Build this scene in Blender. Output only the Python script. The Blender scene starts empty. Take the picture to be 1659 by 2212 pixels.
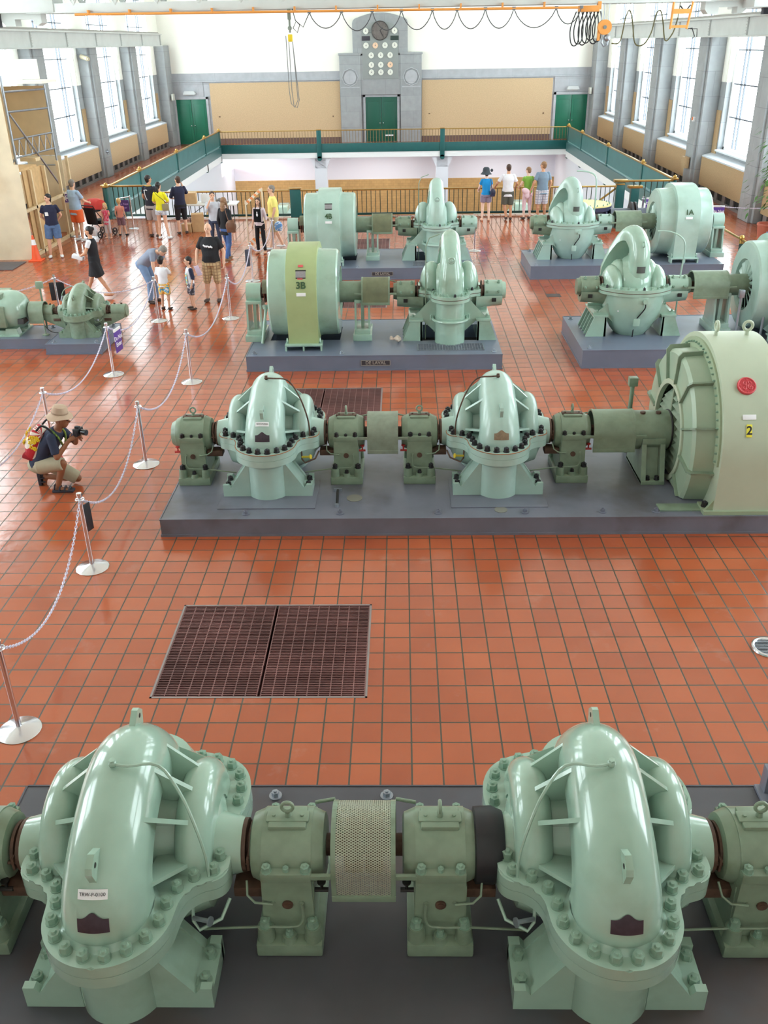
import bpy, bmesh, math, random
from mathutils import Vector, Matrix
random.seed(7)
PI = math.pi
S = bpy.context.scene
COL = S.collection

# ---------------------------------------------------------------- camera
F_PX, YAW, PITCH, ROLL, CAM_H = 1958.8, math.radians(-1.36388), math.radians(27.4177), math.radians(-0.98515), 5.404
fwd = Vector((math.sin(YAW)*math.cos(PITCH), math.cos(YAW)*math.cos(PITCH), -math.sin(PITCH)))
rgt = Vector((math.cos(YAW), -math.sin(YAW), 0)); upv = rgt.cross(fwd)
r2 = math.cos(ROLL)*rgt + math.sin(ROLL)*upv; u2 = -math.sin(ROLL)*rgt + math.cos(ROLL)*upv
cd = bpy.data.cameras.new('camera'); cam = bpy.data.objects.new('camera', cd); COL.objects.link(cam)
M = Matrix.Identity(4)
for i in range(3):
    M[i][0], M[i][1], M[i][2] = r2[i], u2[i], -fwd[i]
M[0][3], M[1][3], M[2][3] = 0, 0, CAM_H
cam.matrix_world = M
cd.sensor_fit = 'VERTICAL'; cd.sensor_height = 36; cd.lens = F_PX/2212*36
cd.clip_start = 0.05; cd.clip_end = 400
S.camera = cam

# ---------------------------------------------------------------- world, exposure
SKY = 11.5
w = bpy.data.worlds.new('world'); S.world = w; w.use_nodes = True
nt = w.node_tree; nt.nodes.clear()
o = nt.nodes.new('ShaderNodeOutputWorld'); b = nt.nodes.new('ShaderNodeBackground')
tc = nt.nodes.new('ShaderNodeTexCoord'); sp = nt.nodes.new('ShaderNodeSeparateXYZ'); mr = nt.nodes.new('ShaderNodeMapRange')
cr = nt.nodes.new('ShaderNodeValToRGB')
cr.color_ramp.elements[0].color = (.80, .86, .84, 1); cr.color_ramp.elements[1].color = (.86, .93, 1.0, 1)
mr.inputs['From Min'].default_value = -.2; mr.inputs['From Max'].default_value = .8
nt.links.new(tc.outputs['Generated'], sp.inputs[0]); nt.links.new(sp.outputs['Z'], mr.inputs['Value'])
nt.links.new(mr.outputs[0], cr.inputs[0]); nt.links.new(cr.outputs[0], b.inputs[0])
b.inputs[1].default_value = SKY
nt.links.new(b.outputs[0], o.inputs[0])
S.view_settings.view_transform = 'Standard'; S.view_settings.look = 'None'
S.view_settings.gamma = 1; S.view_settings.use_curve_mapping = False
S.view_settings.exposure = 0.18

# the hall: bays, walls
PIL = [58.3-6.8*k for k in range(9)]          # pillar centres, far to near
XL, XR = -14.1, 11.85                          # wall planes
XPL, XPR = -13.55, 11.2                        # pillar fronts
YB, YF, ZC = 59.4, -3.6, 12.6                  # back wall, wall behind the camera, ceiling
WZ0, WZ1, WW = 1.62, 10.0, 4.2                 # windows
BAYS = [(PIL[i]+PIL[i+1])/2 for i in range(8)]
def area(name, loc, rot, sx, sy, power, portal=False, color=(1,1,1)):
    ld = bpy.data.lights.new(name, 'AREA'); ld.shape = 'RECTANGLE'; ld.size = sx; ld.size_y = sy
    ld.energy = power; ld.color = color
    if portal: ld.cycles.is_portal = True
    ob = bpy.data.objects.new(name, ld); COL.objects.link(ob); ob.location = loc; ob.rotation_euler = rot
    return ob
for k, yc in enumerate(BAYS):
    area('window_daylight', (XL-.45, yc, (WZ0+WZ1)/2), (0, math.radians(-90), 0), WZ1-WZ0, WW, 1, True)
    area('window_daylight', (XR+.45, yc, (WZ0+WZ1)/2), (0, math.radians(90), 0), WZ1-WZ0, WW, 1, True)

# ---------------------------------------------------------------- materials
def lin(c):
    return tuple(((v/255)/12.92 if v/255 <= .04045 else ((v/255+.055)/1.055)**2.4) for v in c)
MATS = {}
def mat(name, rgb, rough=.5, metal=0, vary=0., scale=8., bump=0., spec=.5, coat=0., dark=None, darkamt=.35):
    if name in MATS: return MATS[name]
    m = bpy.data.materials.new(name); m.use_nodes = True; nt = m.node_tree; p = nt.nodes['Principled BSDF']
    c = lin(rgb); p.inputs['Base Color'].default_value = (*c, 1); p.inputs['Roughness'].default_value = rough
    p.inputs['Metallic'].default_value = metal; p.inputs['Specular IOR Level'].default_value = spec
    p.inputs['Coat Weight'].default_value = coat
    if vary or bump or dark:
        t = nt.nodes.new('ShaderNodeTexCoord'); n = nt.nodes.new('ShaderNodeTexNoise'); n.inputs['Scale'].default_value = scale
        n.inputs['Detail'].default_value = 6
        nt.links.new(t.outputs['Object'], n.inputs['Vector'])
        if vary:
            r = nt.nodes.new('ShaderNodeValToRGB'); r.color_ramp.elements[0].position = .3; r.color_ramp.elements[1].position = .7
            r.color_ramp.elements[0].color = (*[v*(1-vary) for v in c], 1); r.color_ramp.elements[1].color = (*[min(1, v*(1+vary)) for v in c], 1)
            nt.links.new(n.outputs['Fac'], r.inputs[0]); last = r.outputs[0]
        if dark:
            n2 = nt.nodes.new('ShaderNodeTexNoise'); n2.inputs['Scale'].default_value = scale*.35; n2.inputs['Detail'].default_value = 8
            nt.links.new(t.outputs['Object'], n2.inputs['Vector'])
            r3 = nt.nodes.new('ShaderNodeValToRGB'); r3.color_ramp.elements[0].position = .55; r3.color_ramp.elements[1].position = .72
            r3.color_ramp.elements[0].color = (0, 0, 0, 1); r3.color_ramp.elements[1].color = (darkamt,)*3+(1,)
            mx = nt.nodes.new('ShaderNodeMix'); mx.data_type = 'RGBA'
            nt.links.new(n2.outputs['Fac'], r3.inputs[0]); nt.links.new(r3.outputs[0], mx.inputs['Factor'])
            if vary: nt.links.new(last, mx.inputs['A'])
            else: mx.inputs['A'].default_value = (*c, 1)
            mx.inputs['B'].default_value = (*lin(dark), 1); last = mx.outputs['Result']
        if vary or dark: nt.links.new(last, p.inputs['Base Color'])
        if bump:
            bp = nt.nodes.new('ShaderNodeBump'); bp.inputs['Strength'].default_value = bump; bp.inputs['Distance'].default_value = .01
            nt.links.new(n.outputs['Fac'], bp.inputs['Height']); nt.links.new(bp.outputs[0], p.inputs['Normal'])
    MATS[name] = m; return m
G1 = mat('sea_green_enamel', (160, 188, 172), .2, vary=.05, scale=5, bump=.05, coat=.5, dark=(120, 138, 112), darkamt=.5)
G2 = mat('dull_green_enamel', (130, 148, 128), .33, vary=.10, scale=9, bump=.12, dark=(96, 104, 78), darkamt=.5)
G3 = mat('pale_aqua_enamel', (168, 194, 184), .26, vary=.05, scale=4, bump=.05, coat=.15, dark=(128, 150, 132), darkamt=.4)
OLV3 = mat('bright_olive_enamel', (164, 178, 128), .38, vary=.05, scale=4, bump=.04)
OLV = mat('olive_enamel', (156, 170, 142), .38, vary=.05, scale=4, bump=.04)
OLV2 = mat('pale_olive_enamel', (180, 190, 168), .4, vary=.04, scale=3, bump=.04)
BASEM = mat('slate_blue_paint', (112, 114, 128), .3, vary=.10, scale=3, bump=.05, dark=(74, 66, 60), darkamt=.7)
BASEM2 = mat('blue_grey_paint', (110, 118, 138), .35, vary=.06, scale=3, dark=(110, 108, 100), darkamt=.35)
DARKM = mat('black_metal_and_painted_dark', (30, 28, 28), .5, vary=.3)  # black metal, also the painted darkness inside the base openings
RUST = mat('rusty_brown_metal', (86, 62, 50), .6, vary=.3, scale=20, bump=.2)
RUSTR = mat('rust_streaked_green', (116, 120, 94), .5, vary=.25, scale=4, dark=(82, 62, 48), darkamt=.8)
NUTM = mat('greasy_bolt_metal', (58, 56, 60), .4, .6, vary=.2)
NUTG = mat('painted_bolt_green', (136, 164, 146), .35, vary=.08, scale=30)
CHROME = mat('polished_steel', (228, 230, 236), .2, 1)
WHITEP = mat('white_plastic', (238, 238, 242), .4)
CHAINM = mat('white_chain_plastic', (214, 208, 228), .4)
BLACKP = mat('black_plastic', (34, 34, 40), .5)
PURPLE = mat('purple_sign_card', (98, 66, 160), .5)
WHITET = mat('white_sign_paint', (245, 243, 250), .5)
PLATE = mat('dark_nameplate', (66, 54, 64), .45, .3, vary=.15, scale=30)
PLATEB = mat('bronze_nameplate', (138, 118, 96), .45, .4, vary=.15, scale=30)
PLATEG = mat('grey_nameplate', (150, 146, 150), .4, .3, vary=.1, scale=30)
STONE = None
def stone_mat(name, rgb, bw, bh, mort, vary=.06):
    m = bpy.data.materials.new(name); m.use_nodes = True; nt = m.node_tree; p = nt.nodes['Principled BSDF']; p.inputs['Roughness'].default_value = .7
    t = nt.nodes.new('ShaderNodeTexCoord'); s = nt.nodes.new('ShaderNodeSeparateXYZ'); a = nt.nodes.new('ShaderNodeMath'); cmb = nt.nodes.new('ShaderNodeCombineXYZ')
    nt.links.new(t.outputs['Object'], s.inputs[0]); nt.links.new(s.outputs['X'], a.inputs[0]); nt.links.new(s.outputs['Y'], a.inputs[1])
    nt.links.new(a.outputs[0], cmb.inputs['X']); nt.links.new(s.outputs['Z'], cmb.inputs['Y'])
    br = nt.nodes.new('ShaderNodeTexBrick'); br.inputs['Scale'].default_value = 1; br.inputs['Brick Width'].default_value = bw
    br.inputs['Row Height'].default_value = bh; br.inputs['Mortar Size'].default_value = mort; br.inputs['Bias'].default_value = 0
    c = lin(rgb)
    br.inputs['Color1'].default_value = (*[v*(1-vary) for v in c], 1); br.inputs['Color2'].default_value = (*[v*(1+vary) for v in c], 1)
    br.inputs['Mortar'].default_value = (*[v*.72 for v in c], 1)
    nt.links.new(cmb.outputs[0], br.inputs['Vector'])
    n = nt.nodes.new('ShaderNodeTexNoise'); n.inputs['Scale'].default_value = 3; n.inputs['Detail'].default_value = 8
    nt.links.new(t.outputs['Object'], n.inputs['Vector'])
    mx = nt.nodes.new('ShaderNodeMix'); mx.data_type = 'RGBA'; mx.blend_type = 'MULTIPLY'; mx.inputs['Factor'].default_value = .35
    r = nt.nodes.new('ShaderNodeValToRGB'); r.color_ramp.elements[0].color = (.6, .6, .6, 1); r.color_ramp.elements[0].position = .3; r.color_ramp.elements[1].position = .7
    nt.links.new(n.outputs['Fac'], r.inputs[0]); nt.links.new(br.outputs['Color'], mx.inputs['A']); nt.links.new(r.outputs[0], mx.inputs['B'])
    nt.links.new(mx.outputs['Result'], p.inputs['Base Color'])
    MATS[name] = m; return m
STONE = stone_mat('grey_limestone', (158, 162, 166), 1.6, .85, .008)
STONEL = stone_mat('light_grey_limestone', (180, 183, 190), 2.2, 1.1, .006, .03)
PLASTER = mat('white_plaster', (244, 243, 236), .8, vary=.02, scale=1)
TANT = stone_mat('tan_glazed_tile', (196, 160, 104), .30, .15, .006, .05)
PLY = mat('tan_particle_board', (198, 172, 138), .75, vary=.10, scale=22)
PLYD = mat('brown_particle_board', (176, 148, 112), .75, vary=.10, scale=22)
PLYL = mat('pale_plywood', (230, 216, 188), .7, vary=.07, scale=2.2, dark=(200, 168, 120), darkamt=.35)
LUMBER = mat('pine_lumber', (220, 196, 158), .7, vary=.1, scale=5)
GREEND = mat('green_door_paint', (24, 108, 84), .4, vary=.08, scale=2)
TEAL = mat('dark_teal_paint', (28, 92, 92), .35, vary=.06, scale=4)
TEALD = mat('deep_green_paint', (22, 60, 56), .4)
BRASS = mat('aged_brass', (184, 148, 84), .3, .9, vary=.1)
BASEB = mat('brown_skirting', (104, 82, 78), .5)
CRANE = mat('light_grey_steel_paint', (196, 200, 200), .45, vary=.05, scale=2)
CRANED = mat('mid_grey_steel_paint', (120, 124, 126), .5)  # mid grey of the walkway plate and reel hub
ORANGE = mat('orange_crane_paint', (222, 148, 70), .5)
GALV = mat('galvanised_tube', (158, 164, 174), .35, .7, vary=.1)
MESHM = None

def floor_mat():
    m = bpy.data.materials.new('quarry_tile_floor'); m.use_nodes = True; nt = m.node_tree; p = nt.nodes['Principled BSDF']
    N = nt.nodes.new; L = nt.links.new
    t = N('ShaderNodeTexCoord'); mp = N('ShaderNodeMapping'); mp.inputs['Location'].default_value = (.1996+.26*200, -9.447+.26*200, 0)
    L(t.outputs['Object'], mp.inputs['Vector'])
    br = N('ShaderNodeTexBrick'); br.offset = 0; br.squash = 1; br.inputs['Scale'].default_value = 1
    br.inputs['Brick Width'].default_value = .26; br.inputs['Row Height'].default_value = .26; br.inputs['Mortar Size'].default_value = .0078
    br.inputs['Mortar Smooth'].default_value = .1; br.inputs['Bias'].default_value = 0
    br.inputs['Color1'].default_value = (*lin((180, 94, 58)), 1); br.inputs['Color2'].default_value = (*lin((164, 81, 49)), 1)
    br.inputs['Mortar'].default_value = (*lin((72, 66, 50)), 1)
    L(mp.outputs[0], br.inputs['Vector'])
    n = N('ShaderNodeTexNoise'); n.inputs['Scale'].default_value = .8; n.inputs['Detail'].default_value = 5; L(t.outputs['Object'], n.inputs['Vector'])
    r = N('ShaderNodeValToRGB'); r.color_ramp.elements[0].position = .35; r.color_ramp.elements[1].position = .68
    r.color_ramp.elements[0].color = (.86, .80, .80, 1); r.color_ramp.elements[1].color = (1.05, 1.05, 1.05, 1); L(n.outputs['Fac'], r.inputs[0])
    mx = N('ShaderNodeMix'); mx.data_type = 'RGBA'; mx.blend_type = 'MULTIPLY'; mx.inputs['Factor'].default_value = .7
    L(br.outputs['Color'], mx.inputs['A']); L(r.outputs[0], mx.inputs['B'])
    # pale scuffs
    n2 = N('ShaderNodeTexNoise'); n2.inputs['Scale'].default_value = 1.7; n2.inputs['Detail'].default_value = 9; n2.inputs['Roughness'].default_value = .65
    L(t.outputs['Object'], n2.inputs['Vector'])
    r2_ = N('ShaderNodeValToRGB'); r2_.color_ramp.elements[0].position = .60; r2_.color_ramp.elements[1].position = .90
    r2_.color_ramp.elements[0].color = (0, 0, 0, 1); r2_.color_ramp.elements[1].color = (.35, .35, .35, 1); L(n2.outputs['Fac'], r2_.inputs[0])
    mx2 = N('ShaderNodeMix'); mx2.data_type = 'RGBA'; L(r2_.outputs[0], mx2.inputs['Factor']); L(mx.outputs['Result'], mx2.inputs['A'])
    mx2.inputs['B'].default_value = (*lin((226, 190, 170)), 1)
    L(mx2.outputs['Result'], p.inputs['Base Color'])
    rr = N('ShaderNodeMapRange'); rr.inputs['To Min'].default_value = .07; rr.inputs['To Max'].default_value = .22; L(n.outputs['Fac'], rr.inputs['Value'])
    ma = N('ShaderNodeMath'); ma.operation = 'MULTIPLY_ADD'; ma.inputs[1].default_value = .35; L(br.outputs['Fac'], ma.inputs[0]); L(rr.outputs[0], ma.inputs[2])
    L(ma.outputs[0], p.inputs['Roughness'])
    n3 = N('ShaderNodeTexNoise'); n3.inputs['Scale'].default_value = 6; n3.inputs['Detail'].default_value = 3; L(t.outputs['Object'], n3.inputs['Vector'])
    inv = N('ShaderNodeMath'); inv.operation = 'MULTIPLY_ADD'; inv.inputs[1].default_value = -.6; L(br.outputs['Fac'], inv.inputs[0]); L(n3.outputs['Fac'], inv.inputs[2])
    bp = N('ShaderNodeBump'); bp.inputs['Strength'].default_value = .22; bp.inputs['Distance'].default_value = .01
    L(inv.outputs[0], bp.inputs['Height']); L(bp.outputs[0], p.inputs['Normal'])
    p.inputs['Specular IOR Level'].default_value = .65
    return m
FLOORM = floor_mat()
def glass_mat():
    m = bpy.data.materials.new('window_glass'); m.use_nodes = True; nt = m.node_tree; nt.nodes.clear()
    o = nt.nodes.new('ShaderNodeOutputMaterial'); tr = nt.nodes.new('ShaderNodeBsdfTransparent'); gl = nt.nodes.new('ShaderNodeBsdfGlossy')
    gl.inputs['Roughness'].default_value = .03; mx = nt.nodes.new('ShaderNodeMixShader'); mx.inputs[0].default_value = .06
    tr.inputs[0].default_value = (.95, .98, .98, 1)
    nt.links.new(tr.outputs[0], mx.inputs[1]); nt.links.new(gl.outputs[0], mx.inputs[2]); nt.links.new(mx.outputs[0], o.inputs[0]); return m
GLASS = glass_mat()
def net_mat(name, rgb, k, thr, metal=.3):
    m = bpy.data.materials.new(name); m.use_nodes = True; nt = m.node_tree; p = nt.nodes['Principled BSDF']; N = nt.nodes.new; L = nt.links.new
    p.inputs['Base Color'].default_value = (*lin(rgb), 1); p.inputs['Roughness'].default_value = .45; p.inputs['Metallic'].default_value = metal
    uv = N('ShaderNodeUVMap'); s = N('ShaderNodeSeparateXYZ'); L(uv.outputs[0], s.inputs[0])
    def M(op, a, b):
        n = N('ShaderNodeMath'); n.operation = op
        for i, v in enumerate((a, b)):
            if v is None: continue
            if isinstance(v, (int, float)): n.inputs[i].default_value = v
            else: L(v, n.inputs[i])
        return n.outputs[0]
    u = M('MULTIPLY', s.outputs['X'], k); v = M('MULTIPLY', s.outputs['Y'], k*1.9)
    a = M('ABSOLUTE', M('SINE', M('ADD', u, v), None), None); b = M('ABSOLUTE', M('SINE', M('SUBTRACT', u, v), None), None)
    f = M('LESS_THAN', M('MINIMUM', a, b), thr)
    L(f, p.inputs['Alpha']); return m
MESHM = net_mat('expanded_metal', (176, 180, 160), 105, .62)
PANELM = mat('teal_perforated_sheet', (64, 122, 124), .45, .3, vary=.1, scale=2)
# ---------------------------------------------------------------- mesh helpers
class MB:
    def __init__(s): s.bm = bmesh.new()
    def _xf(s, vs, m):
        if m is not None: bmesh.ops.transform(s.bm, matrix=m, verts=vs)
    def box(s, x0, x1, y0, y1, z0, z1, bev=0, m=None):
        r = bmesh.ops.create_cube(s.bm, size=1); vs = r['verts']
        bmesh.ops.transform(s.bm, matrix=Matrix.Translation(((x0+x1)/2, (y0+y1)/2, (z0+z1)/2)) @ Matrix.Diagonal((abs(x1-x0), abs(y1-y0), abs(z1-z0), 1)), verts=vs)
        if bev:
            es = list({e for v in vs for e in v.link_edges}); rr = bmesh.ops.bevel(s.bm, geom=es, offset=bev, segments=2, affect='EDGES', profile=.6)
            vs = list({v for f in rr['faces'] for v in f.verts} | {v for v in vs if v.is_valid})
        s._xf(vs, m); return s
    def cyl(s, p0, p1, r0, r1=None, n=20, caps=True):
        p0 = Vector(p0); p1 = Vector(p1); r1 = r0 if r1 is None else r1; d = (p1-p0)
        if d.length < 1e-7: return s
        q = d.to_track_quat('Z', 'Y').to_matrix()
        rings = []
        for p, r in ((p0, r0), (p1, r1)):
            rings.append([s.bm.verts.new(p + q @ Vector((r*math.cos(2*PI*i/n), r*math.sin(2*PI*i/n), 0))) for i in range(n)])
        for i in range(n): s.bm.faces.new((rings[0][i], rings[0][(i+1) % n], rings[1][(i+1) % n], rings[1][i]))
        if caps:
            s.bm.faces.new(list(reversed(rings[0]))); s.bm.faces.new(rings[1])
        return s
    def tube(s, pts, r, n=8, closed=False, caps=True):
        pts = [Vector(p) for p in pts]; k = len(pts); rings = []
        rad = r if isinstance(r, (list, tuple)) else [r]*k
        prev = None
        for i, p in enumerate(pts):
            if closed: t = pts[(i+1) % k]-pts[i-1]
            else: t = pts[min(i+1, k-1)]-pts[max(i-1, 0)]
            t.normalize()
            if prev is None:
                a = Vector((0, 0, 1)) if abs(t.z) < .9 else Vector((1, 0, 0)); nx = t.cross(a).normalized()
            else:
                nx = prev - t*prev.dot(t); nx = nx.normalized() if nx.length > 1e-6 else t.cross(Vector((0, 1, 0))).normalized()
            prev = nx; ny = t.cross(nx)
            rings.append([s.bm.verts.new(p + rad[i]*(math.cos(2*PI*j/n)*nx + math.sin(2*PI*j/n)*ny)) for j in range(n)])
        for i in range(k if closed else k-1):
            a, b = rings[i], rings[(i+1) % k]
            for j in range(n): s.bm.faces.new((a[j], a[(j+1) % n], b[(j+1) % n], b[j]))
        if caps and not closed:
            s.bm.faces.new(list(reversed(rings[0]))); s.bm.faces.new(rings[-1])
        return s
    def lathe(s, prof, axis='Z', c=(0, 0, 0), n=32, a0=0, a1=2*PI):
        # prof: list of (along, radius)
        full = abs(a1-a0-2*PI) < 1e-6; c = Vector(c); rings = []
        for i in range(n if full else n+1):
            a = a0+(a1-a0)*i/n; ca, sa = math.cos(a), math.sin(a); ring = []
            for h, r in prof:
                v = {'Z': Vector((r*ca, r*sa, h)), 'X': Vector((h, r*ca, r*sa)), 'Y': Vector((r*sa, h, r*ca))}[axis]
                ring.append(s.bm.verts.new(c+v))
            rings.append(ring)
        k = len(rings)
        for i in range(k if full else k-1):
            a, b = rings[i], rings[(i+1) % k]
            for j in range(len(prof)-1):
                try: s.bm.faces.new((a[j], b[j], b[j+1], a[j+1]))
                except ValueError: pass
        return s
    def prism(s, outline, h0, h1, axis='Z', m=None):
        # outline in the plane normal to axis: Z->(x,y) Y->(x,z) X->(y,z)
        def P(a, b, h): return Vector((a, b, h)) if axis == 'Z' else Vector((a, h, b)) if axis == 'Y' else Vector((h, a, b))
        A = [s.bm.verts.new(P(a, b, h0)) for a, b in outline]; B = [s.bm.verts.new(P(a, b, h1)) for a, b in outline]
        n = len(A)
        for i in range(n): s.bm.faces.new((A[i], A[(i+1) % n], B[(i+1) % n], B[i]))
        s.bm.faces.new(list(reversed(A))); s.bm.faces.new(B)
        s._xf(A+B, m); return s
    def sphere(s, c, r, n=12, m=None):
        rx = r if isinstance(r, (tuple, list)) else (r, r, r)
        q = bmesh.ops.create_uvsphere(s.bm, u_segments=n, v_segments=max(6, n*2//3), radius=1)
        bmesh.ops.transform(s.bm, matrix=Matrix.Translation(c) @ (m or Matrix.Identity(4)) @ Matrix.Diagonal((*rx, 1)), verts=q['verts']); return s
    def grid(s, f, nu, nv):
        V = [[s.bm.verts.new(f(i/nu, j/nv)) for j in range(nv+1)] for i in range(nu+1)]
        for i in range(nu):
            for j in range(nv): s.bm.faces.new((V[i][j], V[i+1][j], V[i+1][j+1], V[i][j+1]))
        return s
    def torus(s, c, R, r, axis='X', n=20, k=8, m=None):
        pts = []
        for i in range(n):
            a = 2*PI*i/n; ca, sa = R*math.cos(a), R*math.sin(a)
            pts.append(Vector(c)+{'X': Vector((0, ca, sa)), 'Y': Vector((ca, 0, sa)), 'Z': Vector((ca, sa, 0))}[axis])
        return s.tube(pts, r, k, closed=True)
    def hexnut(s, c, r, h, axis='Z'):
        o = [(r*math.cos(PI/3*i+.3), r*math.sin(PI/3*i+.3)) for i in range(6)]
        if axis == 'Z': return s.prism([(c[0]+a, c[1]+b) for a, b in o], c[2], c[2]+h)
        if axis == 'Y': return s.prism([(c[0]+a, c[2]+b) for a, b in o], c[1], c[1]+h, 'Y')
        return s.prism([(c[1]+a, c[2]+b) for a, b in o], c[0], c[0]+h, 'X')
    def build(s, name, material, parent=None, smooth=True, loc=None, ang=38, recalc=True):
        if recalc: bmesh.ops.recalc_face_normals(s.bm, faces=s.bm.faces)
        if smooth:
            lim = math.radians(ang)
            for f in s.bm.faces: f.smooth = True
            for e in s.bm.edges:
                if len(e.link_faces) == 2 and e.calc_face_angle(0) > lim: e.smooth = False
        me = bpy.data.meshes.new(name); s.bm.to_mesh(me); s.bm.free(); me.materials.append(material)
        return link(name, me, parent, loc)
def link(name, me, parent=None, loc=None):
    o = bpy.data.objects.new(name, me); COL.objects.link(o)
    if parent is not None: o.parent = parent
    if loc is not None: o.location = loc
    return o
def tag(o, label=None, cat=None, group=None, kind=None):
    if label: o['label'] = label
    if cat: o['category'] = cat
    if group: o['group'] = group
    if kind: o['kind'] = kind
    return o
def thing(name, label, cat, loc=(0, 0, 0), rz=0, group=None, scale=1):
    o = bpy.data.objects.new(name, None); COL.objects.link(o); o.location = loc; o.rotation_euler = (0, 0, rz); o.scale = (scale,)*3
    o.empty_display_size = .2
    return tag(o, label, cat, group)
def struct(name, mb, m, **k):
    o = mb.build(name, m, **k); o['kind'] = 'structure'; return o
def children(o): return [c for c in bpy.data.objects if c.parent == o]
def dup(root, loc, label, rz=None, scale=None):
    def cp(o, par):
        c = o.copy(); COL.objects.link(c); c.parent = par
        for ch in kids.get(o, []): cp(ch, c)
        return c
    kids = {}
    for x in bpy.data.objects:
        if x.parent is not None: kids.setdefault(x.parent, []).append(x)
    c = cp(root, None); c.location = loc; c['label'] = label
    if rz is not None: c.rotation_euler = (0, 0, rz)
    if scale is not None: c.scale = (scale,)*3
    return c
def catmull(P, n=6, closed=False):
    P = [Vector(p) for p in P]; k = len(P); out = []
    for i in range(k if closed else k-1):
        p0 = P[(i-1) % k] if closed else P[max(i-1, 0)]; p1 = P[i]; p2 = P[(i+1) % k]; p3 = P[(i+2) % k] if closed else P[min(i+2, k-1)]
        for j in range(n):
            t = j/n; out.append(.5*((2*p1)+(-p0+p2)*t+(2*p0-5*p1+4*p2-p3)*t*t+(-p0+3*p1-3*p2+p3)*t**3))
    if not closed: out.append(P[-1])
    return out
def text_mesh(txt, size, extr=.002, bold=0.):
    cu = bpy.data.curves.new('txt', 'FONT'); cu.body = txt; cu.size = size; cu.extrude = extr; cu.align_x = 'CENTER'; cu.align_y = 'CENTER'; cu.offset = bold
    ob = bpy.data.objects.new('txt', cu); COL.objects.link(ob)
    dg = bpy.context.evaluated_depsgraph_get(); dg.update()
    me = bpy.data.meshes.new_from_object(ob.evaluated_get(dg)); bpy.data.objects.remove(ob); bpy.data.curves.remove(cu)
    me.materials.clear()
    return me
def text(name, txt, size, material, parent, loc, rot=(PI/2, 0, 0), extr=.002, fn=None, bold=0.):
    me = text_mesh(txt, size, extr, bold); me.materials.append(material); me.name = name
    if fn:
        for v in me.vertices: v.co = fn(v.co)
    o = link(name, me, parent)
    if not fn: o.location = loc; o.rotation_euler = rot
    return o
def cellrects(xs, ys, holes, z, mb):
    xs = sorted(set(xs)); ys = sorted(set(ys)); V = {}
    def v(i, j):
        if (i, j) not in V: V[(i, j)] = mb.bm.verts.new((xs[i], ys[j], z))
        return V[(i, j)]
    for i in range(len(xs)-1):
        for j in range(len(ys)-1):
            cx, cy = (xs[i]+xs[i+1])/2, (ys[j]+ys[j+1])/2
            if any(a < cx < b_ and c < cy < d for a, b_, c, d in holes): continue
            mb.bm.faces.new((v(i, j), v(i+1, j), v(i+1, j+1), v(i, j+1)))
    return mb
# ---------------------------------------------------------------- floor with its openings
PIT = (-10.3, 9.42, 33.0, 55.0)
GRATES = [(-2.38, -.345, 6.67, 8.245), (-2.38, -.345, 13.58, 15.155), (-2.38, -.345, 20.55, 22.1), (-2.38, -.345, 27.2, 28.75)]
holes = [PIT]+GRATES
xs = [XL-.4, XR+.4]+[h[i] for h in holes for i in (0, 1)]; ys = [YF, YB]+[h[i] for h in holes for i in (2, 3)]
struct('floor', cellrects(xs, ys, holes, 0, MB()), FLOORM, recalc=False)
bpy.data.objects['floor'].data.flip_normals() if bpy.data.objects['floor'].data.polygons[0].normal.z < 0 else None
# pits under the gratings
PITD = mat('dark_red_pipe_pit', (70, 22, 24), .6, vary=.6, scale=3)
for i, (a, b, c, d) in enumerate(GRATES):
    m = MB()
    m.box(a-.05, b+.05, c-.05, d+.05, -.75, -.7); m.box(a-.05, a, c, d, -.7, -.012); m.box(b, b+.05, c, d, -.7, -.012)
    m.box(a, b, c-.05, c, -.7, -.012); m.box(a, b, d, d+.05, -.7, -.012)
    struct('trim_%d' % (i+1), m, PITD)
GRM = mat('red_brown_grating', (122, 84, 82), .5, .2, vary=.35, scale=1.5)
for i, (a, b, c, d) in enumerate(GRATES):
    names = ['large rusty floor grating in the foreground tiles', 'dark red floor grating behind the pump with two casings', 'floor grating seen under the pump shaft marked 3B, behind its base', 'farthest floor grating, under the shaft of the machine marked 4B']
    t = thing('floor_grating', names[i], 'grating', ((a+b)/2, (c+d)/2, 0), group='floor gratings')
    W, D = (b-a)/2, (d-c)/2
    fr = MB(); e = .02
    fr.box(-W, W, -D, -D+e, -.04, .003); fr.box(-W, W, D-e, D, -.04, .003); fr.box(-W, -W+e, -D, D, -.04, .003); fr.box(W-e, W, -D, D, -.04, .003)
    fr.build('grating_frame', mat('grey_frame_angle', (150, 140, 138), .5, .3), t)
    for s in (-1, 1):
        g = MB(); x0 = -W+.02 if s < 0 else .012; x1 = -.012 if s < 0 else W-.02
        n = 10
        for k in range(n): 
            x = x0+.006+(x1-x0-.012)*k/(n-1); g.box(x-.005, x+.005, -D+.02, D-.02, -.035, 0)
        g.box(x0, x1, -D+.02, -D+.028, -.035, 0); g.box(x0, x1, D-.028, D-.02, -.035, 0)
        nb = 58
        for k in range(nb):
            y = -D+.03+(2*D-.06)*k/(nb-1); g.box(x0, x1, y-.0045, y+.0045, -.022, -.002)
        g.build('grating_panel', GRM, t, smooth=False)
dr = thing('floor_drain', 'round metal floor drain in the tiles at the right edge', 'drain', (3.62, 7.43, 0))
m = MB(); m.torus((0, 0, .004), .15, .02, 'Z', 32, 8); m.build('drain_rim', CHROME, dr)
m = MB(); m.cyl((0, 0, -.0), (0, 0, .003), .14, n=28); m.build('drain_bowl', mat('drain_dark', (60, 58, 60), .4, .5), dr)
m = MB()
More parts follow.
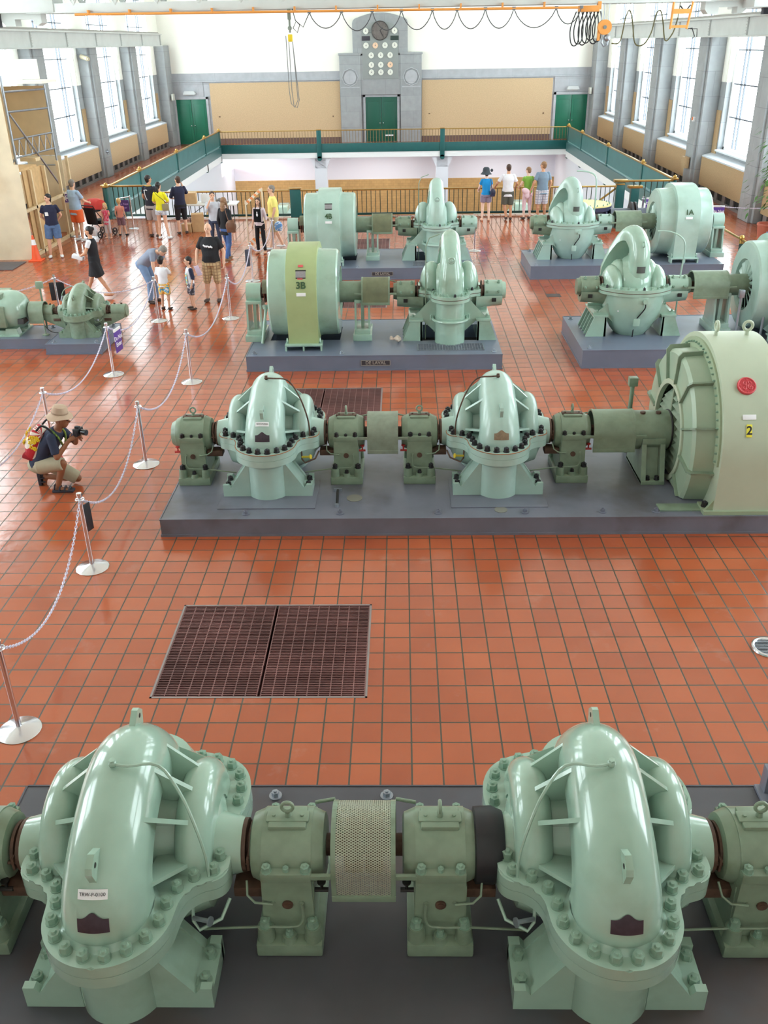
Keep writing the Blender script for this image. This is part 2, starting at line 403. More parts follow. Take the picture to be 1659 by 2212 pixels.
for k in range(-5, 6):
    y = k*.024; L_ = math.sqrt(max(0, .138**2-y*y)); m.box(-L_, L_, y-.004, y+.004, .003, .009)
m.build('drain_grid', GALV, dr)
m = MB(); m.box(3.42, 3.76, 21.35, 21.65, .001, .006); tag(m.build('cover_plate', mat('dull_cover_plate', (98, 84, 84), .4, .4)), 'small flat metal cover plate let into the tiles between the right pumps', 'plate')
m = MB(); m.box(-11.9, -10.65, 24.9, 25.95, .001, .02, .004); tag(m.build('floor_mat', mat('grey_rubber_mat', (92, 86, 88), .7, vary=.1)), 'grey rubber mat on the floor in front of the plywood hoarding', 'mat')

# ---------------------------------------------------------------- side walls
def side_wall(side):
    X0 = XL if side < 0 else XR; s = side; T = .42
    def bx(mb, d0, d1, y0, y1, z0, z1, bev=0): mb.box(*sorted((X0+s*d0, X0+s*d1)), y0, y1, z0, z1, bev)
    w1 = MB(); w2 = MB()
    edges = [YF]
    for yc in sorted(BAYS): edges += [yc-WW/2, yc+WW/2]
    edges.append(YB)
    for i in range(0, len(edges), 2):
        bx(w1, 0, T, edges[i], edges[i+1], 0, 3.9); bx(w2, 0, T, edges[i], edges[i+1], 3.9, ZC)
    for yc in BAYS:
        bx(w1, 0, T, yc-WW/2, yc+WW/2, 0, WZ0); bx(w2, 0, T, yc-WW/2, yc+WW/2, WZ1, ZC)
    nm = 'left' if side < 0 else 'right'
    a = w1.build('wall_'+nm, STONE); a['kind'] = 'structure'
    b = w2.build('upper_plaster', PLASTER, a)
    XP = XPL if side < 0 else XPR
    p = MB(); pu = MB()
    for y in PIL[1:]:
        p.box(*sorted((XP, X0)), y-.5, y+.5, 0, 5.4, .03)
        p.box(*sorted((XP+s*.1, X0)), y-.68, y+.68, 0, 5.4, .03)
    p.box(*sorted((XP, X0)), 58.0, YB, 0, 5.4, .03)
    o = p.build('trim_pilasters_'+nm, STONE); o['kind'] = 'structure'
    FR = mat('white_window_frame', (226, 230, 234), .5); MU = mat('dark_mullion', (92, 98, 110), .5)
    for k, yc in enumerate(BAYS):
        fr = MB(); d = .27; e = .11
        for (a0, a1, b0, b1) in ((yc-WW/2, yc-WW/2+e, WZ0, WZ1), (yc+WW/2-e, yc+WW/2, WZ0, WZ1), (yc-WW/2, yc+WW/2, WZ0, WZ0+e), (yc-WW/2, yc+WW/2, WZ1-e, WZ1)):
            bx(fr, d-.08, d+.05, a0, a1, b0, b1)
        o = fr.build('window_%d' % (k+1+(8 if side > 0 else 0)), FR); o['kind'] = 'structure'
        mu = MB(); y0, y1 = yc-WW/2+e, yc+WW/2-e
        for f in (.18, .27, .73, .82): bx(mu, d-.04, d+.02, y0+(y1-y0)*f-.025, y0+(y1-y0)*f+.025, WZ0+e, WZ1-e)
        for z in (2.75, 3.85, 4.95, 6.3, 7.6, 8.8): bx(mu, d-.04, d+.02, y0, y1, z-.022, z+.022)
        mu.build('window_mullions', MU, o)
        gl = MB(); bx(gl, d, d+.008, y0, y1, WZ0+e, WZ1-e); gl.build('window_pane', GLASS, o, smooth=False)
        sl = MB(); bx(sl, -.10, d, yc-WW/2, yc+WW/2, WZ0-.05, WZ0+.012, .01); sl.build('window_sill', FR, o)
        # boarded strips next to the window
        st = MB()
        for q in (-1, 1):
            ya, yb = sorted((yc+q*(WW/2+.12), yc+q*(3.4-.69))); bx(st, -.03, 0, ya, yb, 1.0, 2.95)
        st.build('boarding_strip', PLYD, o, smooth=False)
        wh = MB()
        for q in (-1, 1):
            ya, yb = sorted((yc+q*(WW/2+.12), yc+q*(3.4-.9))); bx(wh, -.02, 0, ya, yb, 3.9, 5.5)
        wh.build('painted_strip', PLASTER, o, smooth=False)
        # boxed radiator cover between the pilasters
        if yc < 20: continue
        dep = .36
        t = thing('radiator_cover', ('left' if side < 0 else 'right')+' wall radiator cover, bay %s' % yc, 'radiator cover', (X0, yc, 0), group='boarded radiator covers under the windows')
        def lb(mb, d0, d1, a0, a1, b0, b1, bev=0): mb.box(*sorted((s*d0, s*d1)), a0, a1, b0, b1, bev)
        H = 2.68
        m = MB(); lb(m, -dep, -dep+.03, -H, H, .33, 1.33); m.build('front_board', PLY if side < 0 else PLYD, t, smooth=False)
        m = MB(); n = 8
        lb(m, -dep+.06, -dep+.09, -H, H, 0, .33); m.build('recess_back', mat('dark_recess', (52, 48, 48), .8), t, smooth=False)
        m = MB()
        for k2 in range(6):
            y = -H+2*H*(k2+.5)/6; lb(m, -dep, -dep+.05, y-.16, y+.16, .0, .33)
        lb(m, -dep-.02, -dep+.04, -H, H, 0, .1); m.build('plinth', mat('grey_brown_plinth', (120, 112, 112), .6), t, smooth=False)
        m = MB(); m.prism([(s*-dep, 1.33), (s*-dep, 1.38), (s*.0, 1.47), (s*.0, 1.33)], -H, H, 'Y'); m.build('top_ledge', mat('pale_ledge_paint', (206, 212, 220), .4), t)
side_wall(-1); side_wall(1)
LB = {}
for o in list(bpy.data.objects):
    if o.get('category') == 'radiator cover': LB.setdefault(o.location.x < 0, []).append(o)
ordn = ['nearest to the back wall', 'second from the back wall', 'third from the back wall', 'fourth from the back wall', 'fifth from the back wall', 'sixth from the back wall']
for k, l in LB.items():
    for i, o in enumerate(sorted(l, key=lambda q: -q.location.y)):
        o['label'] = ('pale' if k else 'brown')+' particle board radiator cover under the %s windows, ' % ('left' if k else 'right')+ordn[i]
    assert len(l) <= 6

# ---------------------------------------------------------------- back wall, front wall, ceiling
m = MB(); m.box(XL-.4, XR+.4, YB, YB+.4, -4.9, 3.9); struct('wall_back', m, STONEL)
m = MB(); m.box(XL-.4, XR+.4, YB, YB+.4, 3.9, ZC); m.build('upper_plaster', PLASTER, bpy.data.objects['wall_back'])
m = MB(); m.box(XL-.4, XR+.4, YF-.3, YF, 0, ZC); struct('wall_front', m, PLASTER)
m = MB(); m.box(XL-.4, XR+.4, YF-.3, YB+.4, ZC, ZC+.3); struct('ceiling', m, mat('cream_ceiling', (226, 224, 214), .8))
m = MB(); m.box(XL+.0, -11.75, YB-.06, YB, 2.6, 3.5, .02); m.box(9.1, XR, YB-.06, YB, 2.6, 3.5, .02); m.box(XL, -3.57, YB-.1, YB, 3.42, 3.5, .02); m.box(1.25, XR, YB-.1, YB, 3.42, 3.5, .02)
struct('trim_5', m, STONEL)
def door(i, x0, x1, h, leaves=2):
    fr = MB(); f = .14
    fr.box(x0-f, x0, YB-.1, YB, 0, h+f, .01); fr.box(x1, x1+f, YB-.1, YB, 0, h+f, .01); fr.box(x0-f, x1+f, YB-.1, YB, h, h+f, .01)
    o = fr.build('door_%d' % i, STONEL); o['kind'] = 'structure'
    n = leaves
    for k in range(n):
        a = x0+(x1-x0)*k/n; b = x0+(x1-x0)*(k+1)/n; d = MB(); d.box(a+.01, b-.01, YB-.06, YB-.02, .02, h, .008)
        d.box(a+.14, b-.14, YB-.07, YB-.05, .25, h-.25, .02)
        l = d.build('door_leaf', GREEND if i != 2 else mat('dark_green_door_paint', (14, 84, 68), .4), o)
        m = MB(); x = b-.1 if k == 0 else a+.1; m.sphere((x, YB-.11, 1.05), .035, 10); m.cyl((x, YB-.11, 1.05), (x, YB-.06, 1.05), .015); m.build('door_knob', CHROME, l)
door(1, -13.45, -11.65, 2.5); door(2, -2.1, -.2, 2.48); door(3, 9.24, 11.1, 2.45)
m = MB(); m.box(-.95, -.45, YB-.2, YB-.12, .33, .40, .02); tag(m.build('crumpled_paper', WHITET), 'white scrap of paper lying at the foot of the central green door', 'paper')
for (x0, x1, nm) in ((-11.36, -3.6, 'wide particle board panel covering the back wall left of the clock tower'), (1.27, 9.0, 'wide particle board panel covering the back wall right of the clock tower')):
    t = thing('wall_board_panel', nm, 'board panel', ((x0+x1)/2, YB, 0), group='board panels on the back wall')
    W = (x1-x0)/2
    m = MB(); m.box(-W, W, -.05, 0, .30, 3.36); m.build('board', PLY, t, smooth=False)
    m = MB(); m.box(-W, W, -.07, 0, .0, .30); m.build('skirting_board', BASEB, t, smooth=False)
    m = MB(); m.box(-W+.4, -W+.5, -.08, -.05, 1.5, 1.56); m.box(W-.5, W-.42, -.08, -.05, 1.42, 1.5); m.build('wall_socket', mat('brown_socket', (120, 96, 74), .5), t)
# clock tower (stone surround with dial board)
t = thing('clock_surround', 'tall grey stone surround with round clock and rows of dials over the central door', 'clock surround', (-1.165, YB, 0))
m = MB()
for s in (-1, 1):
    m.box(*sorted((s*1.17, s*2.41)), -.32, 0, 0, 4.8, .03); m.box(*sorted((s*1.14, s*2.46)), -.36, 0, 4.72, 4.84, .02)
m.box(-1.6, 1.6, -.28, 0, 2.62, 4.8, .02)
out = [(-1.6, 4.7), (1.6, 4.7), (1.6, 6.35)]+[(1.6-.35*(1-math.cos(a)), 6.35+.3*math.sin(a)) for a in (.5, 1.0, 1.5)]+[(x, 6.65+.24*(1-(x/1.25)**2)) for x in (1.0, .6, .2, -.2, -.6, -1.0)]+[(-1.6+.35*(1-math.cos(a)), 6.35+.3*math.sin(a)) for a in (1.5, 1.0, .5)]+[(-1.6, 6.35)]
m.prism(out, -.28, 0, 'Y'); m.build('stone_pier', STONE, t)
m = MB(); m.box(-1.05, 1.05, -.31, -.27, 3.45, 5.9, .02); m.prism([(x, 5.9) for x in (-1.05, 1.05)]+[(1.05*math.cos(a), 5.9+.55*math.sin(a)) for a in [PI*i/12 for i in range(1, 12)]], -.31, -.27, 'Y')
m.build('dial_board', mat('grey_dial_board', (142, 148, 148), .5), t)
for s in (-1, 1):
    m = MB(); m.torus((s*1.8, -.33, 3.55), .48, .03, 'Y', 8, 6); m.cyl((s*1.8, -.33, 3.55), (s*1.8, -.36, 3.55), .36, n=24); m.box(s*1.8-.55, s*1.8+.55, -.335, -.32, 3.0, 3.05, .0); m.build('carved_roundel', STONEL, t)
m = MB(); m.cyl((0, -.40, 5.97), (0, -.3, 5.97), .49, n=40); ck = m.build('clock_face', mat('dark_bronze_clock', (112, 106, 104), .45, .3, vary=.15, scale=6), t)
m = MB(); m.torus((0, -.40, 5.97), .48, .025, 'Y', 40, 8)
for k in range(12):
    a = PI/6*k; m.box(-.012, .012, -.415, -.40, .36, .43, 0, Matrix.Translation((0, 0, 5.97)) @ Matrix.Rotation(a, 4, 'Y'))
m.build('clock_rim', mat('dark_clock_rim', (78, 76, 76), .4, .4), ck)
m = MB(); m.box(-.012, .012, -.425, -.41, 0, .36, 0, Matrix.Translation((0, 0, 5.97)) @ Matrix.Rotation(2.6, 4, 'Y')); m.box(-.015, .015, -.425, -.41, 0, .24, 0, Matrix.Translation((0, 0, 5.97)) @ Matrix.Rotation(.9, 4, 'Y')); m.build('clock_hands', BLACKP, ck)
pix = [(-.82, 5.95, 0), (.84, 5.95, 0)]+[(x, 5.21, 1 if i == 1 else 0) for i, x in enumerate((-.82, -.28, .28, .84))]+[(x, 4.70, 0) for x in (-.53, .02, .57)]+[(x, 4.20, 1 if i == 2 else 0) for i, x in enumerate((-.53, .02, .57))]+[(x, 3.81, 0) for x in (-.53, .02, .57)]
DIALW = mat('pale_dial', (222, 224, 216), .4); DIALP = mat('peach_dial', (232, 198, 170), .4)
for x, z, k in pix:
    m = MB(); m.cyl((x, -.37, z), (x, -.3, z), .155, n=24); m.prism([(x+.17*math.cos(PI/2*i), z+.17*math.sin(PI/2*i)) for i in range(4)], -.35, -.3, 'Y'); d = m.build('dial', DIALP if k else DIALW, t)
    m = MB(); m.cyl((x, -.385, z), (x, -.37, z), .03, n=10); m.box(x-.006, x+.006, -.38, -.37, z-.02, z+.11); m.build('dial_pointer', mat('grey_pointer', (120, 122, 126), .4), d)
for x in (-.82, .84):
    m = MB(); m.box(x-.235, x+.235, -.34, -.3, 5.47, 5.70, .01); m.build('number_panel', mat('dark_green_panel', (40, 58, 54), .4) if x > 0 else mat('dark_slate_panel', (58, 56, 66), .4), t)
for x, z, nm in ((-12.57, 2.8, 'left'), (10.18, 2.75, 'right')):
    t = thing('emergency_light', 'grey emergency light box with sloping hood above the %s green door' % nm, 'light', (x, YB, z), group='emergency lights over the corner doors')
    m = MB(); m.prism([(-.38, -.02), (.38, -.02), (.28, .16), (-.28, .16)], -.3, 0, 'Y'); m.build('housing', mat('light_grey_housing', (200, 204, 206), .4), t)
    m = MB(); m.box(-.3, .3, -.2, -.02, -.07, -.02, .01); m.build('lens', mat('frosted_lens', (186, 188, 186), .3), t)
for x, s, nm in ((-13.5, 1, 'left'), (11.15, -1, 'right')):
    m = MB(); m.box(x-.0 if s > 0 else x-.12, x+.12 if s > 0 else x, 58.0+.35, 58.0+.85, 2.5, 2.85, .02); tag(m.build('wall_box', mat('cream_box', (206, 208, 200), .4)), 'cream electrical box on the %s corner pilaster' % nm, 'electrical box', 'boxes on the corner pilasters')
t = thing('security_camera', 'beige wall camera high on the second left pilaster, under the beam', 'camera', (-13.9, 44.2, 5.05))
m = MB(); m.cyl((0, 0, 0), (0, -.3, 0), .03); m.box(-.05, .05, -.05, 0, -.08, .08); m.build('bracket', mat('beige_camera', (176, 168, 146), .5), t)
m = MB(); m.cyl((.0, -.25, -.02), (.35, -.45, -.12), .09); m.cyl((.35, -.45, -.12), (.4, -.48, -.135), .06); m.build('camera_body', mat('beige_camera2', (186, 176, 152), .5), t)
t = thing('fire_call_point', 'small orange and white wall fitting on the right pilaster', 'wall fitting', (11.12, 37.75, 2.6)); m = MB(); m.box(0, .1, -.1, .1, -.08, .08, .02); m.build('housing', WHITEP, t); m = MB(); m.cyl((-.02, 0, .02), (.02, 0, .02), .06); m.build('lamp', mat('orange_lens', (226, 120, 60), .3), t)
m = MB(); m.box(11.0, 11.16, 37.6, 38.15, .85, 1.25, .0); tag(m.build('board_patch', PLYD), 'small square of brown board fixed to the near right pilaster', 'board')
t = thing('pilaster_valve', 'small grey pipe valve fixed low on the second left pilaster', 'valve', (-13.56, 44.4, 1.1)); m = MB(); m.cyl((0, 0, 0), (.14, 0, 0), .05); m.cyl((.1, 0, -.12), (.1, 0, .12), .03); m.build('valve_body', GALV, t)

# ---------------------------------------------------------------- runway beams
for nm, x0, x1 in (('left', -13.85, -13.35), ('right', 11.0, 11.5)):
    t = thing('crane_runway_beam', 'long light grey riveted crane beam along the %s windows' % nm, 'beam', ((x0+x1)/2, 25, 5.36), group='crane runway beams')
    W = (x1-x0)/2; Y0, Y1 = -28.5, 32.2
    m = MB(); m.box(-W+.1, W-.1, Y0, Y1, .04, .6); m.box(-W, W, Y0, Y1, 0, .05, .008); m.box(-W, W, Y0, Y1, .56, .62, .008); m.build('girder', CRANE, t)
    m = MB(); m.box(-.05, .05, Y0, Y1, .62, .70); m.box(-.1, .1, Y0, Y1, .61, .64); m.build('rail', mat('crane_rail', (150, 146, 142), .4, .5), t)
    m = MB()
    for y in range(-24, 34, 4):
        for s in (-1, 1): m.box(*sorted((s*(W-.1), s*(W-.05))), y-.06, y+.06, .05, .56)
        for k in range(6):
            for s in (-1, 1): m.sphere((s*(W-.05), y, .1+k*.085), .018, 6)
    m.build('stiffener', CRANE, t)
# ---------------------------------------------------------------- overhead crane
YC = 31.0
t = thing('overhead_crane', 'light grey travelling bridge crane spanning the hall near the top of the picture', 'crane', (-1.2, YC, 6.0))
m = MB(); L0, L1 = -11.9, 12.3
m.box(L0+2.0, L1-1.9, -.45, .45, .40, .46, .01); m.box(L0+2, L1-1.9, -.47, -.42, .3, .55, .005); m.box(L0+2, L1-1.9, .42, .47, .3, .55, .005)
for y in (-.45, .45): m.box(L0+2, L1-1.9, y-.1, y+.1, 1.6, 1.7)
m.build('bottom_chord', CRANE, t)
m = MB(); n = 16; xa, xb = L0+2.2, L1-2.1
for y in (-.45, .45):
    for k in range(n):
        xA = xa+(xb-xa)*k/n; xB = xa+(xb-xa)*(k+1)/n; xm = (xA+xB)/2
        m.cyl((xA, y, .5), (xm, y, 1.6), .035, n=6); m.cyl((xm, y, 1.6), (xB, y, .5), .035, n=6); m.box(xA-.03, xA+.03, y-.03, y+.03, .5, 1.6)
m.build('lattice_brace', CRANE, t)
m = MB(); m.box(xa, xb, -.42, .42, .465, .475); m.build('walkway_plate', CRANED, t)
for s in (-1, 1):
    m = MB(); X0 = -11.15 if s < 0 else 10.4; X1 = X0+1.5
    m.box(X0-.1, X1+.6, -.5, .5, .32, .8, .02)
    xi = X1-.9 if s < 0 else X0
    m.prism([(xi-.2, .35), (xi+1.0, .35), (xi+1.0, .06), (xi+.85, -.02), (xi+.75, .0), (xi+.75, .16), (xi+.2, .16), (xi+.2, -.02), (xi-.1, -.02), (xi-.2, .1)], -.25, .25, 'Y')
    e = m.build('end_bracket', CRANE, t)
    m = MB(); m.box(-12.35 if s < 0 else 11.3, -11.2 if s < 0 else 12.5, -1.2, 1.2, .12, .5, .03); m.build('end_carriage', CRANE, t)
    for q in (-.8, .8):
        m = MB(); xw = -12.45 if s < 0 else 12.45; m.cyl((xw-.06, q, .17), (xw+.06, q, .17), .15, n=24); m.build('wheel', mat('dark_crane_wheel', (62, 60, 66), .4, .6), t)
    m = MB(); m.box(X0+.0 if s < 0 else X0+1.5, X0+.35 if s < 0 else X0+1.85, -.35, -.1, -.05, .35, .02); m.build('motor_box', mat('dark_navy_motor', (58, 60, 74), .5), t)
m = MB(); m.tube([(-8.4, -.62, .25), (6.4, -.62, .2)], .035, 10)
for k in range(12): x = -8.0+k*1.22; m.box(x-.02, x+.02, -.66, -.44, .24, .36)
m.build('conductor_rail', ORANGE, t)
LAMPM = mat('lamp_glow', (255, 255, 250), .5); LAMPM.node_tree.nodes['Principled BSDF'].inputs['Emission Color'].default_value = (1, .98, .94, 1); LAMPM.node_tree.nodes['Principled BSDF'].inputs['Emission Strength'].default_value = 3
for x in (-8.3, -7.2, -6.3, -5.2, -3.8):
    m = MB(); m.cyl((x, -.1, .37), (x, -.1, .40), .2, n=24); m.build('lamp', LAMPM, t)
# festoon cable
hang = [-3.3, -2.67, -1.72, -.82, .04, .95, 1.67, 2.5, 3.33, 4.57, 5.3]
t2 = thing('festoon_cable', 'dark power cable hanging in loops below the crane bridge', 'cable', (0, YC-.62, 6.2))
m = MB(); pts = []
dep = [.0, .42, .5, .5, .5, .5, .5, .5, .5, .42, .3]
for i in range(1, len(hang)-1):
    a, b = hang[i], hang[i+1]
    for k in range(13):
        u = k/12; pts.append((a+(b-a)*u, .02*math.sin(i*3+u*4), -dep[i]*(1-(2*u-1)**2)**.8))
m.tube(pts, .014, 6); m.build('cable', mat('dark_cable', (72, 74, 78), .5), t2)
for i, x in enumerate(hang[1:]):
    m = MB(); m.box(x-.05, x+.05, -.03, .03, -.03, .05, .005); m.build('cable_trolley', mat('grey_trolley', (120, 120, 124), .4, .4), t2)
# small hoist with pendant loop
t2 = thing('chain_hoist', 'small hoist with yellow hook block and a long hanging chain loop', 'hoist', (-3.28, YC-.5, 6.3))
m = MB(); m.box(-.05, .05, -.05, .05, -.28, 0, .02); m.cyl((0, 0, -.28), (0, 0, -.62), .03); m.torus((0, 0, -.5), .05, .015, 'Y', 14, 6); m.build('hoist_body', mat('greenish_hoist', (120, 128, 118), .5), t2)
m = MB(); m.box(-.07, .07, -.06, .06, -.86, -.66, .03); m.build('hook_block', mat('yellow_hook_block', (226, 196, 40), .4), t2)
m = MB()
for s, zb, w in ((0, -2.55, .22), (.08, -2.68, .16)):
    pts = [(-w*.6+s, 0, -.74)]+[(-w*.5+s*.5, 0, -.74-(zb+.74)*-k/6) for k in range(1, 6)]
    m.tube([(-.13+s, 0, -.7), (-.12+s, 0, -2.2), (-.08+s, 0, -2.55+s*-1), (.02+s, 0, -2.66), (.13+s*.5, 0, -2.45), (.06, 0, -.86)], .012, 6)
m.build('pendant_chain', mat('grey_chain', (110, 110, 112), .5), t2)
m = MB(); m.tube([(.1, 0, 0), (.18, 0, -.3), (.3, 0, -.42), (.22, 0, -.62), (.1, 0, -.5), (.2, 0, -.32), (.4, 0, -.48), (.55, 0, -.2), (.62, 0, -.1)], .013, 6); m.build('coiled_cable', BLACKP, t2)
# right side trolley with coiled hoses, orange reel, ladder
t2 = thing('hose_trolley', 'orange trolley with bundled black hose loops hanging under the crane at right', 'trolley', (5.55, YC-.4, 6.15))
m = MB(); m.box(-.3, .3, -.12, .12, -.06, .1, .01); m.box(.25, .35, -.1, .1, 0, .2); m.build('trolley_frame', ORANGE, t2)
m = MB()
for i, (x, d) in enumerate(((-.36, .95), (-.25, .9), (-.12, .93), (-.02, .88), (.1, .8), (.2, .9), (.3, .85))):
    m.tube(catmull([(x, .05*(i % 3-1), -.05), (x-.13, .03, -d*.5), (x-.1, 0, -d*.9), (x+.02, 0, -d), (x+.12, 0, -d*.85), (x+.12, 0, -d*.4), (x+.06, 0, -.05)], 4), .018, 6)
m.build('hose_bundle', BLACKP, t2)
t2 = thing('hoist_reel', 'round orange hoist block with a hook, beside the bundled hoses', 'hoist', (6.0, YC-.7, 5.68))
m = MB(); m.cyl((0, -.08, 0), (0, .08, 0), .2, n=24); m.box(-.19, -.12, -.05, .05, -.35, .05); m.build('reel', ORANGE, t2)
m = MB(); m.cyl((0, -.1, 0), (0, .1, 0), .05); m.build('reel_hub', CRANED, t2)
m = MB(); m.tube([(-.02, 0, -.2), (-.05, 0, -.4), (.02, 0, -.5), (.12, 0, -.46), (.13, 0, -.36)], .03, 8); m.sphere((.1, 0, -.28), .1, 12); m.build('hook', GALV, t2)
m = MB(); m.tube([(-.1, 0, .18), (-.12, 0, .6)], .01, 6); m.tube([(.1, 0, .18), (.1, 0, .6)], .01, 6); m.tube([(0, .1, .15), (0, .26, .66)], .012, 6); m.build('hoist_rope', GALV, t2)
t2 = thing('yellow_edged_hose', 'black and yellow hose looping along the right side below the crane', 'hose', (7.0, YC-.2, 6.0))
m = MB(); m.tube(catmull([(-.65, 0, -.75), (-.4, 0, -.7), (-.3, 0, -.1), (-.2, 0, .12), (-.08, 0, -.2), (.05, 0, -.75), (.3, 0, -.8), (.5, 0, -.5), (.6, 0, .0), (.72, 0, .08), (.82, 0, -.2), (.95, 0, -.7), (1.15, 0, -.5), (1.25, 0, -.1)], 5), .02, 6); [m.cyl((x, 0, .05 if x < 1 else -.1), (x, -.1, .42), .01, n=6) for x in (-.2, .72, 1.25)]; m.build('hose', mat('olive_black_hose', (88, 84, 48), .5), t2)
t2 = thing('orange_ladder_frame', 'orange steel ladder frame hanging from the right end of the crane', 'ladder', (8.2, YC-.5, 5.6))
m = MB(); m.tube([(-.22, 0, 0), (-.2, 0, .7)], .035, 8); m.tube([(.26, 0, .0), (.36, 0, .7)], .035, 8); m.box(-.24, .28, -.03, .03, .03, .1); m.box(-.2, .3, -.04, .04, .4, .52); m.build('ladder_frame', ORANGE, t2)
m = MB(); m.tube([(.3, .1, .0), (.45, .1, .02), (.55, .1, -.2), (.5, .1, -.25)], .015, 6); m.tube([(.4, .1, .0), (.6, .1, .0), (.62, .1, -.22)], .012, 6); m.tube([(0, 0, .6), (.15, 0, .45), (.3, 0, .62)], .02, 6); m.build('loose_cable', BLACKP, t2)

# ---------------------------------------------------------------- lower hall seen through the opening
ZL = -4.7
x0, x1, y0, y1 = PIT
m = MB(); m.box(x0-2.5, x1+2.5, y0-6, YB, ZL-.1, ZL); struct('trim_6', m, mat('lower_floor_tile', (128, 78, 62), .4, vary=.1))
bpy.data.objects['trim_6'].name = 'floor_lower'
LW = mat('white_lower_plaster', (226, 228, 238), .7)
m = MB(); m.box(x0-.3, x0, y0, y1+.0, ZL, -.02); m.box(x0-.3, x0, y1, YB, ZL, -1.4)
struct('wall_lower_left', m, LW)
m = MB(); m.box(x1, x1+.3, y0, YB, ZL, -.02); struct('wall_lower_right', m, LW)
m = MB(); m.box(x0-.3, x1+.3, YB-.12, YB, ZL, -2.15); struct('wall_lower_back_tile', m, TANT)
m = MB(); m.box(x0-.3, x1+.3, YB-.06, YB, -2.15, -.3); struct('wall_lower_back', m, LW)
m = MB(); m.box(x0-2.5, x1+2.5, y0-6, y0-5.8, ZL, -.1); struct('wall_lower_front', m, LW)
m = MB(); m.box(x0, x1, y1+.02, YB-.12, -.40, -.02); struct('ceiling_lower', m, LW)
for x in (-7.5, -1.2, 5.8):
    area('added_fill_light', (x, 57.3, -.46), (0, 0, 0), 4.5, .5, 110, color=(1, .97, .92))  # fill light added to brighten the lower hall
    t_ = thing('added_light_panel', 'flat white panel added above a fill light under the far gallery', 'light', (x, 57.3, -.45), group='added fill light panels under the far gallery'); m = MB(); m.box(-2.3, 2.3, -.27, .27, .01, .05); m.build('housing', WHITEP, t_)  # made-up panel that goes with the fill light
m = MB()
for y in (52.6, 50.2):
    o = [(y-.75, ZL), (y+.75, ZL), (y+.75, -3.0)]+[(y+.75*math.cos(a), -3.0+.75*math.sin(a)) for a in [PI*i/10 for i in range(1, 10)]]+[(y-.75, -3.0)]
    m.prism(o, x0-.02, x0+.04, 'X')
struct('door_4', m, TANT)
for x in (-4.6, 2.35):
    m = MB(); m.box(x-.35, x+.35, 55.1, 55.8, ZL, -.42, .04); m.prism([(x-.35, -1.0), (x+.35, -1.0), (x+.6, -.42), (x-.6, -.42)], 55.1, 55.8, 'Y'); struct('trim_column', m, LW)
m = MB()
m.box(x0, x1, y1-.0, y1+.25, -.42, -.12); m.box(x0-.02, x0+.1, y0, y1, -.55, -.2); m.box(x1-.1, x1+.02, y0, y1, -.55, -.2)
struct('trim_7', m, mat('white_edge_paint', (238, 240, 242), .5))
m = MB(); m.box(x0, x1, y1-.03, y1+.02, -.13, .34, .005)
struct('trim_8', m, TEAL)
m = MB(); m.box(x0-.02, x0+.12, y0, y1, -.22, .22); m.box(x1-.12, x1+.02, y0, y1, -.22, .22); struct('trim_9', m, mat('grey_green_fascia', (70, 110, 112), .4))

# railings
YP = [33.0, 37.6, 44.2, 50.8, 55.0]
def railing_side(x, s, label):
    t = thing('gallery_railing', label, 'railing', (x, 33, 0), group='teal side railings of the opening')
    m = MB(); m.box(-.05, .05, 0, 22, 1.03, 1.08, .012); m.build('handrail', BRASS, t)
    for a, b in zip(YP[:-1], YP[1:]):
        m = MB(); m.box(-.012, .012, a-33+.1, b-33-.1, .30, 1.02); m.build('infill_panel', PANELM, t, smooth=False)
        m = MB(); m.box(-.025, .025, a-33+.1, b-33-.1, .26, .31); m.build('panel_rail', mat('pale_teal_rail', (120, 158, 160), .4), t)
    for y in YP:
        m = MB(); m.box(-.05, .05, y-33-.14, y-33+.14, -.62, 1.04, .02); p = m.build('post', TEAL, t)
        m = MB(); m.box(-.09, .09, y-33-.17, y-33+.17, 1.06, 1.12, .01); m.sphere((0, y-33, 1.14), .07, 12); m.build('post_cap', BRASS, p)
railing_side(-10.25, 1, 'teal panelled railing along the left side of the floor opening'); railing_side(9.38, -1, 'teal panelled railing along the right side of the floor opening')
def bars(t, x0, x1, z0, z1, step, r, mt, y=0):
    m = MB(); n = int((x1-x0)/step)
    for k in range(n+1):
        x = x0+(x1-x0)*(k+.5)/(n+1); m.box(x-r, x+r, y-r, y+r, z0, z1)
    m.build('baluster_panel', mt, t, smooth=False)
t = thing('gallery_railing', 'brass topped bar railing at the far edge of the floor opening, before the back wall', 'railing', (0, 55, 0))
m = MB(); m.box(-10.25, 9.38, -.05, .05, 1.0, 1.05, .012); m.build('handrail', BRASS, t)
BB = mat('brass_brown_bar', (140, 118, 84), .45, .4)
for a, b in ((-10.15, -4.8), (-4.45, 2.2), (2.5, 9.3)): bars(t, a, b, .34, 1.0, .17, .012, BB)
for x in (-4.62, 2.34):
    m = MB(); m.box(x-.13, x+.13, -.09, .06, -.45, 1.04, .02); m.cyl((x, -.09, -.45), (x, .06, -.45), .13, n=20); p = m.build('post', TEAL, t)
    m = MB(); m.box(x-.15, x+.15, -.1, .08, 1.04, 1.08, .01); m.build('post_cap', BRASS, p)
t = thing('gallery_railing', 'brass topped bar railing at the near edge of the floor opening, behind the pumps', 'railing', (0, 32.85, 0))
m = MB(); m.box(-8.8, 7.5, -.05, .05, .86, .91, .012); m.build('handrail', BRASS, t)
m = MB(); m.box(-8.8, 7.5, -.04, .04, .05, .12, .01); m.build('bottom_rail', TEALD, t)
DG = mat('dark_green_bar', (40, 62, 54), .4)
xx = [-8.7, -6.3, -3.85, -.6, 2.4, 5.0, 7.45]
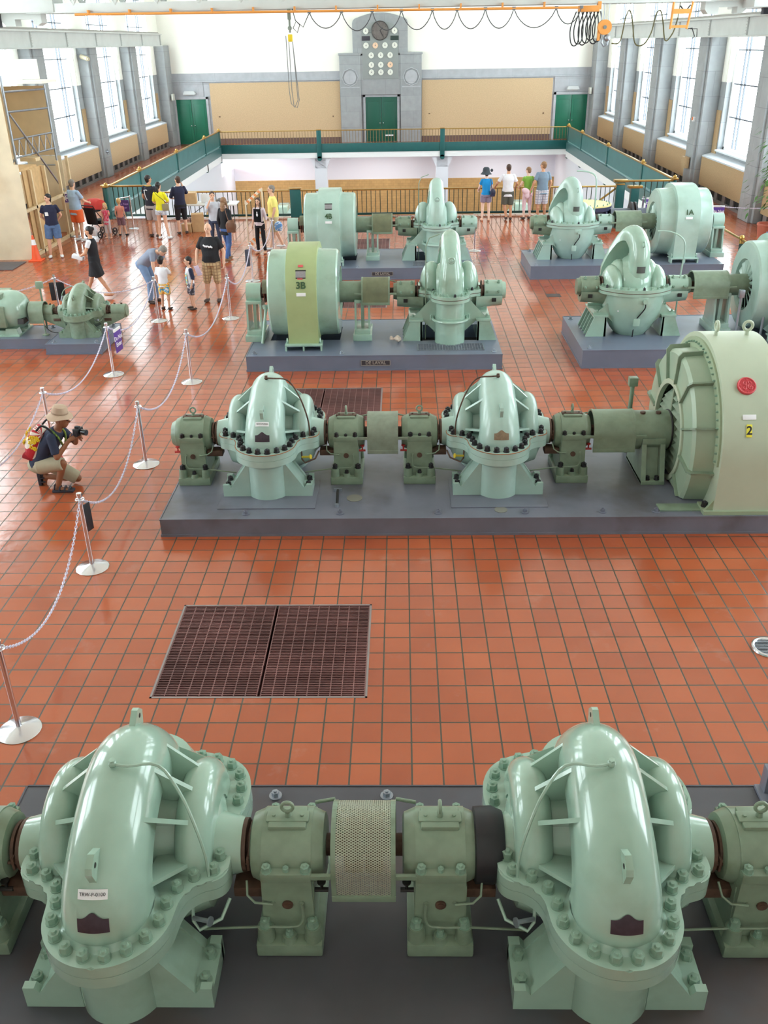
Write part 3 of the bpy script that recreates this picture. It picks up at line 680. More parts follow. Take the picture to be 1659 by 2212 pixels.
for a, b in zip(xx[:-1], xx[1:]): bars(t, a+(.2 if a == -3.85 else .05), b-(.2 if b == -3.85 else .05), .1, .87, .16, .011, DG)
for x, wd in ((-8.86, .1), (-3.66, .19), (7.5, .12)):
    m = MB(); m.box(x-wd, x+wd, -.06, .06, 0, .93, .015); p = m.build('post', TEALD if x < -8 else TEAL, t)
    m = MB(); m.box(x-wd-.03, x+wd+.03, -.09, .09, .93, .97, .01); m.build('post_cap', BRASS, p)
t = thing('stair_railing', 'short dark green railing with brass top at the head of the left stair', 'railing', (-9.6, 33.3, 0))
m = MB(); m.box(-.75, .85, -.05, .05, 1.02, 1.08, .012); m.build('handrail', BRASS, t)
bars(t, -.6, .8, .06, 1.02, .19, .014, DG); m = MB(); m.box(-.7, .8, -.03, .03, .03, .1); m.build('bottom_rail', TEALD, t)
m = MB(); m.box(-.86, -.66, -.1, .1, 0, 1.05, .015); p = m.build('post', TEALD, t); m = MB(); m.box(-.9, -.62, -.14, .14, 1.05, 1.1, .01); m.build('post_cap', BRASS, p)
t = thing('stair_railing', 'brass topped railing with sloping handrail at the head of the right stair', 'railing', (8.4, 33.0, 0))
m = MB(); m.box(-.9, .95, -.05, .05, 1.0, 1.06, .012); m.tube([(-.75, 0, .98), (-1.5, 0, .42), (-2.1, 0, -.2)], .035, 8); m.build('handrail', BRASS, t)
bars(t, -.5, .9, .06, 1.0, .2, .014, DG); m = MB(); m.box(-.8, .9, -.03, .03, .03, .1); m.build('bottom_rail', TEALD, t)
for x in (-.85, -.35): 
    m = MB(); m.box(x-.14, x+.14, -.12, .12, 0, 1.0 if x < -.5 else .8, .015); p = m.build('post', TEAL, t); m = MB(); z = 1.0 if x < -.5 else .8; m.box(x-.24, x+.24, -.14, .14, z, z+.08, .01); m.build('post_cap', BRASS, p)
# machines in the lower hall
def pit_machine(x, y, top, w, label):
    t = thing('lower_hall_pump', label, 'machine', (x, y, ZL), group='machines standing in the lower hall'); H = top-ZL
    m = MB(); m.grid(lambda u, v: Vector((w*math.cos(PI*u)*(1 if v > 0 else 1), (-.5+v)*1.1, H*.55+H*.45*math.sin(PI*u))), 20, 1); 
    m.prism([(w*math.cos(PI*i/16), H*.55+H*.45*math.sin(PI*i/16)) for i in range(17)]+[(-w, 0), (w, 0)], -.55, .55, 'Y'); m.build('casing', G3, t)
    m = MB(); m.box(-w*.35, w*.35, -.6, .6, H*.94, H+.08, .03); m.cyl((0, -.5, H*.7), (0, -.75, H*.7), w*.4); m.build('cover', G1, t)
pit_machine(-4.75, 38, -.45, .6, 'pale green domed machine in the lower hall, beyond the teal railing post')
pit_machine(4.75, 38, -.45, .75, 'pale green domed machine in the lower hall, beyond the man in the white shirt')
pit_machine(3.1, 38, -.9, .5, 'pale green machine top in the lower hall, beyond the woman in the blue shirt')
BASEN = mat('dark_slate_oily_paint', (78, 77, 84), .36, vary=.12, scale=2.5, bump=.05, dark=(84, 56, 40), darkamt=.7)
# ---------------------------------------------------------------- machine parts
def make_bolt(r=.034, h=.045, washer=None):
    m = MB(); m.cyl((0, 0, 0), (0, 0, .008), r*1.18, n=14); m.hexnut((0, 0, .008), r, h); m.cyl((0, 0, h+.006), (0, 0, h+.022), r*.55, r*.38, n=12)
    me_o = m.build('bolt', NUTG); me = me_o.data; bpy.data.objects.remove(me_o); return me
BOLT = make_bolt(); BOLTD = BOLT.copy(); BOLTD.materials[0] = NUTM
BOLTS = make_bolt(.024, .034); BOLTSD = BOLTS.copy(); BOLTSD.materials[0] = NUTM
def add_bolt(me, parent, p, up=None, s=1, name='bolt'):
    o = link(name, me, parent, p); o.scale = (s, s, s); o.rotation_euler = (0, 0, random.random()*1.0)
    if up: o.rotation_euler = up
    return o
def arch_fns(prof, wf, d, x0=0):
    P = catmull([(0, a, b) for a, b in prof], 8); n = len(P)
    L_ = [0]
    for i in range(1, n): L_.append(L_[-1]+(P[i]-P[i-1]).length)
    def at(t):
        s = min(max(t, 0), 1)*L_[-1]
        i = 0
        while i < n-2 and L_[i+1] < s: i += 1
        f = (s-L_[i])/(L_[i+1]-L_[i]); p = P[i].lerp(P[i+1], f)
        a = P[max(i-1, 0)]; b = P[min(i+2, n-1)]; tg = (b-a).normalized()
        return p, Vector((0, -tg.z, tg.y))     # outward normal for profile running front -> top -> back
    def surf(t, th, off=0, skirt=0):
        p, nn = at(t); w_ = wf(t); dd = d
        q = p - nn*(dd*(1-math.cos(th))) - nn*skirt + Vector(((x0(t) if callable(x0) else x0)+w_*math.sin(th), 0, 0))
        if off: q = q + (nn*math.cos(th)+Vector((math.sin(th), 0, 0)))*off
        return q
    return at, surf, L_[-1]
def arch_mesh(mb, prof, wf, d, skirt, x0=0, nt_=56, nth=16):
    at, surf, L_ = arch_fns(prof, wf, d, x0)
    cols = []
    for i in range(nt_+1):
        t = i/nt_; row = [surf(t, -PI/2, 0, skirt)]
        for j in range(nth+1): row.append(surf(t, -PI/2+PI*j/nth))
        row.append(surf(t, PI/2, 0, skirt)); cols.append([mb.bm.verts.new(q) for q in row])
    k = nth+3
    for i in range(nt_):
        for j in range(k-1): mb.bm.faces.new((cols[i][j], cols[i+1][j], cols[i+1][j+1], cols[i][j+1]))
        mb.bm.faces.new((cols[i][k-1], cols[i+1][k-1], cols[i+1][0], cols[i][0]))
    mb.bm.faces.new(cols[0]); mb.bm.faces.new(list(reversed(cols[-1])))
    return at, surf, L_
def find_t(at, y=None, z=None):
    best = min(range(201), key=lambda i: (abs(at(i/200)[0].y-y) if y is not None else 0)+(abs(at(i/200)[0].z-z) if z is not None else 0)); return best/200
def patch(name, surf, at, L_, w_at, t0, halfw, halfh, material, parent, off=.004, crest=False, thick=.004):
    m = MB(); W = w_at
    def f(u, v):
        x = -halfw+2*halfw*u; z = v*2-1
        hh = halfh*(1 if not crest else (1.0+ (.55*math.exp(-(x/(halfw*.35))**2) if z > 0 else 0)))
        if crest and z > 0: hh = halfh*(.62+.75*math.exp(-(x/(halfw*.42))**2))
        t = t0+z*hh/L_
        return surf(t, math.asin(max(-1, min(1, x/W))), off)
    m.grid(f, 16, 6); 
    return m.build(name, material, parent)
def tubepart(name, pts, r, material, parent, n=6, smooth=4):
    m = MB(); m.tube(catmull(pts, smooth), r, n); return m.build(name, material, parent)

# flange outline of the split casing pump (right half, front to back)
def flange_outline():
    R = []
    cx, cy, r = 0, -.565, .385
    for a in range(-90, 1, 15): R.append((r*math.cos(math.radians(a)), cy+r*math.sin(math.radians(a))))
    R += [(.395, -.50), (.43, -.43), (.50, -.375), (.585, -.345), (.635, -.29), (.645, -.19), (.62, -.07), (.60, .06), (.615, .13), (.66, .20), (.685, .32), (.675, .47), (.62, .60), (.52, .69), (.36, .75), (.18, .78), (0, .79)]
    pts = catmull([(x, y, 0) for x, y in R], 3)
    pts = [(p.x, p.y) for p in pts]
    return pts+[(-x, y) for x, y in reversed(pts[1:-1])]
FO = flange_outline()
def offset_poly(P, d):
    n = len(P); out = []
    for i in range(n):
        a = Vector(P[i-1]); b = Vector(P[(i+1) % n]); t = (b-a).normalized(); nn = Vector((-t.y, t.x)); out.append((P[i][0]+nn.x*d, P[i][1]+nn.y*d))
    return out
def split_pump(name, label, loc, paint, boltme, seal=RUST, plate=PLATE, white_label=None, pipe_side=1, pipe_mat=None, group='twin pumps with split casings and arched tops', copper_edge=False):
    t = thing(name, label, 'pump', loc, group=group)
    ZS = .60
    # lower half
    m = MB()
    m.cyl((0, -.565, 0), (0, -.565, .5), .262, n=40); m.cyl((0, -.565, .44), (0, -.565, .54), .262, .31, n=40)
    m.cyl((0, .42, 0), (0, .42, .55), .42, n=36)
    prof = [(-.66, .0), (-.66, .17), (-.58, .24), (-.52, .38), (-.3, .46), (0, .48), (.3, .46), (.52, .38), (.58, .24), (.66, .17), (.66, 0)]
    m.lathe(prof, 'X', (0, .02, ZS-.01), 36, PI, 2*PI)
    o = m.build('lower_casing', paint, t)
    m = MB()
    for s in (-1, 1):
        m.prism([(s*.22, 0), (s*.57, 0), (s*.57, .17), (s*.50, .17), (s*.47, .13), (s*.24, .47), (s*.22, .47)], -.71, -.66, 'Y')
        m.prism([(s*.22, .0), (s*.57, 0), (s*.57, .12), (s*.46, .13), (s*.24, .44), (s*.22, .44)], -.66, -.36, 'Y')
        m.prism([(s*.22, 0), (s*.57, 0), (s*.57, .17), (s*.50, .17), (s*.47, .13), (s*.24, .47), (s*.22, .47)], -.40, -.34, 'Y')
    foot = m.build('foot', paint, t)
    for s in (-1, 1):
        for y in (-.615, -.45): add_bolt(boltme, foot, (s*.515, y, .115), s=1.05)
    # flanges
    m = MB(); 
    m.prism(FO, ZS-.085, ZS-.004); m.prism(offset_poly(FO, .006), ZS-.006, ZS+.002)
    lf = m.build('lower_flange', paint, t)
    m = MB(); m.prism(FO, ZS, ZS+.082); 
    es = [e for e in m.bm.edges if all(abs(v.co.z-ZS-.082) < 1e-5 for v in e.verts)]
    bmesh.ops.bevel(m.bm, geom=es, offset=.012, segments=2, affect='EDGES')
    uf = m.build('upper_flange', paint, t)
    if copper_edge:
        m = MB(); q = offset_poly(FO, -.0); m.tube([(x, y, ZS+.078) for x, y in q], .006, 5, closed=True); m.build('rust_edge', mat('rust_orange_edge', (150, 96, 60), .7, vary=.3, scale=30), uf)
    # bolts along the outline
    Q = offset_poly(FO, .062); per = [0]
    for i in range(len(Q)): per.append(per[-1]+(Vector(Q[(i+1) % len(Q)])-Vector(Q[i])).length)
    nb = 40
    for k in range(nb):
        s = per[-1]*(k+.5)/nb; i = max(j for j in range(len(Q)) if per[j] <= s); f = (s-per[i])/max(1e-6, per[i+1]-per[i]); a, b = Vector(Q[i]), Vector(Q[(i+1) % len(Q)]); p = a.lerp(b, f)
        if -.13 < p.y < .18: continue
        add_bolt(boltme, uf, (p.x, p.y, ZS+.08))
    for s in (-1, 1):
        for p in ((s*.335, -.245), (s*.36, -.12)): add_bolt(boltme, uf, (*p, ZS+.08), s=.9)
    # upper casing: rotor body, hub
    m = MB()
    prof = [(-.5, 0), (-.5, .26), (-.36, .27), (-.22, .30), (0, .40), (.22, .30), (.36, .27), (.5, .26), (.5, 0)]
    m.lathe(prof, 'X', (0, .08, ZS+.06), 32, 0, PI)
    for s in (-1, 1): m.cyl((s*.45, 0, ZS), (s*.70, 0, ZS), .23, .17, n=28)
    m.cyl((0, .42, ZS+.05), (0, .42, ZS+.30), .42, .30, n=36)
    m.build('upper_casing', paint, t)
    # central arch
    prof = [(-.832, ZS+.06), (-.835, .76), (-.81, .87), (-.745, 1.0), (-.64, 1.12), (-.50, 1.225), (-.34, 1.305), (-.16, 1.37), (.03, 1.396), (.22, 1.362), (.40, 1.262), (.54, 1.12), (.64, .94), (.68, .76), (.68, ZS+.06)]
    wf = lambda u: .258-.03*math.sin(PI*min(1, u*1.05))
    m = MB(); at, surf, L_ = arch_mesh(m, prof, wf, .235, .10); arch = m.build('discharge_volute', paint, t, ang=50)
    m = MB(); m.lathe([(ZS+.075, .30), (ZS+.09, .275), (ZS+.12, .262)], 'Z', (0, -.575, 0), 40); m.build('volute_fillet', paint, arch)
    # side humps
    R = .45; ws = .118; HC = .12
    for s in (-1, 1):
        hp = [(HC-R-.01, ZS+.06)]+[(HC+R*math.cos(math.radians(180-a)), ZS+.02+R*math.sin(math.radians(180-a))) for a in range(8, 173, 15)]+[(HC+R+.01, ZS+.06)]
        m = MB(); arch_mesh(m, hp, lambda u: ws, .12, .12, x0=s*.42, nt_=36, nth=12)
        m.sphere((s*.45, HC-.02, ZS+.02), (.12, .30, .31), 24); h = m.build('suction_volute', paint, t, ang=50)
        m = MB()
        for a in (163, 130, 103, 76, 48):
            ca, sa = math.cos(math.radians(a)), math.sin(math.radians(a)); rad = Vector((0, ca, sa)); tan = Vector((0, -sa, ca)); c = Vector((0, HC, ZS+.02))
            ro = {163: .70, 130: .72, 103: .66, 76: .60, 48: .52}[a]; th = .014
            quad = [(.20, ro), (.41, .445), (.41, .34), (.20, .34)]
            A = [m.bm.verts.new(c+Vector((s*x, 0, 0))+rad*r_-tan*th) for x, r_ in quad]; B = [m.bm.verts.new(c+Vector((s*x, 0, 0))+rad*r_+tan*th) for x, r_ in quad]
            for i in range(4): m.bm.faces.new((A[i], A[(i+1) % 4], B[(i+1) % 4], B[i]))
            m.bm.faces.new(list(reversed(A))); m.bm.faces.new(B)
        for i in range(0): pass
        m.build('stiffening_rib', paint, h, ang=30)
    # shaft seals
    for s in (-1, 1):
        m = MB(); m.cyl((s*.62, 0, ZS), (s*.86, 0, ZS), .095, n=24); m.cyl((s*.70, 0, ZS), (s*.725, 0, ZS), .165, n=28); m.cyl((s*.745, 0, ZS), (s*.765, 0, ZS), .15, n=28)
        m.box(*sorted((s*.735, s*.75)), -.17, .17, ZS-.05, ZS+.05); sh = m.build('shaft_seal', seal, t)
        m = MB()
        for y in (-.15, .15): m.cyl((s*.68, y, ZS), (s*.80, y, ZS), .012, n=8)
        m.build('seal_stud', RUST, sh)
        m = MB(); m.box(*sorted((s*.64, s*.85)), -.2, -.05, ZS-.25, ZS-.17, .01); m.build('drip_tray', seal, sh)
    # lugs
    for (yy, zz) in ((-.625, None), (.36, None)):
        tt = find_t(at, y=yy, z=1.12 if yy < 0 else 1.29); p, nn = at(tt); tg = Vector((0, nn.z, -nn.y))
        m = MB(); L2 = .10
        prf = [(-L2, -.03), (L2, -.03), (L2*.55, .085), (-L2*.2, .10), (-L2*.55, .085)]
        A = [m.bm.verts.new(p+tg*a+nn*b-Vector((.02, 0, 0))) for a, b in prf]; B = [m.bm.verts.new(p+tg*a+nn*b+Vector((.02, 0, 0))) for a, b in prf]
        n_ = len(A)
        for i in range(n_): m.bm.faces.new((A[i], A[(i+1) % n_], B[(i+1) % n_], B[i]))
        m.bm.faces.new(list(reversed(A))); m.bm.faces.new(B)
        lg = m.build('lifting_lug', paint, arch, ang=30)
        m = MB(); c = p+nn*.05; m.cyl(c-Vector((.0215, 0, 0)), c+Vector((.0215, 0, 0)), .016, n=14); m.build('lug_hole', DARKM, lg)
    # plates
    tt = find_t(at, y=-.80, z=.87); patch('nameplate', surf, at, L_, wf(tt), tt-.002, .088, .052, plate, arch, crest=True)
    if white_label:
        t2 = find_t(at, y=-.735, z=1.01); lb = patch('number_label', surf, at, L_, wf(t2), t2, .082, .028, WHITEP, arch, off=.005)
        if len(white_label) > 2:
            def fn(c):
                return surf(t2+c.y/L_, math.asin(max(-1, min(1, c.x/wf(t2)))), .0075+c.z)
            text('label_text', white_label, .0265, BLACKP, lb, None, fn=fn, extr=.0005)
    # thin pipe over the arch
    if pipe_mat:
        tt = find_t(at, y=-.12, z=1.37); P0 = surf(tt, 0, .02)
        s = pipe_side
        pts = [P0, P0+Vector((s*.09, -.02, .0)), Vector((s*.26, -.10, 1.36)), Vector((s*.39, -.18, 1.22)), Vector((s*.48, -.27, 1.04)), Vector((s*.53, -.32, .86)), Vector((s*.535, -.325, ZS+.07))]
        pp = tubepart('vent_pipe', pts, .010, pipe_mat, t)
        m = MB(); m.sphere(P0, .026, 10); m.hexnut(P0, .02, .03); m.build('vent_fitting', pipe_mat, pp)
    # drain cock under the flange
    s = pipe_side
    m = MB(); m.tube([(s*.42, -.36, ZS-.08), (s*.43, -.42, ZS-.2), (s*.47, -.45, ZS-.24), (s*.6, -.4, ZS-.2), (s*.64, -.3, ZS-.14)], .011, 6); dv = m.build('drain_pipe', pipe_mat or paint, t)
    m = MB(); m.cyl((s*.43, -.42, ZS-.17), (s*.54, -.46, ZS-.15), .014); m.cyl((s*.54, -.46, ZS-.15), (s*.55, -.464, ZS-.148), .03, n=14); m.build('drain_valve', mat('yellow_handle', (216, 190, 60), .4) if boltme is BOLTD else GALV, dv)
    return t

def bearing(name, label, loc, paint, boltme, flip=1, ring='Y', group='bearing pedestals on the long bases', extra=True, cap=0):
    t = thing(name, label, 'bearing', loc, group=group); ZS = .60
    m = MB(); m.box(-.21, .21, -.365, .365, 0, .105, .015)
    for s in (-1, 1):
        for x in (-.15, .15): m.cyl((x, s*.30, .1), (x, s*.30, .215), .058, .05, n=20)
        m.cyl((0, s*.315, .1), (0, s*.315, .15), .05, .042, n=18)
    m.prism([(-.27, .1), (.27, .1), (.24, .5), (-.24, .5)], -.165, .165, 'X')
    m.prism([(-.165, .1), (.165, .1), (.155, ZS), (-.155, ZS)], -.28, .28, 'Y')
    ped = m.build('pedestal', paint, t)
    for s in (-1,):
        for x in (-.15, .15): add_bolt(boltme, ped, (x, s*.30, .212), s=1.0)
        add_bolt(boltme, ped, (0, s*.315, .148), s=.72)
    m = MB(); m.box(-.158, .158, -.285, .285, ZS-.03, ZS+.045, .012)
    m.lathe([(-.155, 0), (-.155, .235), (.155, .235), (.155, 0)], 'X', (0, 0, ZS), 40, 0, 2*PI)
    m.box(-.12, .12, -.09, .09, ZS+.2, ZS+.245, .015)
    m.lathe([(-.235, 0), (-.235, .175), (-.225, .20), (-.16, .228), (.16, .228), (.225, .20), (.235, .175), (.235, 0)], 'X', (0, 0, ZS), 40)
    hb = m.build('housing', paint, t)
    for x in (-.12, .12): add_bolt(boltme, hb, (x, -.25, ZS+.04), s=.85)
    add_bolt(boltme, hb, (0, -.25, ZS+.04), s=.6)
    for x in (-.12, .12): add_bolt(boltme, hb, (x, .25, ZS+.04), s=.85)
    m = MB(); m.box(-.135, .135, -.045, .045, ZS+.235, ZS+.252, .01); 
    m.cyl((-.09, 0, ZS+.25), (-.09, 0, ZS+.262), .012, n=8); m.cyl((.09, 0, ZS+.25), (.09, 0, ZS+.262), .012, n=8); m.build('top_plate', paint if boltme is BOLT else RUST, hb)
    m = MB(); m.cyl((0, 0, ZS+.245), (0, 0, ZS+.285), .024, .018, n=12); m.torus((0, 0, ZS+.325), .036, .012, 'Y' if ring == 'Y' else 'X', 20, 8); m.build('eyebolt', paint, hb)
    m = MB(); m.cyl((0, -.292, .385), (0, -.272, .385), .034, n=14); m.cyl((0, -.296, .385), (0, -.29, .385), .02, n=12); m.build('drain_plug', RUST, ped)
    for s in (-1, 1):
        m = MB(); m.cyl((s*.09, -.29, .40), (s*.09, -.272, .40), .014, n=10); m.build('pipe_fitting', paint, ped)
    if extra:
        m = MB(); m.tube(catmull([(flip*.09, -.295, .40), (flip*.095, -.31, .3), (flip*.07, -.315, .235), (0, -.32, .225), (-flip*.2, -.31, .21), (-flip*.55, -.28, .15)], 5), .0085, 6)
        m.build('oil_pipe', paint, ped)
        m = MB(); m.tube([(-flip*.09, -.295, .40), (-flip*.2, -.30, .42), (-flip*.25, -.27, .45), (-flip*.26, -.2, .5)], .008, 6); m.build('oil_pipe', paint, ped)
        m = MB(); m.cyl((flip*.165, -.2, .42), (flip*.25, -.2, .42), .015, n=8); m.cyl((flip*.21, -.2, .42), (flip*.21, -.2, .49), .01, n=8); m.cyl((flip*.21, -.2, .485), (flip*.21, -.2, .495), .028, n=12); m.build('hand_valve', DARKM if boltme is BOLT else mat('red_handwheel', (190, 50, 50), .4), ped)
    if cap:
        m = MB(); m.cyl((cap*.22, 0, ZS), (cap*.29, 0, ZS), .19, .15, n=32); m.build('end_cap', paint, hb)
    return t

def coupling_guard(name, label, loc, L_, R, mesh=True, paint=G2, group=None, rods=True, stripes=False, open_left=False):
    t = thing(name, label, 'coupling guard', loc, group=group); H = L_/2; ZS = .60
    prof = [(-R, -.17)]+[(-R*math.cos(a), R*math.sin(a)) for a in [PI*i/24 for i in range(25)]]+[(R, -.17)]
    m = MB(); n = len(prof); lay = m.bm.loops.layers.uv.new('UVMap')
    A = [m.bm.verts.new((-H+.02, p[0], ZS+p[1])) for p in prof]; B = [m.bm.verts.new((H-.02, p[0], ZS+p[1])) for p in prof]
    d = 0
    for i in range(n-1):
        L2 = (A[i+1].co-A[i].co).length; f = m.bm.faces.new((A[i], A[i+1], B[i+1], B[i]))
        for lp, uv in zip(f.loops, ((0, d), (0, d+L2), (L_, d+L2), (L_, d))): lp[lay].uv = uv
        d += L2
    m.build('guard_cover', MESHM if mesh else (RUSTR if stripes else paint), t, recalc=False)
    m = MB()
    for x in (-H, H-.03):
        pr = [(p[0]*1.01, ZS+p[1]*1.01) for p in prof]; pi_ = [(p[0]*.93, ZS+p[1]*.93) for p in prof]
        for i in range(n-1):
            q = [(pr[i]), (pr[i+1]), (pi_[i+1]), (pi_[i])]
            m.prism(q, x, x+.03, 'X')
    m.box(-H, H, -R*1.03, -R*.97, ZS-.20, ZS-.15, .004); m.box(-H, H, R*.97, R*1.03, ZS-.20, ZS-.15, .004)
    m.build('guard_frame', paint, t)
    if rods:
        m = MB()
        for s in (-1, 1): m.box(*sorted((s*H, s*(H+.13))), -R*1.0-.015, -R*1.0+.01, ZS-.0, ZS+.035, .004); m.cyl((s*H, R*.9, ZS+.15), (s*(H+.13), R*.9, ZS+.12), .012, n=8)
        m.build('guard_strap', paint, t)
    m = MB(); m.cyl((-H-.2, 0, ZS), (H+.2, 0, ZS), .07, n=20); m.cyl((-.12, 0, ZS), (-.01, 0, ZS), .17, n=28); m.cyl((.01, 0, ZS), (.12, 0, ZS), .17, n=28); m.build('shaft_coupling', RUST, t)
    return t

def base_block(name, label, x0, x1, y0, y1, h, material, bolts=(), group='painted machine bases', holes=(), plate=None, pads=()):
    t = thing(name, label, 'machine base', ((x0+x1)/2, (y0+y1)/2, 0), group=group); W, D = (x1-x0)/2, (y1-y0)/2
    cx, cy = (x0+x1)/2, (y0+y1)/2
    m = MB(); hs = [(a-cx, b-cx, c-cy, d-cy) for a, b, c, d in holes]
    cellrects([-W, W]+[v for q in hs for v in q[:2]], [-D, D]+[v for q in hs for v in q[2:]], hs, h, m)
    m.box(-W-.01, W+.01, -D-.01, -D, 0, h); m.box(-W-.01, W+.01, D, D+.01, 0, h); m.box(-W-.01, -W, -D, D, 0, h); m.box(W, W+.01, -D, D, 0, h)
    for q in hs:
        m.box(q[0]-.01, q[0], q[2], q[3], 0, h-.003); m.box(q[1], q[1]+.01, q[2], q[3], 0, h-.003); m.box(q[0], q[1], q[3], q[3]+.01, 0, h-.003); m.box(q[0], q[1], q[2]-.01, q[2], 0, h-.003)
    for (a, b, c, d, hh) in pads: m.box(a-cx, b-cx, c-cy, d-cy, h, h+hh, .004)
    m.build('bed', material, t, smooth=False)
    m = MB(); m.box(-W-.02, W+.02, -D-.02, -D-.008, .0, .03); m.box(-W-.02, -W-.008, -D, D, 0, .03); m.box(-W-.015, W+.015, -D-.015, -D, h-.012, h+.006); m.box(-W-.015, -W, -D, D, h-.012, h+.006); m.box(-W, W, D, D+.015, h-.012, h+.006); m.build('edge_trim', material, t, smooth=False)
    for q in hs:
        m = MB(); m.box(q[0], q[1], q[2], q[3], .003, .012); m.build('painted_pit_dark', DARKM, t, smooth=False)  # black sheet paints in the darkness of the pit below
    for (bx_, by_) in bolts:
        m = MB(); m.cyl((0, 0, 0), (0, 0, .012), .05, n=18); m.hexnut((0, 0, .012), .03, .035); m.cyl((0, 0, .04), (0, 0, .06), .014, n=10)
        m.build('anchor_bolt', material if material is BASEM else GALV, t, loc=(bx_-cx, by_-cy, h))
    if plate:
        px, z = plate
        m = MB(); m.box(px-cx-.27, px-cx+.27, -D-.024, -D-.01, z-.05, z+.05, .004); pl = m.build('maker_plate', mat('dark_cast_plate', (66, 64, 72), .4, .2), t)
        text('plate_text', 'DE LAVAL', .085, mat('worn_letter', (170, 168, 162), .4, .3), pl, (px-cx, -D-.025, z), extr=.002, bold=.002)
        m = MB()
        for (a, b, c, d) in ((-.27, .27, .042, .05), (-.27, .27, -.05, -.042), (-.27, -.26, -.05, .05), (.26, .27, -.05, .05)): m.box(px-cx+a, px-cx+b, -D-.028, -D-.02, z+c, z+d)
        m.build('plate_border', mat('worn_letter', (0, 0, 0)), pl)
    return t

# ================================================================ near train (row 1) and middle train (row 3)
H1 = .234
base_block('machine_base', 'long dark slate base of the nearest pumps along the bottom of the picture', -2.97, 4.8, 2.85, 5.3, H1, BASEN, [(-1.0, 5.2), (-.14, 5.2), (.9, 5.2), (-2.3, 5.2)])
base_block('machine_base', 'long dark grey base of the middle pumps and the motor with the red roundel', -2.98, 6.2, 9.8, 12.25, H1, BASEM, [(-1.95, 9.93), (-.78, 9.93), (.43, 9.93), (1.5, 9.93), (2.45, 9.93), (3.1, 9.93)], pads=[(-2.33, -1.1, 10.06, 10.9, .012), (.6, 1.8, 10.06, 10.9, .012)])
Y1, Y3 = 4.18, 11.11
split_pump('split_case_pump', 'large near pump at lower left, its label reading TRW-P-0100', (-1.73, Y1, H1), G1, BOLT, white_label='TRW-P-0100', pipe_mat=G1, pipe_side=1)
split_pump('split_case_pump', 'large near pump at lower right with bare dark nameplate', (1.21, Y1, H1), G1, BOLT, pipe_mat=G1, pipe_side=-1)
split_pump('split_case_pump', 'middle row left pump with white label, black bolts and rusty flange edge', (-1.73, Y3, H1), G3, BOLTD, white_label='TRW-P-0200', pipe_mat=RUST, pipe_side=1, copper_edge=True)
split_pump('split_case_pump', 'middle row right pump with bronze nameplate and black bolts', (1.21, Y3, H1), G3, BOLTD, plate=PLATEB, pipe_mat=RUST, pipe_side=-1, copper_edge=True)
bearing('bearing_pedestal', 'near row bearing at the lower left picture edge', (-2.746, Y1, H1), G2, BOLT, 1, cap=0)
bearing('bearing_pedestal', 'near row bearing left of the mesh guard, ring bolt facing the camera', (-.738, Y1, H1), G2, BOLT, 1)
bearing('bearing_pedestal', 'near row bearing right of the mesh guard', (.218, Y1, H1), G2, BOLT, -1, ring='X')
bearing('bearing_pedestal', 'near row bearing at the right picture edge', (2.206, Y1, H1), G2, BOLT, 1)
bearing('bearing_pedestal', 'leftmost bearing of the middle row, with rounded end cap', (-2.746, Y3, H1), G2, BOLTD, -1, cap=-1)
bearing('bearing_pedestal', 'middle row bearing left of the plain coupling guard', (-.738, Y3, H1), G2, BOLTD, 1, ring='X')
bearing('bearing_pedestal', 'middle row bearing right of the plain coupling guard', (.218, Y3, H1), G2, BOLTD, -1)
bearing('bearing_pedestal', 'middle row bearing next to the round green guard and the big motor', (2.206, Y3, H1), G2, BOLTD, 1, ring='X')
coupling_guard('coupling_guard', 'perforated metal guard between the two near pumps', (-.26, Y1, H1), .40, .27, True, G2)
coupling_guard('coupling_guard', 'plain grey guard between the two middle row pumps', (-.26, Y3, H1), .40, .27, False, mat('grey_green_guard', (138, 148, 132), .5, vary=.15, scale=10))
coupling_guard('coupling_guard', 'round green guard between middle row bearing and big motor', (2.73, Y3, H1), .54, .275, False, G2)
# black sleeve between the near right bearing and right pump
m = MB(); m.lathe([(-.1, .16), (-.08, .235), (.03, .24), (.1, .21), (.1, .15)], 'X', (.52, Y1, H1+.60), 36); tag(m.build('rubber_sleeve', BLACKP), 'black sleeve on the shaft between near right bearing and right pump', 'sleeve')
m = MB(); m.box(2.74, 2.86, 5.2, 5.3, H1, H1+.24, .01); m.box(2.70, 2.9, 5.12, 5.3, H1, H1+.03, .005); m.cyl((2.8, 5.15, H1+.03), (2.8, 5.15, H1+.07), .03, n=8); tag(m.build('base_bracket', BASEM), 'small slate blue bracket standing on the rear edge of the near base at right', 'bracket')
# small things on the middle base
m = MB(); m.cyl((-.62, 10.35, H1), (-.62, 10.35, H1+.006), .1, n=24); tag(m.build('cover_disc', mat('worn_disc', (128, 126, 118), .5)), 'worn round cover disc on the middle base, left of centre', 'disc')
m = MB(); m.cyl((1.21, 10.0, H1), (1.21, 10.0, H1+.006), .08, n=24); tag(m.build('cover_disc', mat('worn_disc', (0, 0, 0))), 'worn round cover disc on the middle base below the right pump', 'disc')
t = thing('base_drain_pipe', 'small black drain pipe with tap on the middle base right of the left pump', 'pipe', (-.83, 10.2, H1)); m = MB(); m.tube([(0, -.08, .02), (0, -.02, .03), (0, .12, .1), (0, .2, .1)], .018, 8); m.build('pipe', DARKM, t); m = MB(); m.box(-.05, .05, .18, .2, .08, .12); m.cyl((0, -.09, 0), (0, -.09, .04), .025); m.build('tap', GALV, t)

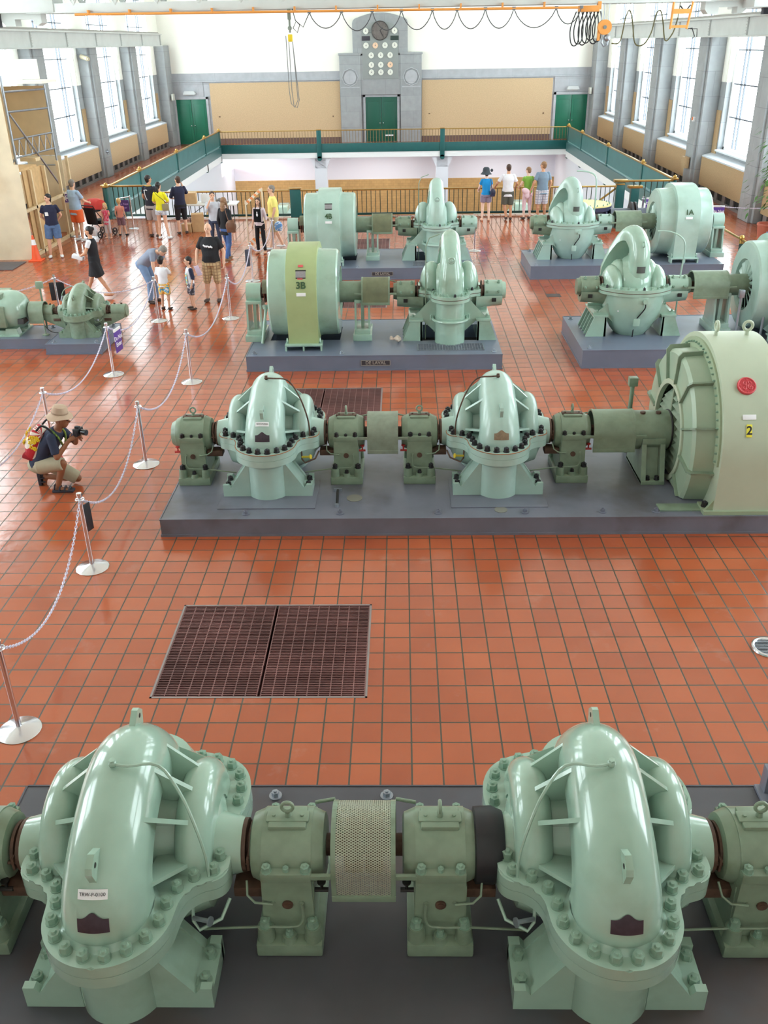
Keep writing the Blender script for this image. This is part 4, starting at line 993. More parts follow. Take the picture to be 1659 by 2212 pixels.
# ---------------------------------------------------------------- the large motor of the middle train
def big_motor():
    t = thing('electric_motor', 'huge green motor with red round badge and yellow number 2 at the right edge', 'motor', (4.11, Y3, H1)); ZS = .60
    W = .345; R = 1.26
    def arch(R_, z0=0): return [(R_, z0)]+[(R_*math.cos(PI*i/48), ZS+R_*math.sin(PI*i/48)) for i in range(49)]+[(-R_, z0)]
    m = MB(); o = arch(R); m.prism(o, -W, W, 'X'); 
    band = m.build('stator_band', OLV2, t, ang=25)
    m = MB(); m.prism([(-R-.03, 0), (-R+.25, 0), (-R+.25, .05), (-R-.03, .05)], -W-.12, W+.12, 'X'); m.prism([(-W-.12, 0), (-W, 0), (-W, .18)], -R+.02, -R+.06, 'Y'); m.build('mounting_foot', OLV, t)
    for y in (-R+.12,): add_bolt(BOLTD, band, (-W-.07, y, .05), s=1.1)
    m = MB()
    def ring(x0, x1, R0, R1):
        a = arch(R0); b = arch(R1)
        for i in range(1, len(a)-2):
            q = [a[i], a[i+1], b[i+1], b[i]]; m.prism(q, x0, x1, 'X')
    ring(-W-.025, -W, 1.20, 1.06); ring(W, W+.025, 1.2, 1.06); fl = m.build('shield_flange', OLV, t, ang=25)
    for k in range(36):
        a = PI*(k+.5)/36; b = link('flange_bolt', BOLTS, fl, (-W-.025, 1.14*math.cos(a), ZS+1.14*math.sin(a))); b.rotation_euler = (0, -PI/2, 0); b.scale = (.55,)*3
    # end shields
    for s in (-1, 1):
        prof = [(s*W, 1.06), (s*(W+.25), 1.045), (s*(W+.285), 1.0), (s*(W+.285), .62), (s*(W+.25), .60)]
        m = MB(); m.lathe(prof, 'X', (0, 0, ZS), 64, 0, 2*PI)
        bmesh.ops.bisect_plane(m.bm, geom=list(m.bm.verts)+list(m.bm.edges)+list(m.bm.faces), plane_co=(0, 0, .012), plane_no=(0, 0, -1), clear_outer=True)
        sh = m.build('end_shield', OLV if s > 0 else mat('green_end_shield', (158, 176, 154), .35, vary=.06, scale=3), t, ang=25)
        m = MB()
        for k in range(12):
            a = 2*PI*(k+.25)/12; c_, s_ = math.cos(a), math.sin(a)
            if ZS+.9*s_ < .05: continue
            rad = Vector((0, c_, s_)); tan = Vector((0, -s_, c_)); th = .012
            q = [(s*W, 1.115), (s*(W+.28), 1.10), (s*(W+.325), 1.04), (s*(W+.325), .66), (s*(W+.25), .66), (s*(W+.22), .98), (s*W, 1.02)]
            A = [m.bm.verts.new(Vector((x, 0, ZS))+rad*r_-tan*th) for x, r_ in q]; B = [m.bm.verts.new(Vector((x, 0, ZS))+rad*r_+tan*th) for x, r_ in q]
            n_ = len(q)
            for i in range(n_): m.bm.faces.new((A[i], A[(i+1) % n_], B[(i+1) % n_], B[i]))
            m.bm.faces.new(list(reversed(A))); m.bm.faces.new(B)
        bmesh.ops.bisect_plane(m.bm, geom=list(m.bm.verts)+list(m.bm.edges)+list(m.bm.faces), plane_co=(0, 0, .012), plane_no=(0, 0, -1), clear_outer=True)
        m.build('shield_rib', G2, sh, ang=25)
        m = MB(); m.lathe([(s*(W+.26), .60), (s*(W+.31), .60), (s*(W+.31), .665), (s*(W+.28), .665)], 'X', (0, 0, ZS), 56); 
        bmesh.ops.bisect_plane(m.bm, geom=list(m.bm.verts)+list(m.bm.edges)+list(m.bm.faces), plane_co=(0, 0, .012), plane_no=(0, 0, -1), clear_outer=True)
        m.build('opening_ring', OLV2, sh)
        m = MB(); m.lathe([(s*(W+.10), .0), (s*(W+.10), .62)], 'X', (0, 0, ZS), 40); 
        bmesh.ops.bisect_plane(m.bm, geom=list(m.bm.verts)+list(m.bm.edges)+list(m.bm.faces), plane_co=(0, 0, .012), plane_no=(0, 0, -1), clear_outer=True)
        m.build('rotor_interior', DARKM, sh)
        m = MB()
        for k in range(-6, 7):       # sloping louvres across the opening
            z = k*.095; 
            if ZS+z < .04: continue
            hw = math.sqrt(max(.001, .59**2-(abs(z+.02)+.07)**2))
            for y0, y1 in ((-hw, -.02), (.02, hw)):
                m.prism([(s*(W+.285), z+ZS-.03), (s*(W+.17), z+ZS+.075), (s*(W+.16), z+ZS+.07), (s*(W+.275), z+ZS-.035)], y0, y1, 'Y')
        m.box(*sorted((s*(W+.16), s*(W+.285))), -.02, .02, .03, ZS+.59)
        m.build('louvre', G2, sh, smooth=False)
    # base skirt plate
    m = MB(); m.prism([(-W-.62, 0), (-W, 0), (-W, .02), (-W-.62, .02)], -1.18, -1.0, 'Y'); m.build('sole_plate', G2, t)
    # shaft housing and pedestal
    m = MB(); m.cyl((-1.12, 0, ZS), (-W-.20, 0, ZS), .255, n=40); m.cyl((-1.14, 0, ZS), (-1.10, 0, ZS), .22, n=36); hs = m.build('shaft_housing', G2, t)
    m = MB(); m.torus((-W-.30, 0, ZS), .255, .014, 'X', 36, 6); m.build('seal_ring', DARKM, hs)
    m = MB()
    for x0, x1 in ((-1.02, -.96), (-.78, -.72)): m.prism([(-.43, 0), (.43, 0), (.24, ZS-.02), (-.24, ZS-.02)], x0, x1, 'X')
    m.box(-1.02, -.72, -.44, .44, 0, .05, .01); m.box(-1.02, -.72, -.27, .27, ZS-.1, ZS-.02, .01); m.prism([(-.30, .02), (.3, .02), (.15, ZS-.05), (-.15, ZS-.05)], -.99, -.75, 'X'); pd = m.build('bearing_pedestal', G2, t)
    for x in (-.93, -.81): add_bolt(BOLTD, pd, (x, -.37, .05), s=.9); add_bolt(BOLTD, pd, (x, -.22, ZS-.02), s=.8)
    for x in (-1.0, -.8):
        m = MB(); m.cyl((x, -.05, ZS+.245), (x, -.05, ZS+.27), .035, n=12); m.build('oil_cap', RUST, hs)
    # eye bolts
    for x in (-.20, .18):
        m = MB(); m.cyl((x, 0, ZS+R-.01), (x, 0, ZS+R+.05), .028, .022, n=14); m.torus((x, 0, ZS+R+.115), .055, .02, 'X' if x < 0 else 'Y', 24, 8); m.build('eyebolt', OLV2, t)
    # markings on the front of the band
    y = -R-.004
    def on(dz): # front face follows the circle above the shaft line
        a = math.asin(max(0, dz)/R); return -R*math.cos(a)
    def curved(name, cx, z0, pts_fn, material, par, thick=.006): pass
    bz = ZS+.90; ang = math.asin(.90/R)
    Mx = Matrix.Translation((-.06, -math.cos(ang)*R-.0, bz)) @ Matrix.Rotation(-ang, 4, 'X')
    m = MB(); m.cyl((0, -.022, 0), (0, .01, 0), .11, n=48); m._xf(list(m.bm.verts), Mx); bd = m.build('round_badge', mat('red_badge_enamel', (196, 56, 66), .35), t)
    m = MB(); m.torus((0, -.024, 0), .1, .008, 'Y', 44, 8)
    for a in range(4):
        m.sphere((.078*math.cos(a*PI/2), -.024, .078*math.sin(a*PI/2)), .009, 8)
    def curl(P): m.tube([(x, -.025, z) for x, z in P], .006, 6)
    G = [(-.012, .048), (-.03, .05), (-.042, .03), (-.035, .008), (-.018, .006), (-.012, .022), (-.022, .03), (-.026, .02)]
    for P in (G, [(-.012, .04), (-.006, .0), (-.012, -.035), (-.03, -.052), (-.046, -.038), (-.04, -.02), (-.028, -.024)],
              [(.048, .028), (.044, .045), (.028, .05), (.018, .038), (.022, .022), (.034, .026)],
              [(.024, .012), (.012, .0), (.014, -.03), (.032, -.05), (.056, -.042), (.06, -.02), (.048, -.012), (.034, -.02), (.04, -.032)]):
        curl([(p.x, p.z) for p in catmull([(a, 0, b) for a, b in P], 4)])
    m._xf(list(m.bm.verts), Mx); m.build('badge_monogram', mat('red_badge_relief', (214, 84, 92), .3), bd)
    def flat(nm, dz, hw, hh, material, txt=None, ts=.1, dx=-.05):
        a = math.asin(dz/R); Mx = Matrix.Translation((dx, -math.cos(a)*R, ZS+dz)) @ Matrix.Rotation(-a, 4, 'X')
        m = MB(); m.box(-hw, hw, -.008, .004, -hh, hh, .003); m._xf(list(m.bm.verts), Mx); o = m.build(nm, material, t)
        if txt:
            me = text_mesh(txt, ts, .001, .003); me.materials.append(BLACKP); me.transform(Mx @ Matrix.Translation((0, -.009, 0)) @ Matrix.Rotation(PI/2, 4, 'X') @ Matrix.Scale(1.0, 4)); link('label_text', me, o)
    flat('white_label', .60, .078, .03, WHITEP); flat('number_label', .455, .032, .075, mat('yellow_label', (236, 224, 70), .4), '2', .14)
    return t
big_motor()
t = thing('switch_post', 'thin green post with small switch box behind the round guard', 'switch', (3.12, 11.75, H1)); m = MB(); m.cyl((0, 0, 0), (0, 0, 1.0), .03, n=10); m.build('post', G2, t); m = MB(); m.box(-.06, .06, -.05, .05, .98, 1.1, .01); m.build('switch_box', G2, t)

# ================================================================ pumps with tall loops (rows 4 to 7)
def loop_pump(name, label, loc, paint, front='pipe', group='tall looped pumps of the rear rows', plate=True, seat=.0):
    t = thing(name, label, 'pump', loc, group=group); ZS = .86
    # loop
    if front == 'pipe':
        prof = [(-.72, ZS+.02), (-.725, 1.1), (-.70, 1.3), (-.62, 1.55), (-.48, 1.77), (-.28, 1.93), (-.05, 2.0), (.18, 1.95), (.40, 1.78), (.56, 1.52), (.62, 1.2), (.62, ZS+.02)]
        wf = lambda u: .235-.055*math.sin(PI*min(1, u*1.1))**1.3; d, sk = .2, .12; xs_ = 0
    else:
        prof = [(-.40, ZS+.02), (-.415, 1.1), (-.42, 1.35), (-.38, 1.6), (-.27, 1.80), (-.08, 1.95), (.14, 1.96), (.38, 1.82), (.58, 1.55), (.68, 1.2), (.70, ZS+.02)]
        wf = lambda u: .20-.02*math.sin(PI*u); d, sk = .2, .08; xs_ = lambda u: .02-.36*max(0, min(1, (u-.3)/.6))**1.2
    m = MB(); at, surf, L_ = arch_mesh(m, prof, wf, d, sk, x0=xs_, nt_=48, nth=14); arch = m.build('loop_casing', paint, t, ang=50)
    m = MB(); m.lathe([(-.26, 0), (-.26, .40), (-.12, .50), (0, .53), (.12, .50), (.26, .40), (.26, 0)], 'X', (0, .08, ZS+.05), 36, 0, PI)
    if front != 'pipe': m.prism([(.0, ZS), (.5, ZS), (.52, 1.4), (.3, 1.75), (.05, 1.75), (-.15, 1.5), (-.2, 1.2)], -.05, .05, 'X')
    m.build('impeller_casing', paint, t)
    Rf = .37 if front == 'pipe' else .56; cy = -.45 if front == 'pipe' else -.12
    for s in (-1, 1):
        if front == 'pipe': m = MB(); m.sphere((s*.34, .1, ZS+.12), (.22, .30, .42), 20)
        else: m = MB(); m.sphere((s*.40, -.0, ZS+.04), (.20, .44, .36), 20); m.sphere((s*.28, .1, ZS+.1), (.2, .38, .38), 20)
        m.build('side_dome', paint, t)
    # flange
    if front == 'pipe':
        R = [(Rf*math.cos(math.radians(a)), cy+Rf*math.sin(math.radians(a))) for a in range(-90, 16, 15)]+[(.42, -.28), (.52, -.24), (.60, -.16), (.62, 0), (.62, .3), (.55, .5), (.4, .62), (.2, .68), (0, .7)]
    else:
        R = [(0, -.66), (.18, -.65), (.36, -.58), (.52, -.46), (.64, -.34), (.68, -.18), (.66, 0), (.62, .2), (.62, .4), (.52, .6), (.3, .72), (0, .75)]
    pts = [(p.x, p.y) for p in catmull([(x, y, 0) for x, y in R], 3)]; O = pts+[(-x, y) for x, y in reversed(pts[1:-1])]
    m = MB(); m.prism(O, ZS-.06, ZS+.06); fl = m.build('casing_flange', paint, t)
    m = MB(); m.tube([(x, y, ZS) for x, y in O], .006, 4, closed=True); m.build('flange_joint', RUST, fl)
    Q = offset_poly(O, .05); per = [0]
    for i in range(len(Q)): per.append(per[-1]+(Vector(Q[(i+1) % len(Q)])-Vector(Q[i])).length)
    nb = 30
    for k in range(nb):
        s_ = per[-1]*(k+.5)/nb; i = max(j for j in range(len(Q)) if per[j] <= s_); f = (s_-per[i])/max(1e-6, per[i+1]-per[i]); p = Vector(Q[i]).lerp(Vector(Q[(i+1) % len(Q)]), f)
        if abs(p.x) > .5 and -.12 < p.y < .3: continue
        link('bolt', BOLTS if k % 5 else BOLTSD, fl, (p.x, p.y, ZS+.06))
    # lower part
    if front == 'pipe':
        m = MB(); m.cyl((0, cy, 0), (0, cy, .5), .285, n=36); m.cyl((0, cy, .5), (0, cy, ZS-.05), .27, n=36); m.build('discharge_pipe', paint, t)
        m = MB(); m.torus((0, cy, .44), .33, .028, 'Z', 36, 8)
        for s in (-1, 1): m.cyl((s*.36, cy, .42), (s*.36, cy, .52), .02)
        m.build('pipe_collar', paint, t)
        m = MB(); m.lathe([(-.5, .0), (-.5, .3), (-.3, .42), (.3, .42), (.5, .3), (.5, 0)], 'X', (0, .1, ZS-.02), 30, PI, 2*PI); m.cyl((0, .3, 0), (0, .3, .8), .3, n=30); m.build('lower_casing', paint, t)
    else:
        m = MB(); prof = [(0, .0), (.0, .30), (.12, .40), (.3, .49), (.5, .555), (.66, .58), (ZS-.05, .575)]
        m.lathe(prof, 'Z', (0, -.08, 0), 44); m.build('lower_casing', paint, t)
        m = MB(); m.box(-.03, .16, -.66, -.58, .66, .80, .015); m.cyl((.1, -.70, .72), (.1, -.62, .72), .045); c = m.build('junction_box', paint, t)
        m = MB(); m.tube(catmull([(.1, -.70, .68), (.1, -.69, .6), (.02, -.64, .45), (-.02, -.52, .3), (-.02, -.46, 0)], 4), .012, 6); m.build('conduit', DARKM, c)
        m = MB(); m.box(-.06, .06, -.60, -.50, .24, .38, .01); m.build('conduit_box', paint, c)
        m = MB(); m.box(-.36, -.24, -.52, -.49, .50, .525); m.build('white_tag', WHITEP, t)
    m = MB()
    for s in (-1, 1):
        m.prism([(s*.24, .80), (s*.34, .80), (s*.66, .46), (s*.76, .46), (s*.76, .38), (s*.52, .38), (s*.24, .12)], -.34, -.29, 'Y')
        m.prism([(s*.24, .80), (s*.34, .80), (s*.66, .46), (s*.76, .46), (s*.76, .38), (s*.52, .38), (s*.24, .12)], .30, .35, 'Y')
        m.prism([(s*.52, 0), (s*.90, 0), (s*.74, .40), (s*.53, .40)], -.42, -.37, 'Y'); m.prism([(s*.52, 0), (s*.90, 0), (s*.74, .40), (s*.53, .40)], .40, .45, 'Y')
        for y in (-.2, 0, .2): m.prism([(s*.66, 0), (s*.90, 0), (s*.74, .40), (s*.64, .40)], y-.015, y+.015, 'Y')
        m.prism([(s*.52, 0), (s*.56, 0), (s*.56, .4), (s*.52, .4)], -.42, .45, 'Y'); m.box(*sorted((s*.5, s*.78)), -.43, .46, .37, .41, .005)
    ft = m.build('foot', paint, t)
    for s in (-1, 1): add_bolt(BOLTS, ft, (s*.70, -.36, .45), s=1)
    # cantilevered bearings
    for s in (-1, 1):
        m = MB(); m.cyl((s*.66, 0, ZS), (s*1.0, 0, ZS), .195, .19, n=28); m.cyl((s*1.0, 0, ZS), (s*1.07, 0, ZS), .165, .15, n=26)
        m.lathe([(s*.5, 0), (s*.5, .30), (s*.62, .27), (s*1.0, .235), (s*1.0, 0)], 'X', (0, 0, ZS-.05), 24, PI, 2*PI)
        b = m.build('bearing_bracket', G2 if s < 0 else paint, t)
        for x in (.72, .93):
            link('bolt', BOLTS, b, (s*x, -.19, ZS+.02)).rotation_euler = (PI/2, 0, 0); link('bolt', BOLTS, b, (s*x, -.1, ZS+.165))
        m = MB(); m.cyl((s*.56, 0, ZS), (s*.68, 0, ZS), .10, n=20); m.cyl((s*.60, 0, ZS), (s*.62, 0, ZS), .19, n=20); m.build('shaft_seal', RUST, t)
        m = MB(); m.box(s*.84-.04, s*.84+.04, -.262, -.245, ZS-.16, ZS-.09, .005); m.build('small_plate', DARKM, b)
    tt = find_t(at, y=-.68 if front == 'pipe' else -.4, z=1.55 if front == 'pipe' else 1.42); p, nn = at(tt)
    if front == 'pipe':
        m = MB(); q = surf(tt, 0, 0); m.torus(q+nn*.02, .05, .018, 'Y', 16, 8); m.sphere(q, .05, 10); m.build('lifting_eye', paint, arch)
    else:
        patch('nameplate', surf, at, L_, wf(tt), find_t(at, y=-.415, z=1.25), .075, .06, mat('dark_grey_plate', (92, 98, 96), .4, .3), arch)
        m = MB(); q = surf(find_t(at, y=-.34, z=1.7), 0); m.torus(q+Vector((.02, -.02, .0)), .05, .012, 'X', 16, 6); m.build('lifting_eye', paint, arch)
    return t
def rear_motor(name, label, loc, band_mat, side_mat, ped_side=-1, marks=None, louvre_left=False, group='large drum motors of the rear rows', stickers=False):
    t = thing(name, label, 'motor', loc, group=group); ZS = .86
    W, R = .28, .93
    o = [(R-.02, .10)]+[(R*math.copysign(abs(math.cos(PI*i/40))**.86, math.cos(PI*i/40)), ZS+.02+R*.97*abs(math.sin(PI*i/40))**.86) for i in range(41)]+[(-R+.02, .10)]
    m = MB(); m.prism(o, -W, W, 'X'); band = m.build('stator_band', band_mat, t, ang=28)
    m = MB(); m.box(-W-.07, W+.07, -R-.08, -R+.25, .09, .12, .004)
    for x in (-W-.05, 0, W+.05): m.box(x-.015, x+.015, -R-.08, -R+.15, 0, .1)
    m.box(-W-.07, W+.07, R-.25, R+.08, .0, .12); ft = m.build('foot', side_mat, t)
    for s in (-1, 1):
        m = MB(); m.torus((s*(W+.03), -R+.05, .17), .04, .012, 'X', 12, 6); m.build('lifting_eye', side_mat, ft)
    for s in (-1, 1):
        m = MB(); m.lathe([(s*W, .83), (s*(W+.05), .81), (s*(W+.34), .80), (s*(W+.37), .77), (s*(W+.39), .48), (s*(W+.30), .44), (s*(W+.30), 0)], 'X', (0, 0, ZS), 56)
        sh = m.build('end_shield', side_mat, t, ang=30)
        if (louvre_left and s < 0) or (not louvre_left and s > 0):
            m = MB(); m.lathe([(s*(W+.305), 0), (s*(W+.305), .44)], 'X', (0, 0, ZS), 32); m.build('vent_opening', DARKM, sh)
            m = MB()
            for k in range(16):
                a = 2*PI*k/16; rad = Vector((0, math.cos(a), math.sin(a))); tan = Vector((0, -math.sin(a), math.cos(a))); c = Vector((s*(W+.34), 0, ZS))
                q = [c+rad*.2, c+rad*.45, c+rad*.45+tan*.10+Vector((-s*.03, 0, 0)), c+rad*.2+tan*.04+Vector((-s*.03, 0, 0))]
                A = [m.bm.verts.new(v) for v in q]; B = [m.bm.verts.new(v+Vector((s*.012, 0, 0))) for v in q]
                for i in range(4): m.bm.faces.new((A[i], A[(i+1) % 4], B[(i+1) % 4], B[i]))
                m.bm.faces.new(list(reversed(A))); m.bm.faces.new(B)
            m.build('vent_louvre', side_mat, sh, smooth=False)
    # shaft, bearings and pedestals both sides
    for s in (-1, 1):
        far = s == ped_side
        xa, xb = (W+.30, W+.80) if far else (W+.30, W+.98)
        m = MB(); m.cyl((s*xa, 0, ZS), (s*xb, 0, ZS), .10 if far else .2, n=28); hs = m.build('shaft_housing', RUST if far else G2, t)
        if far:
            m = MB(); m.cyl((s*(W+.58), 0, ZS), (s*(W+.86), 0, ZS), .19, n=28); m.build('end_bearing', side_mat, hs)
            m = MB(); m.lathe([(s*(W+.36), .22), (s*(W+.54), .21)], 'X', (0, 0, ZS+.03), 20, 0, PI)
            m.build('brush_cover', RUSTR, hs)
            m = MB()
            for k in range(3): m.cyl((s*(W+.40+k*.05), 0, ZS), (s*(W+.42+k*.05), 0, ZS), .19, n=20)
            m.build('slip_ring', mat('copper_brown_ring', (120, 72, 62), .4, .5), hs)
        xc = s*(W+.72) if far else s*(W+.80); h = .13
        m = MB()
        for q in (-1, 1): m.prism([(-.30, .12), (.30, .12), (.22, ZS-.12), (-.22, ZS-.12)], xc+q*h-.018, xc+q*h+.018, 'X')
        m.box(xc-h-.02, xc+h+.02, -.24, .24, ZS-.17, ZS-.11, .01); m.box(xc-h-.05, xc+h+.05, -.40, .40, 0, .12, .01); m.box(xc-h-.02, xc+h+.02, -.33, .33, .10, .20, .01); m.box(xc-.03, xc+.03, -.15, .15, .15, ZS-.15)
        m.build('bearing_pedestal', side_mat, t)
    if stickers:
        m = MB(); m.cyl((-W-.56, -.5, 0), (-W-.48, -.28, .62), .028, .028, n=10); m.cyl((-W-.48, -.28, .62), (-W-.48, -.28, .68), .06, .07, n=14); m.build('stay_post', side_mat, t)
    def fl(nm, dz, hw, hh, material, txt=None, ts=.1, dx=.0, off=0, tm=BLACKP):
        best = min(((abs((a_[1]-ZS)-dz), i) for i, a_ in enumerate(o) if a_[0] < 0 and i > 10))[1]
        a0, a1 = o[best-1], o[min(best+1, len(o)-1)]; sl = math.atan2(-(a0[0]-a1[0]), abs(a0[1]-a1[1])+1e-6)
        yy = o[best][0]+(0); Mx = Matrix.Translation((dx, yy-.006-off, ZS+dz)) @ Matrix.Rotation(sl, 4, 'X')
        par = band
        if hw:
            m = MB(); m.box(-hw, hw, -.008, .004, -hh, hh, .002); m._xf(list(m.bm.verts), Mx); par = m.build(nm, material, band)
        if txt:
            me = text_mesh(txt, ts, .001, .004); me.materials.append(tm); me.transform(Mx @ Matrix.Translation((0, -.010, 0)) @ Matrix.Rotation(PI/2, 4, 'X')); link('painted_number', me, par)
    if marks:
        num, dzn, dzl, dzp = marks
        fl('number', dzn, 0, 0, None, num, .17, tm=mat('dark_green_number', (54, 84, 52), .5)); fl('white_label', dzl, .085, .03, WHITEP)
        if dzp: fl('nameplate', dzp, .09, .06, PLATEG)
        if dzp: fl('nameplate_edge', dzp+.06, .095, .012, DARKM); fl('nameplate_edge', dzp-.06, .09, .008, DARKM)
    if stickers:
        RS = mat('red_sticker', (214, 90, 92), .5)
        fl('red_sticker', .655, .045, .022, RS); fl('red_sticker', .46, .05, .026, RS, dx=-.01); 
        fl('red_sticker', .40, .001, .001, RS)
        m = MB(); 
        fl('red_sticker', .33, .055, .02, RS) if False else None
    return t
DX = {}
def rear_row(nm, ys, h, front, pump_label, motor_label, guard_label, base_label, yb0, yb1, marks):
    pass
H4, H6, H7 = .285, .34, .326
bm4 = [(-2.75, 16.3), (-1.1, 16.3), (1.7, 16.35)]
for (Yb, Ys, tagn, far) in ((16.12, 17.42, '3B', False), (23.33, 24.62, '4B', True)):
    nm = 'marked '+tagn
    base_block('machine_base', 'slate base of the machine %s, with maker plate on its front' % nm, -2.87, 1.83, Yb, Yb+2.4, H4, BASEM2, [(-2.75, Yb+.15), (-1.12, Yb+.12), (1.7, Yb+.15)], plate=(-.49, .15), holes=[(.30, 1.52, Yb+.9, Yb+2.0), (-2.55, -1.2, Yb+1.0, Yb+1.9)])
    loop_pump('looped_pump', 'looped pump with front pipe, on the base of the machine %s' % nm, (.91, Ys, H4), G1 if not far else G3)
    rear_motor('drum_motor', 'drum motor %s' % tagn+(' with olive front band and red stickers' if not far else ' with pale green band, behind the olive one'), (-1.84, Ys, H4), OLV3 if not far else G3, G1 if not far else G3, -1, marks=(tagn, .335 if not far else .36, .18 if not far else .22, .52 if not far else .58), stickers=not far)
    g = coupling_guard('coupling_guard', 'rust streaked coupling guard of the machine %s' % nm, (-.50, Ys, H4+.26), .54, .27, False, G2, rods=True, stripes=True)
    m = MB(); W_, D_ = .61, .2
    t = thing('base_grating', 'small steel grating at the foot of the front pipe of the machine %s' % nm, 'grating', (.91, Yb+.44, H4), group='small gratings on the rear bases')
    m = MB(); 
    for k in range(25): x = -W_+2*W_*k/24; m.box(x-.004, x+.004, -.2, .2, 0, .012)
    for k in range(9): y = -.2+.4*k/8; m.box(-W_, W_, y-.004, y+.004, 0, .01)
    m.build('grating_bars', GALV, t, smooth=False)
    m = MB(); m.box(-W_, W_, -.21, -.2, 0, .014); m.box(-W_, W_, .2, .21, 0, .014); m.box(-W_-.01, -W_, -.2, .2, 0, .014); m.box(W_, W_+.01, -.2, .2, 0, .014); m.build('grating_edge', GALV, t, smooth=False)
    t = thing('vent_standpipe', 'thin standpipe beside the looped pump of the machine %s' % nm, 'pipe', (.45, Ys-.3, H4)); m = MB(); m.tube([(0, 0, 0), (0, 0, 1.9 if far else 1.75), (.06, 0, 2.05 if far else 1.9), (.25, .1, 2.1 if far else 1.95)], .012, 6); m.build('pipe', G2, t)
# cloth rag
m = MB(); random.seed(3)
for k in range(7): m.sphere((.0+random.uniform(-.09, .09), 16.95+random.uniform(-.05, .05), H4+.04+random.uniform(0, .05)), (random.uniform(.04, .08), random.uniform(.03, .06), random.uniform(.02, .045)), 8, Matrix.Rotation(random.random()*3, 4, 'Z'))
m._xf(list(m.bm.verts), Matrix.Translation((-.13, .0, 0))); tag(m.build('rag', mat('cream_rag', (214, 196, 184), .8)), 'crumpled cream rag beside the left foot of the looped pump marked 3B', 'rag')
base_block('machine_base', 'slate base of the nearer looped pump at right, in front', 3.31, 8.1, 16.12, 18.42, H6, BASEM2, [(3.45, 16.25), (3.42, 18.2)])
base_block('machine_base', 'slate base of the farther looped pump at right, behind', 3.26, 8.06, 23.15, 25.15, H7, BASEM2, [(3.4, 23.3), (5.6, 23.3), (3.45, 25.0), (6.3, 23.3)])
for (Ys, h, nm, mx) in ((17.40, H6, 'nearer', 7.15), (24.33, H7, 'farther', 7.13)):
    loop_pump('looped_pump', '%s looped pump at right with bulging lower casing and grey nameplate' % nm, (4.40, Ys, h), G1 if nm == 'nearer' else G3, front='bulge')
    rear_motor('drum_motor', ('louvred drum motor cut by the right picture edge, behind the badge motor' if nm == 'nearer' else 'pale green louvred drum motor at the upper right, standing before the brown radiator covers'), (mx, Ys, h), G3, G3, 1, marks=('1A', .35, .22, None) if nm != 'nearer' else None, louvre_left=True)
    coupling_guard('coupling_guard', 'open ended coupling guard of the %s right machine' % nm, (5.82, Ys, h+.26), .66, .27, False, G2, rods=True)
t = thing('vent_standpipe', 'bent vent pipe rising beside the farther right looped pump', 'pipe', (4.95, 24.3, H7)); m = MB(); m.tube(catmull([(0, 0, 0), (0, 0, 1.0), (0, 0, 1.75), (-.06, 0, 2.0), (-.25, .1, 2.08), (-.5, .1, 2.1)], 4), .02, 6); m.build('pipe', G3, t)
t = thing('vent_standpipe', 'bent vent pipe rising beside the nearer right looped pump', 'pipe', (5.25, 17.3, H6)); m = MB(); m.tube(catmull([(0, 0, .6), (.0, 0, 1.1), (.02, 0, 1.55), (-.05, 0, 1.75), (-.25, .1, 1.85), (-.5, .1, 1.87)], 4), .016, 6); m.tube([(0, 0, .0), (0, 0, .6)], .016, 6); m.build('pipe', G3, t)
for i, x in enumerate((6.25, 6.72)):
    t = thing('gauge_post', ('left' if i == 0 else 'right')+' of two grey gauge posts standing by the nearer right coupling guard', 'gauge', (x, 16.75, H6)); m = MB(); m.cyl((0, 0, 0), (0, 0, .8), .025, n=10); m.build('post', GALV, t); m = MB(); m.box(-.05, .05, -.04, .04, .78, .92, .01); m.build('gauge_box', GALV, t)

# ================================================================ small motor pump set at the left
HS = .2
base_block('machine_base', 'low slate base of the small pump at the left', -7.03, -5.95, 17.29, 18.75, HS, BASEM2, [(-6.9, 17.4), (-6.05, 17.4), (-6.05, 18.6)])
base_block('machine_base', 'low slate base of the small motor at the left picture edge', -9.6, -7.05, 17.68, 18.65, HS, BASEM2, [(-7.3, 18.5)])
sp_ = split_pump('split_case_pump', 'small old green pump on the low base at the left', (-6.50, 18.22, HS), G2, BOLT, plate=G2, pipe_mat=None, group='small motor pump set', seal=RUST)
sp_.scale = (.70, .70, .70)
for c in list(children(sp_)):
    if c.name.startswith('shaft_seal'): pass
for s in (-1, 1):
    t = sp_; m = MB(); m.cyl((s*.60, 0, .42), (s*.88, 0, .42), .135, n=24); m.cyl((s*.86, 0, .42), (s*.90, 0, .42), .115, n=22); m.prism([(s*.36, .1), (s*.42, .1), (s*.86, .30), (s*.86, .38), (s*.38, .38)], -.13, .13, 'Y'); bmesh.ops.scale(m.bm, vec=(1/.7,)*3, verts=m.bm.verts); t = m.build('bearing_arm', G2, sp_)
    m = MB(); m.cyl((s*.66, 0, .55), (s*.66, 0, .58), .02); m.cyl((s*.8, 0, .55), (s*.8, 0, .58), .02); bmesh.ops.scale(m.bm, vec=(1/.7,)*3, verts=m.bm.verts); m.build('oil_cap', RUST, t)
coupling_guard('coupling_guard', 'round green coupling guard of the small pump set at the left', (-7.42, 18.22, HS-.18), .30, .20, False, G2, rods=False)
t = thing('small_motor', 'rounded green motor at the left picture edge', 'motor', (-8.15, 18.22, HS))
m = MB(); m.lathe([(-.55, 0), (-.55, .25), (-.45, .36), (-.3, .40), (.2, .40), (.34, .38), (.46, .30), (.53, .18), (.55, 0)], 'X', (0, 0, .46), 40); b = m.build('motor_body', G1, t)
m = MB(); m.box(-.3, .15, -.3, .3, .74, .84, .02); m.box(-.35, .2, -.44, -.34, .2, .62, .02); m.build('top_cover', G2, b)
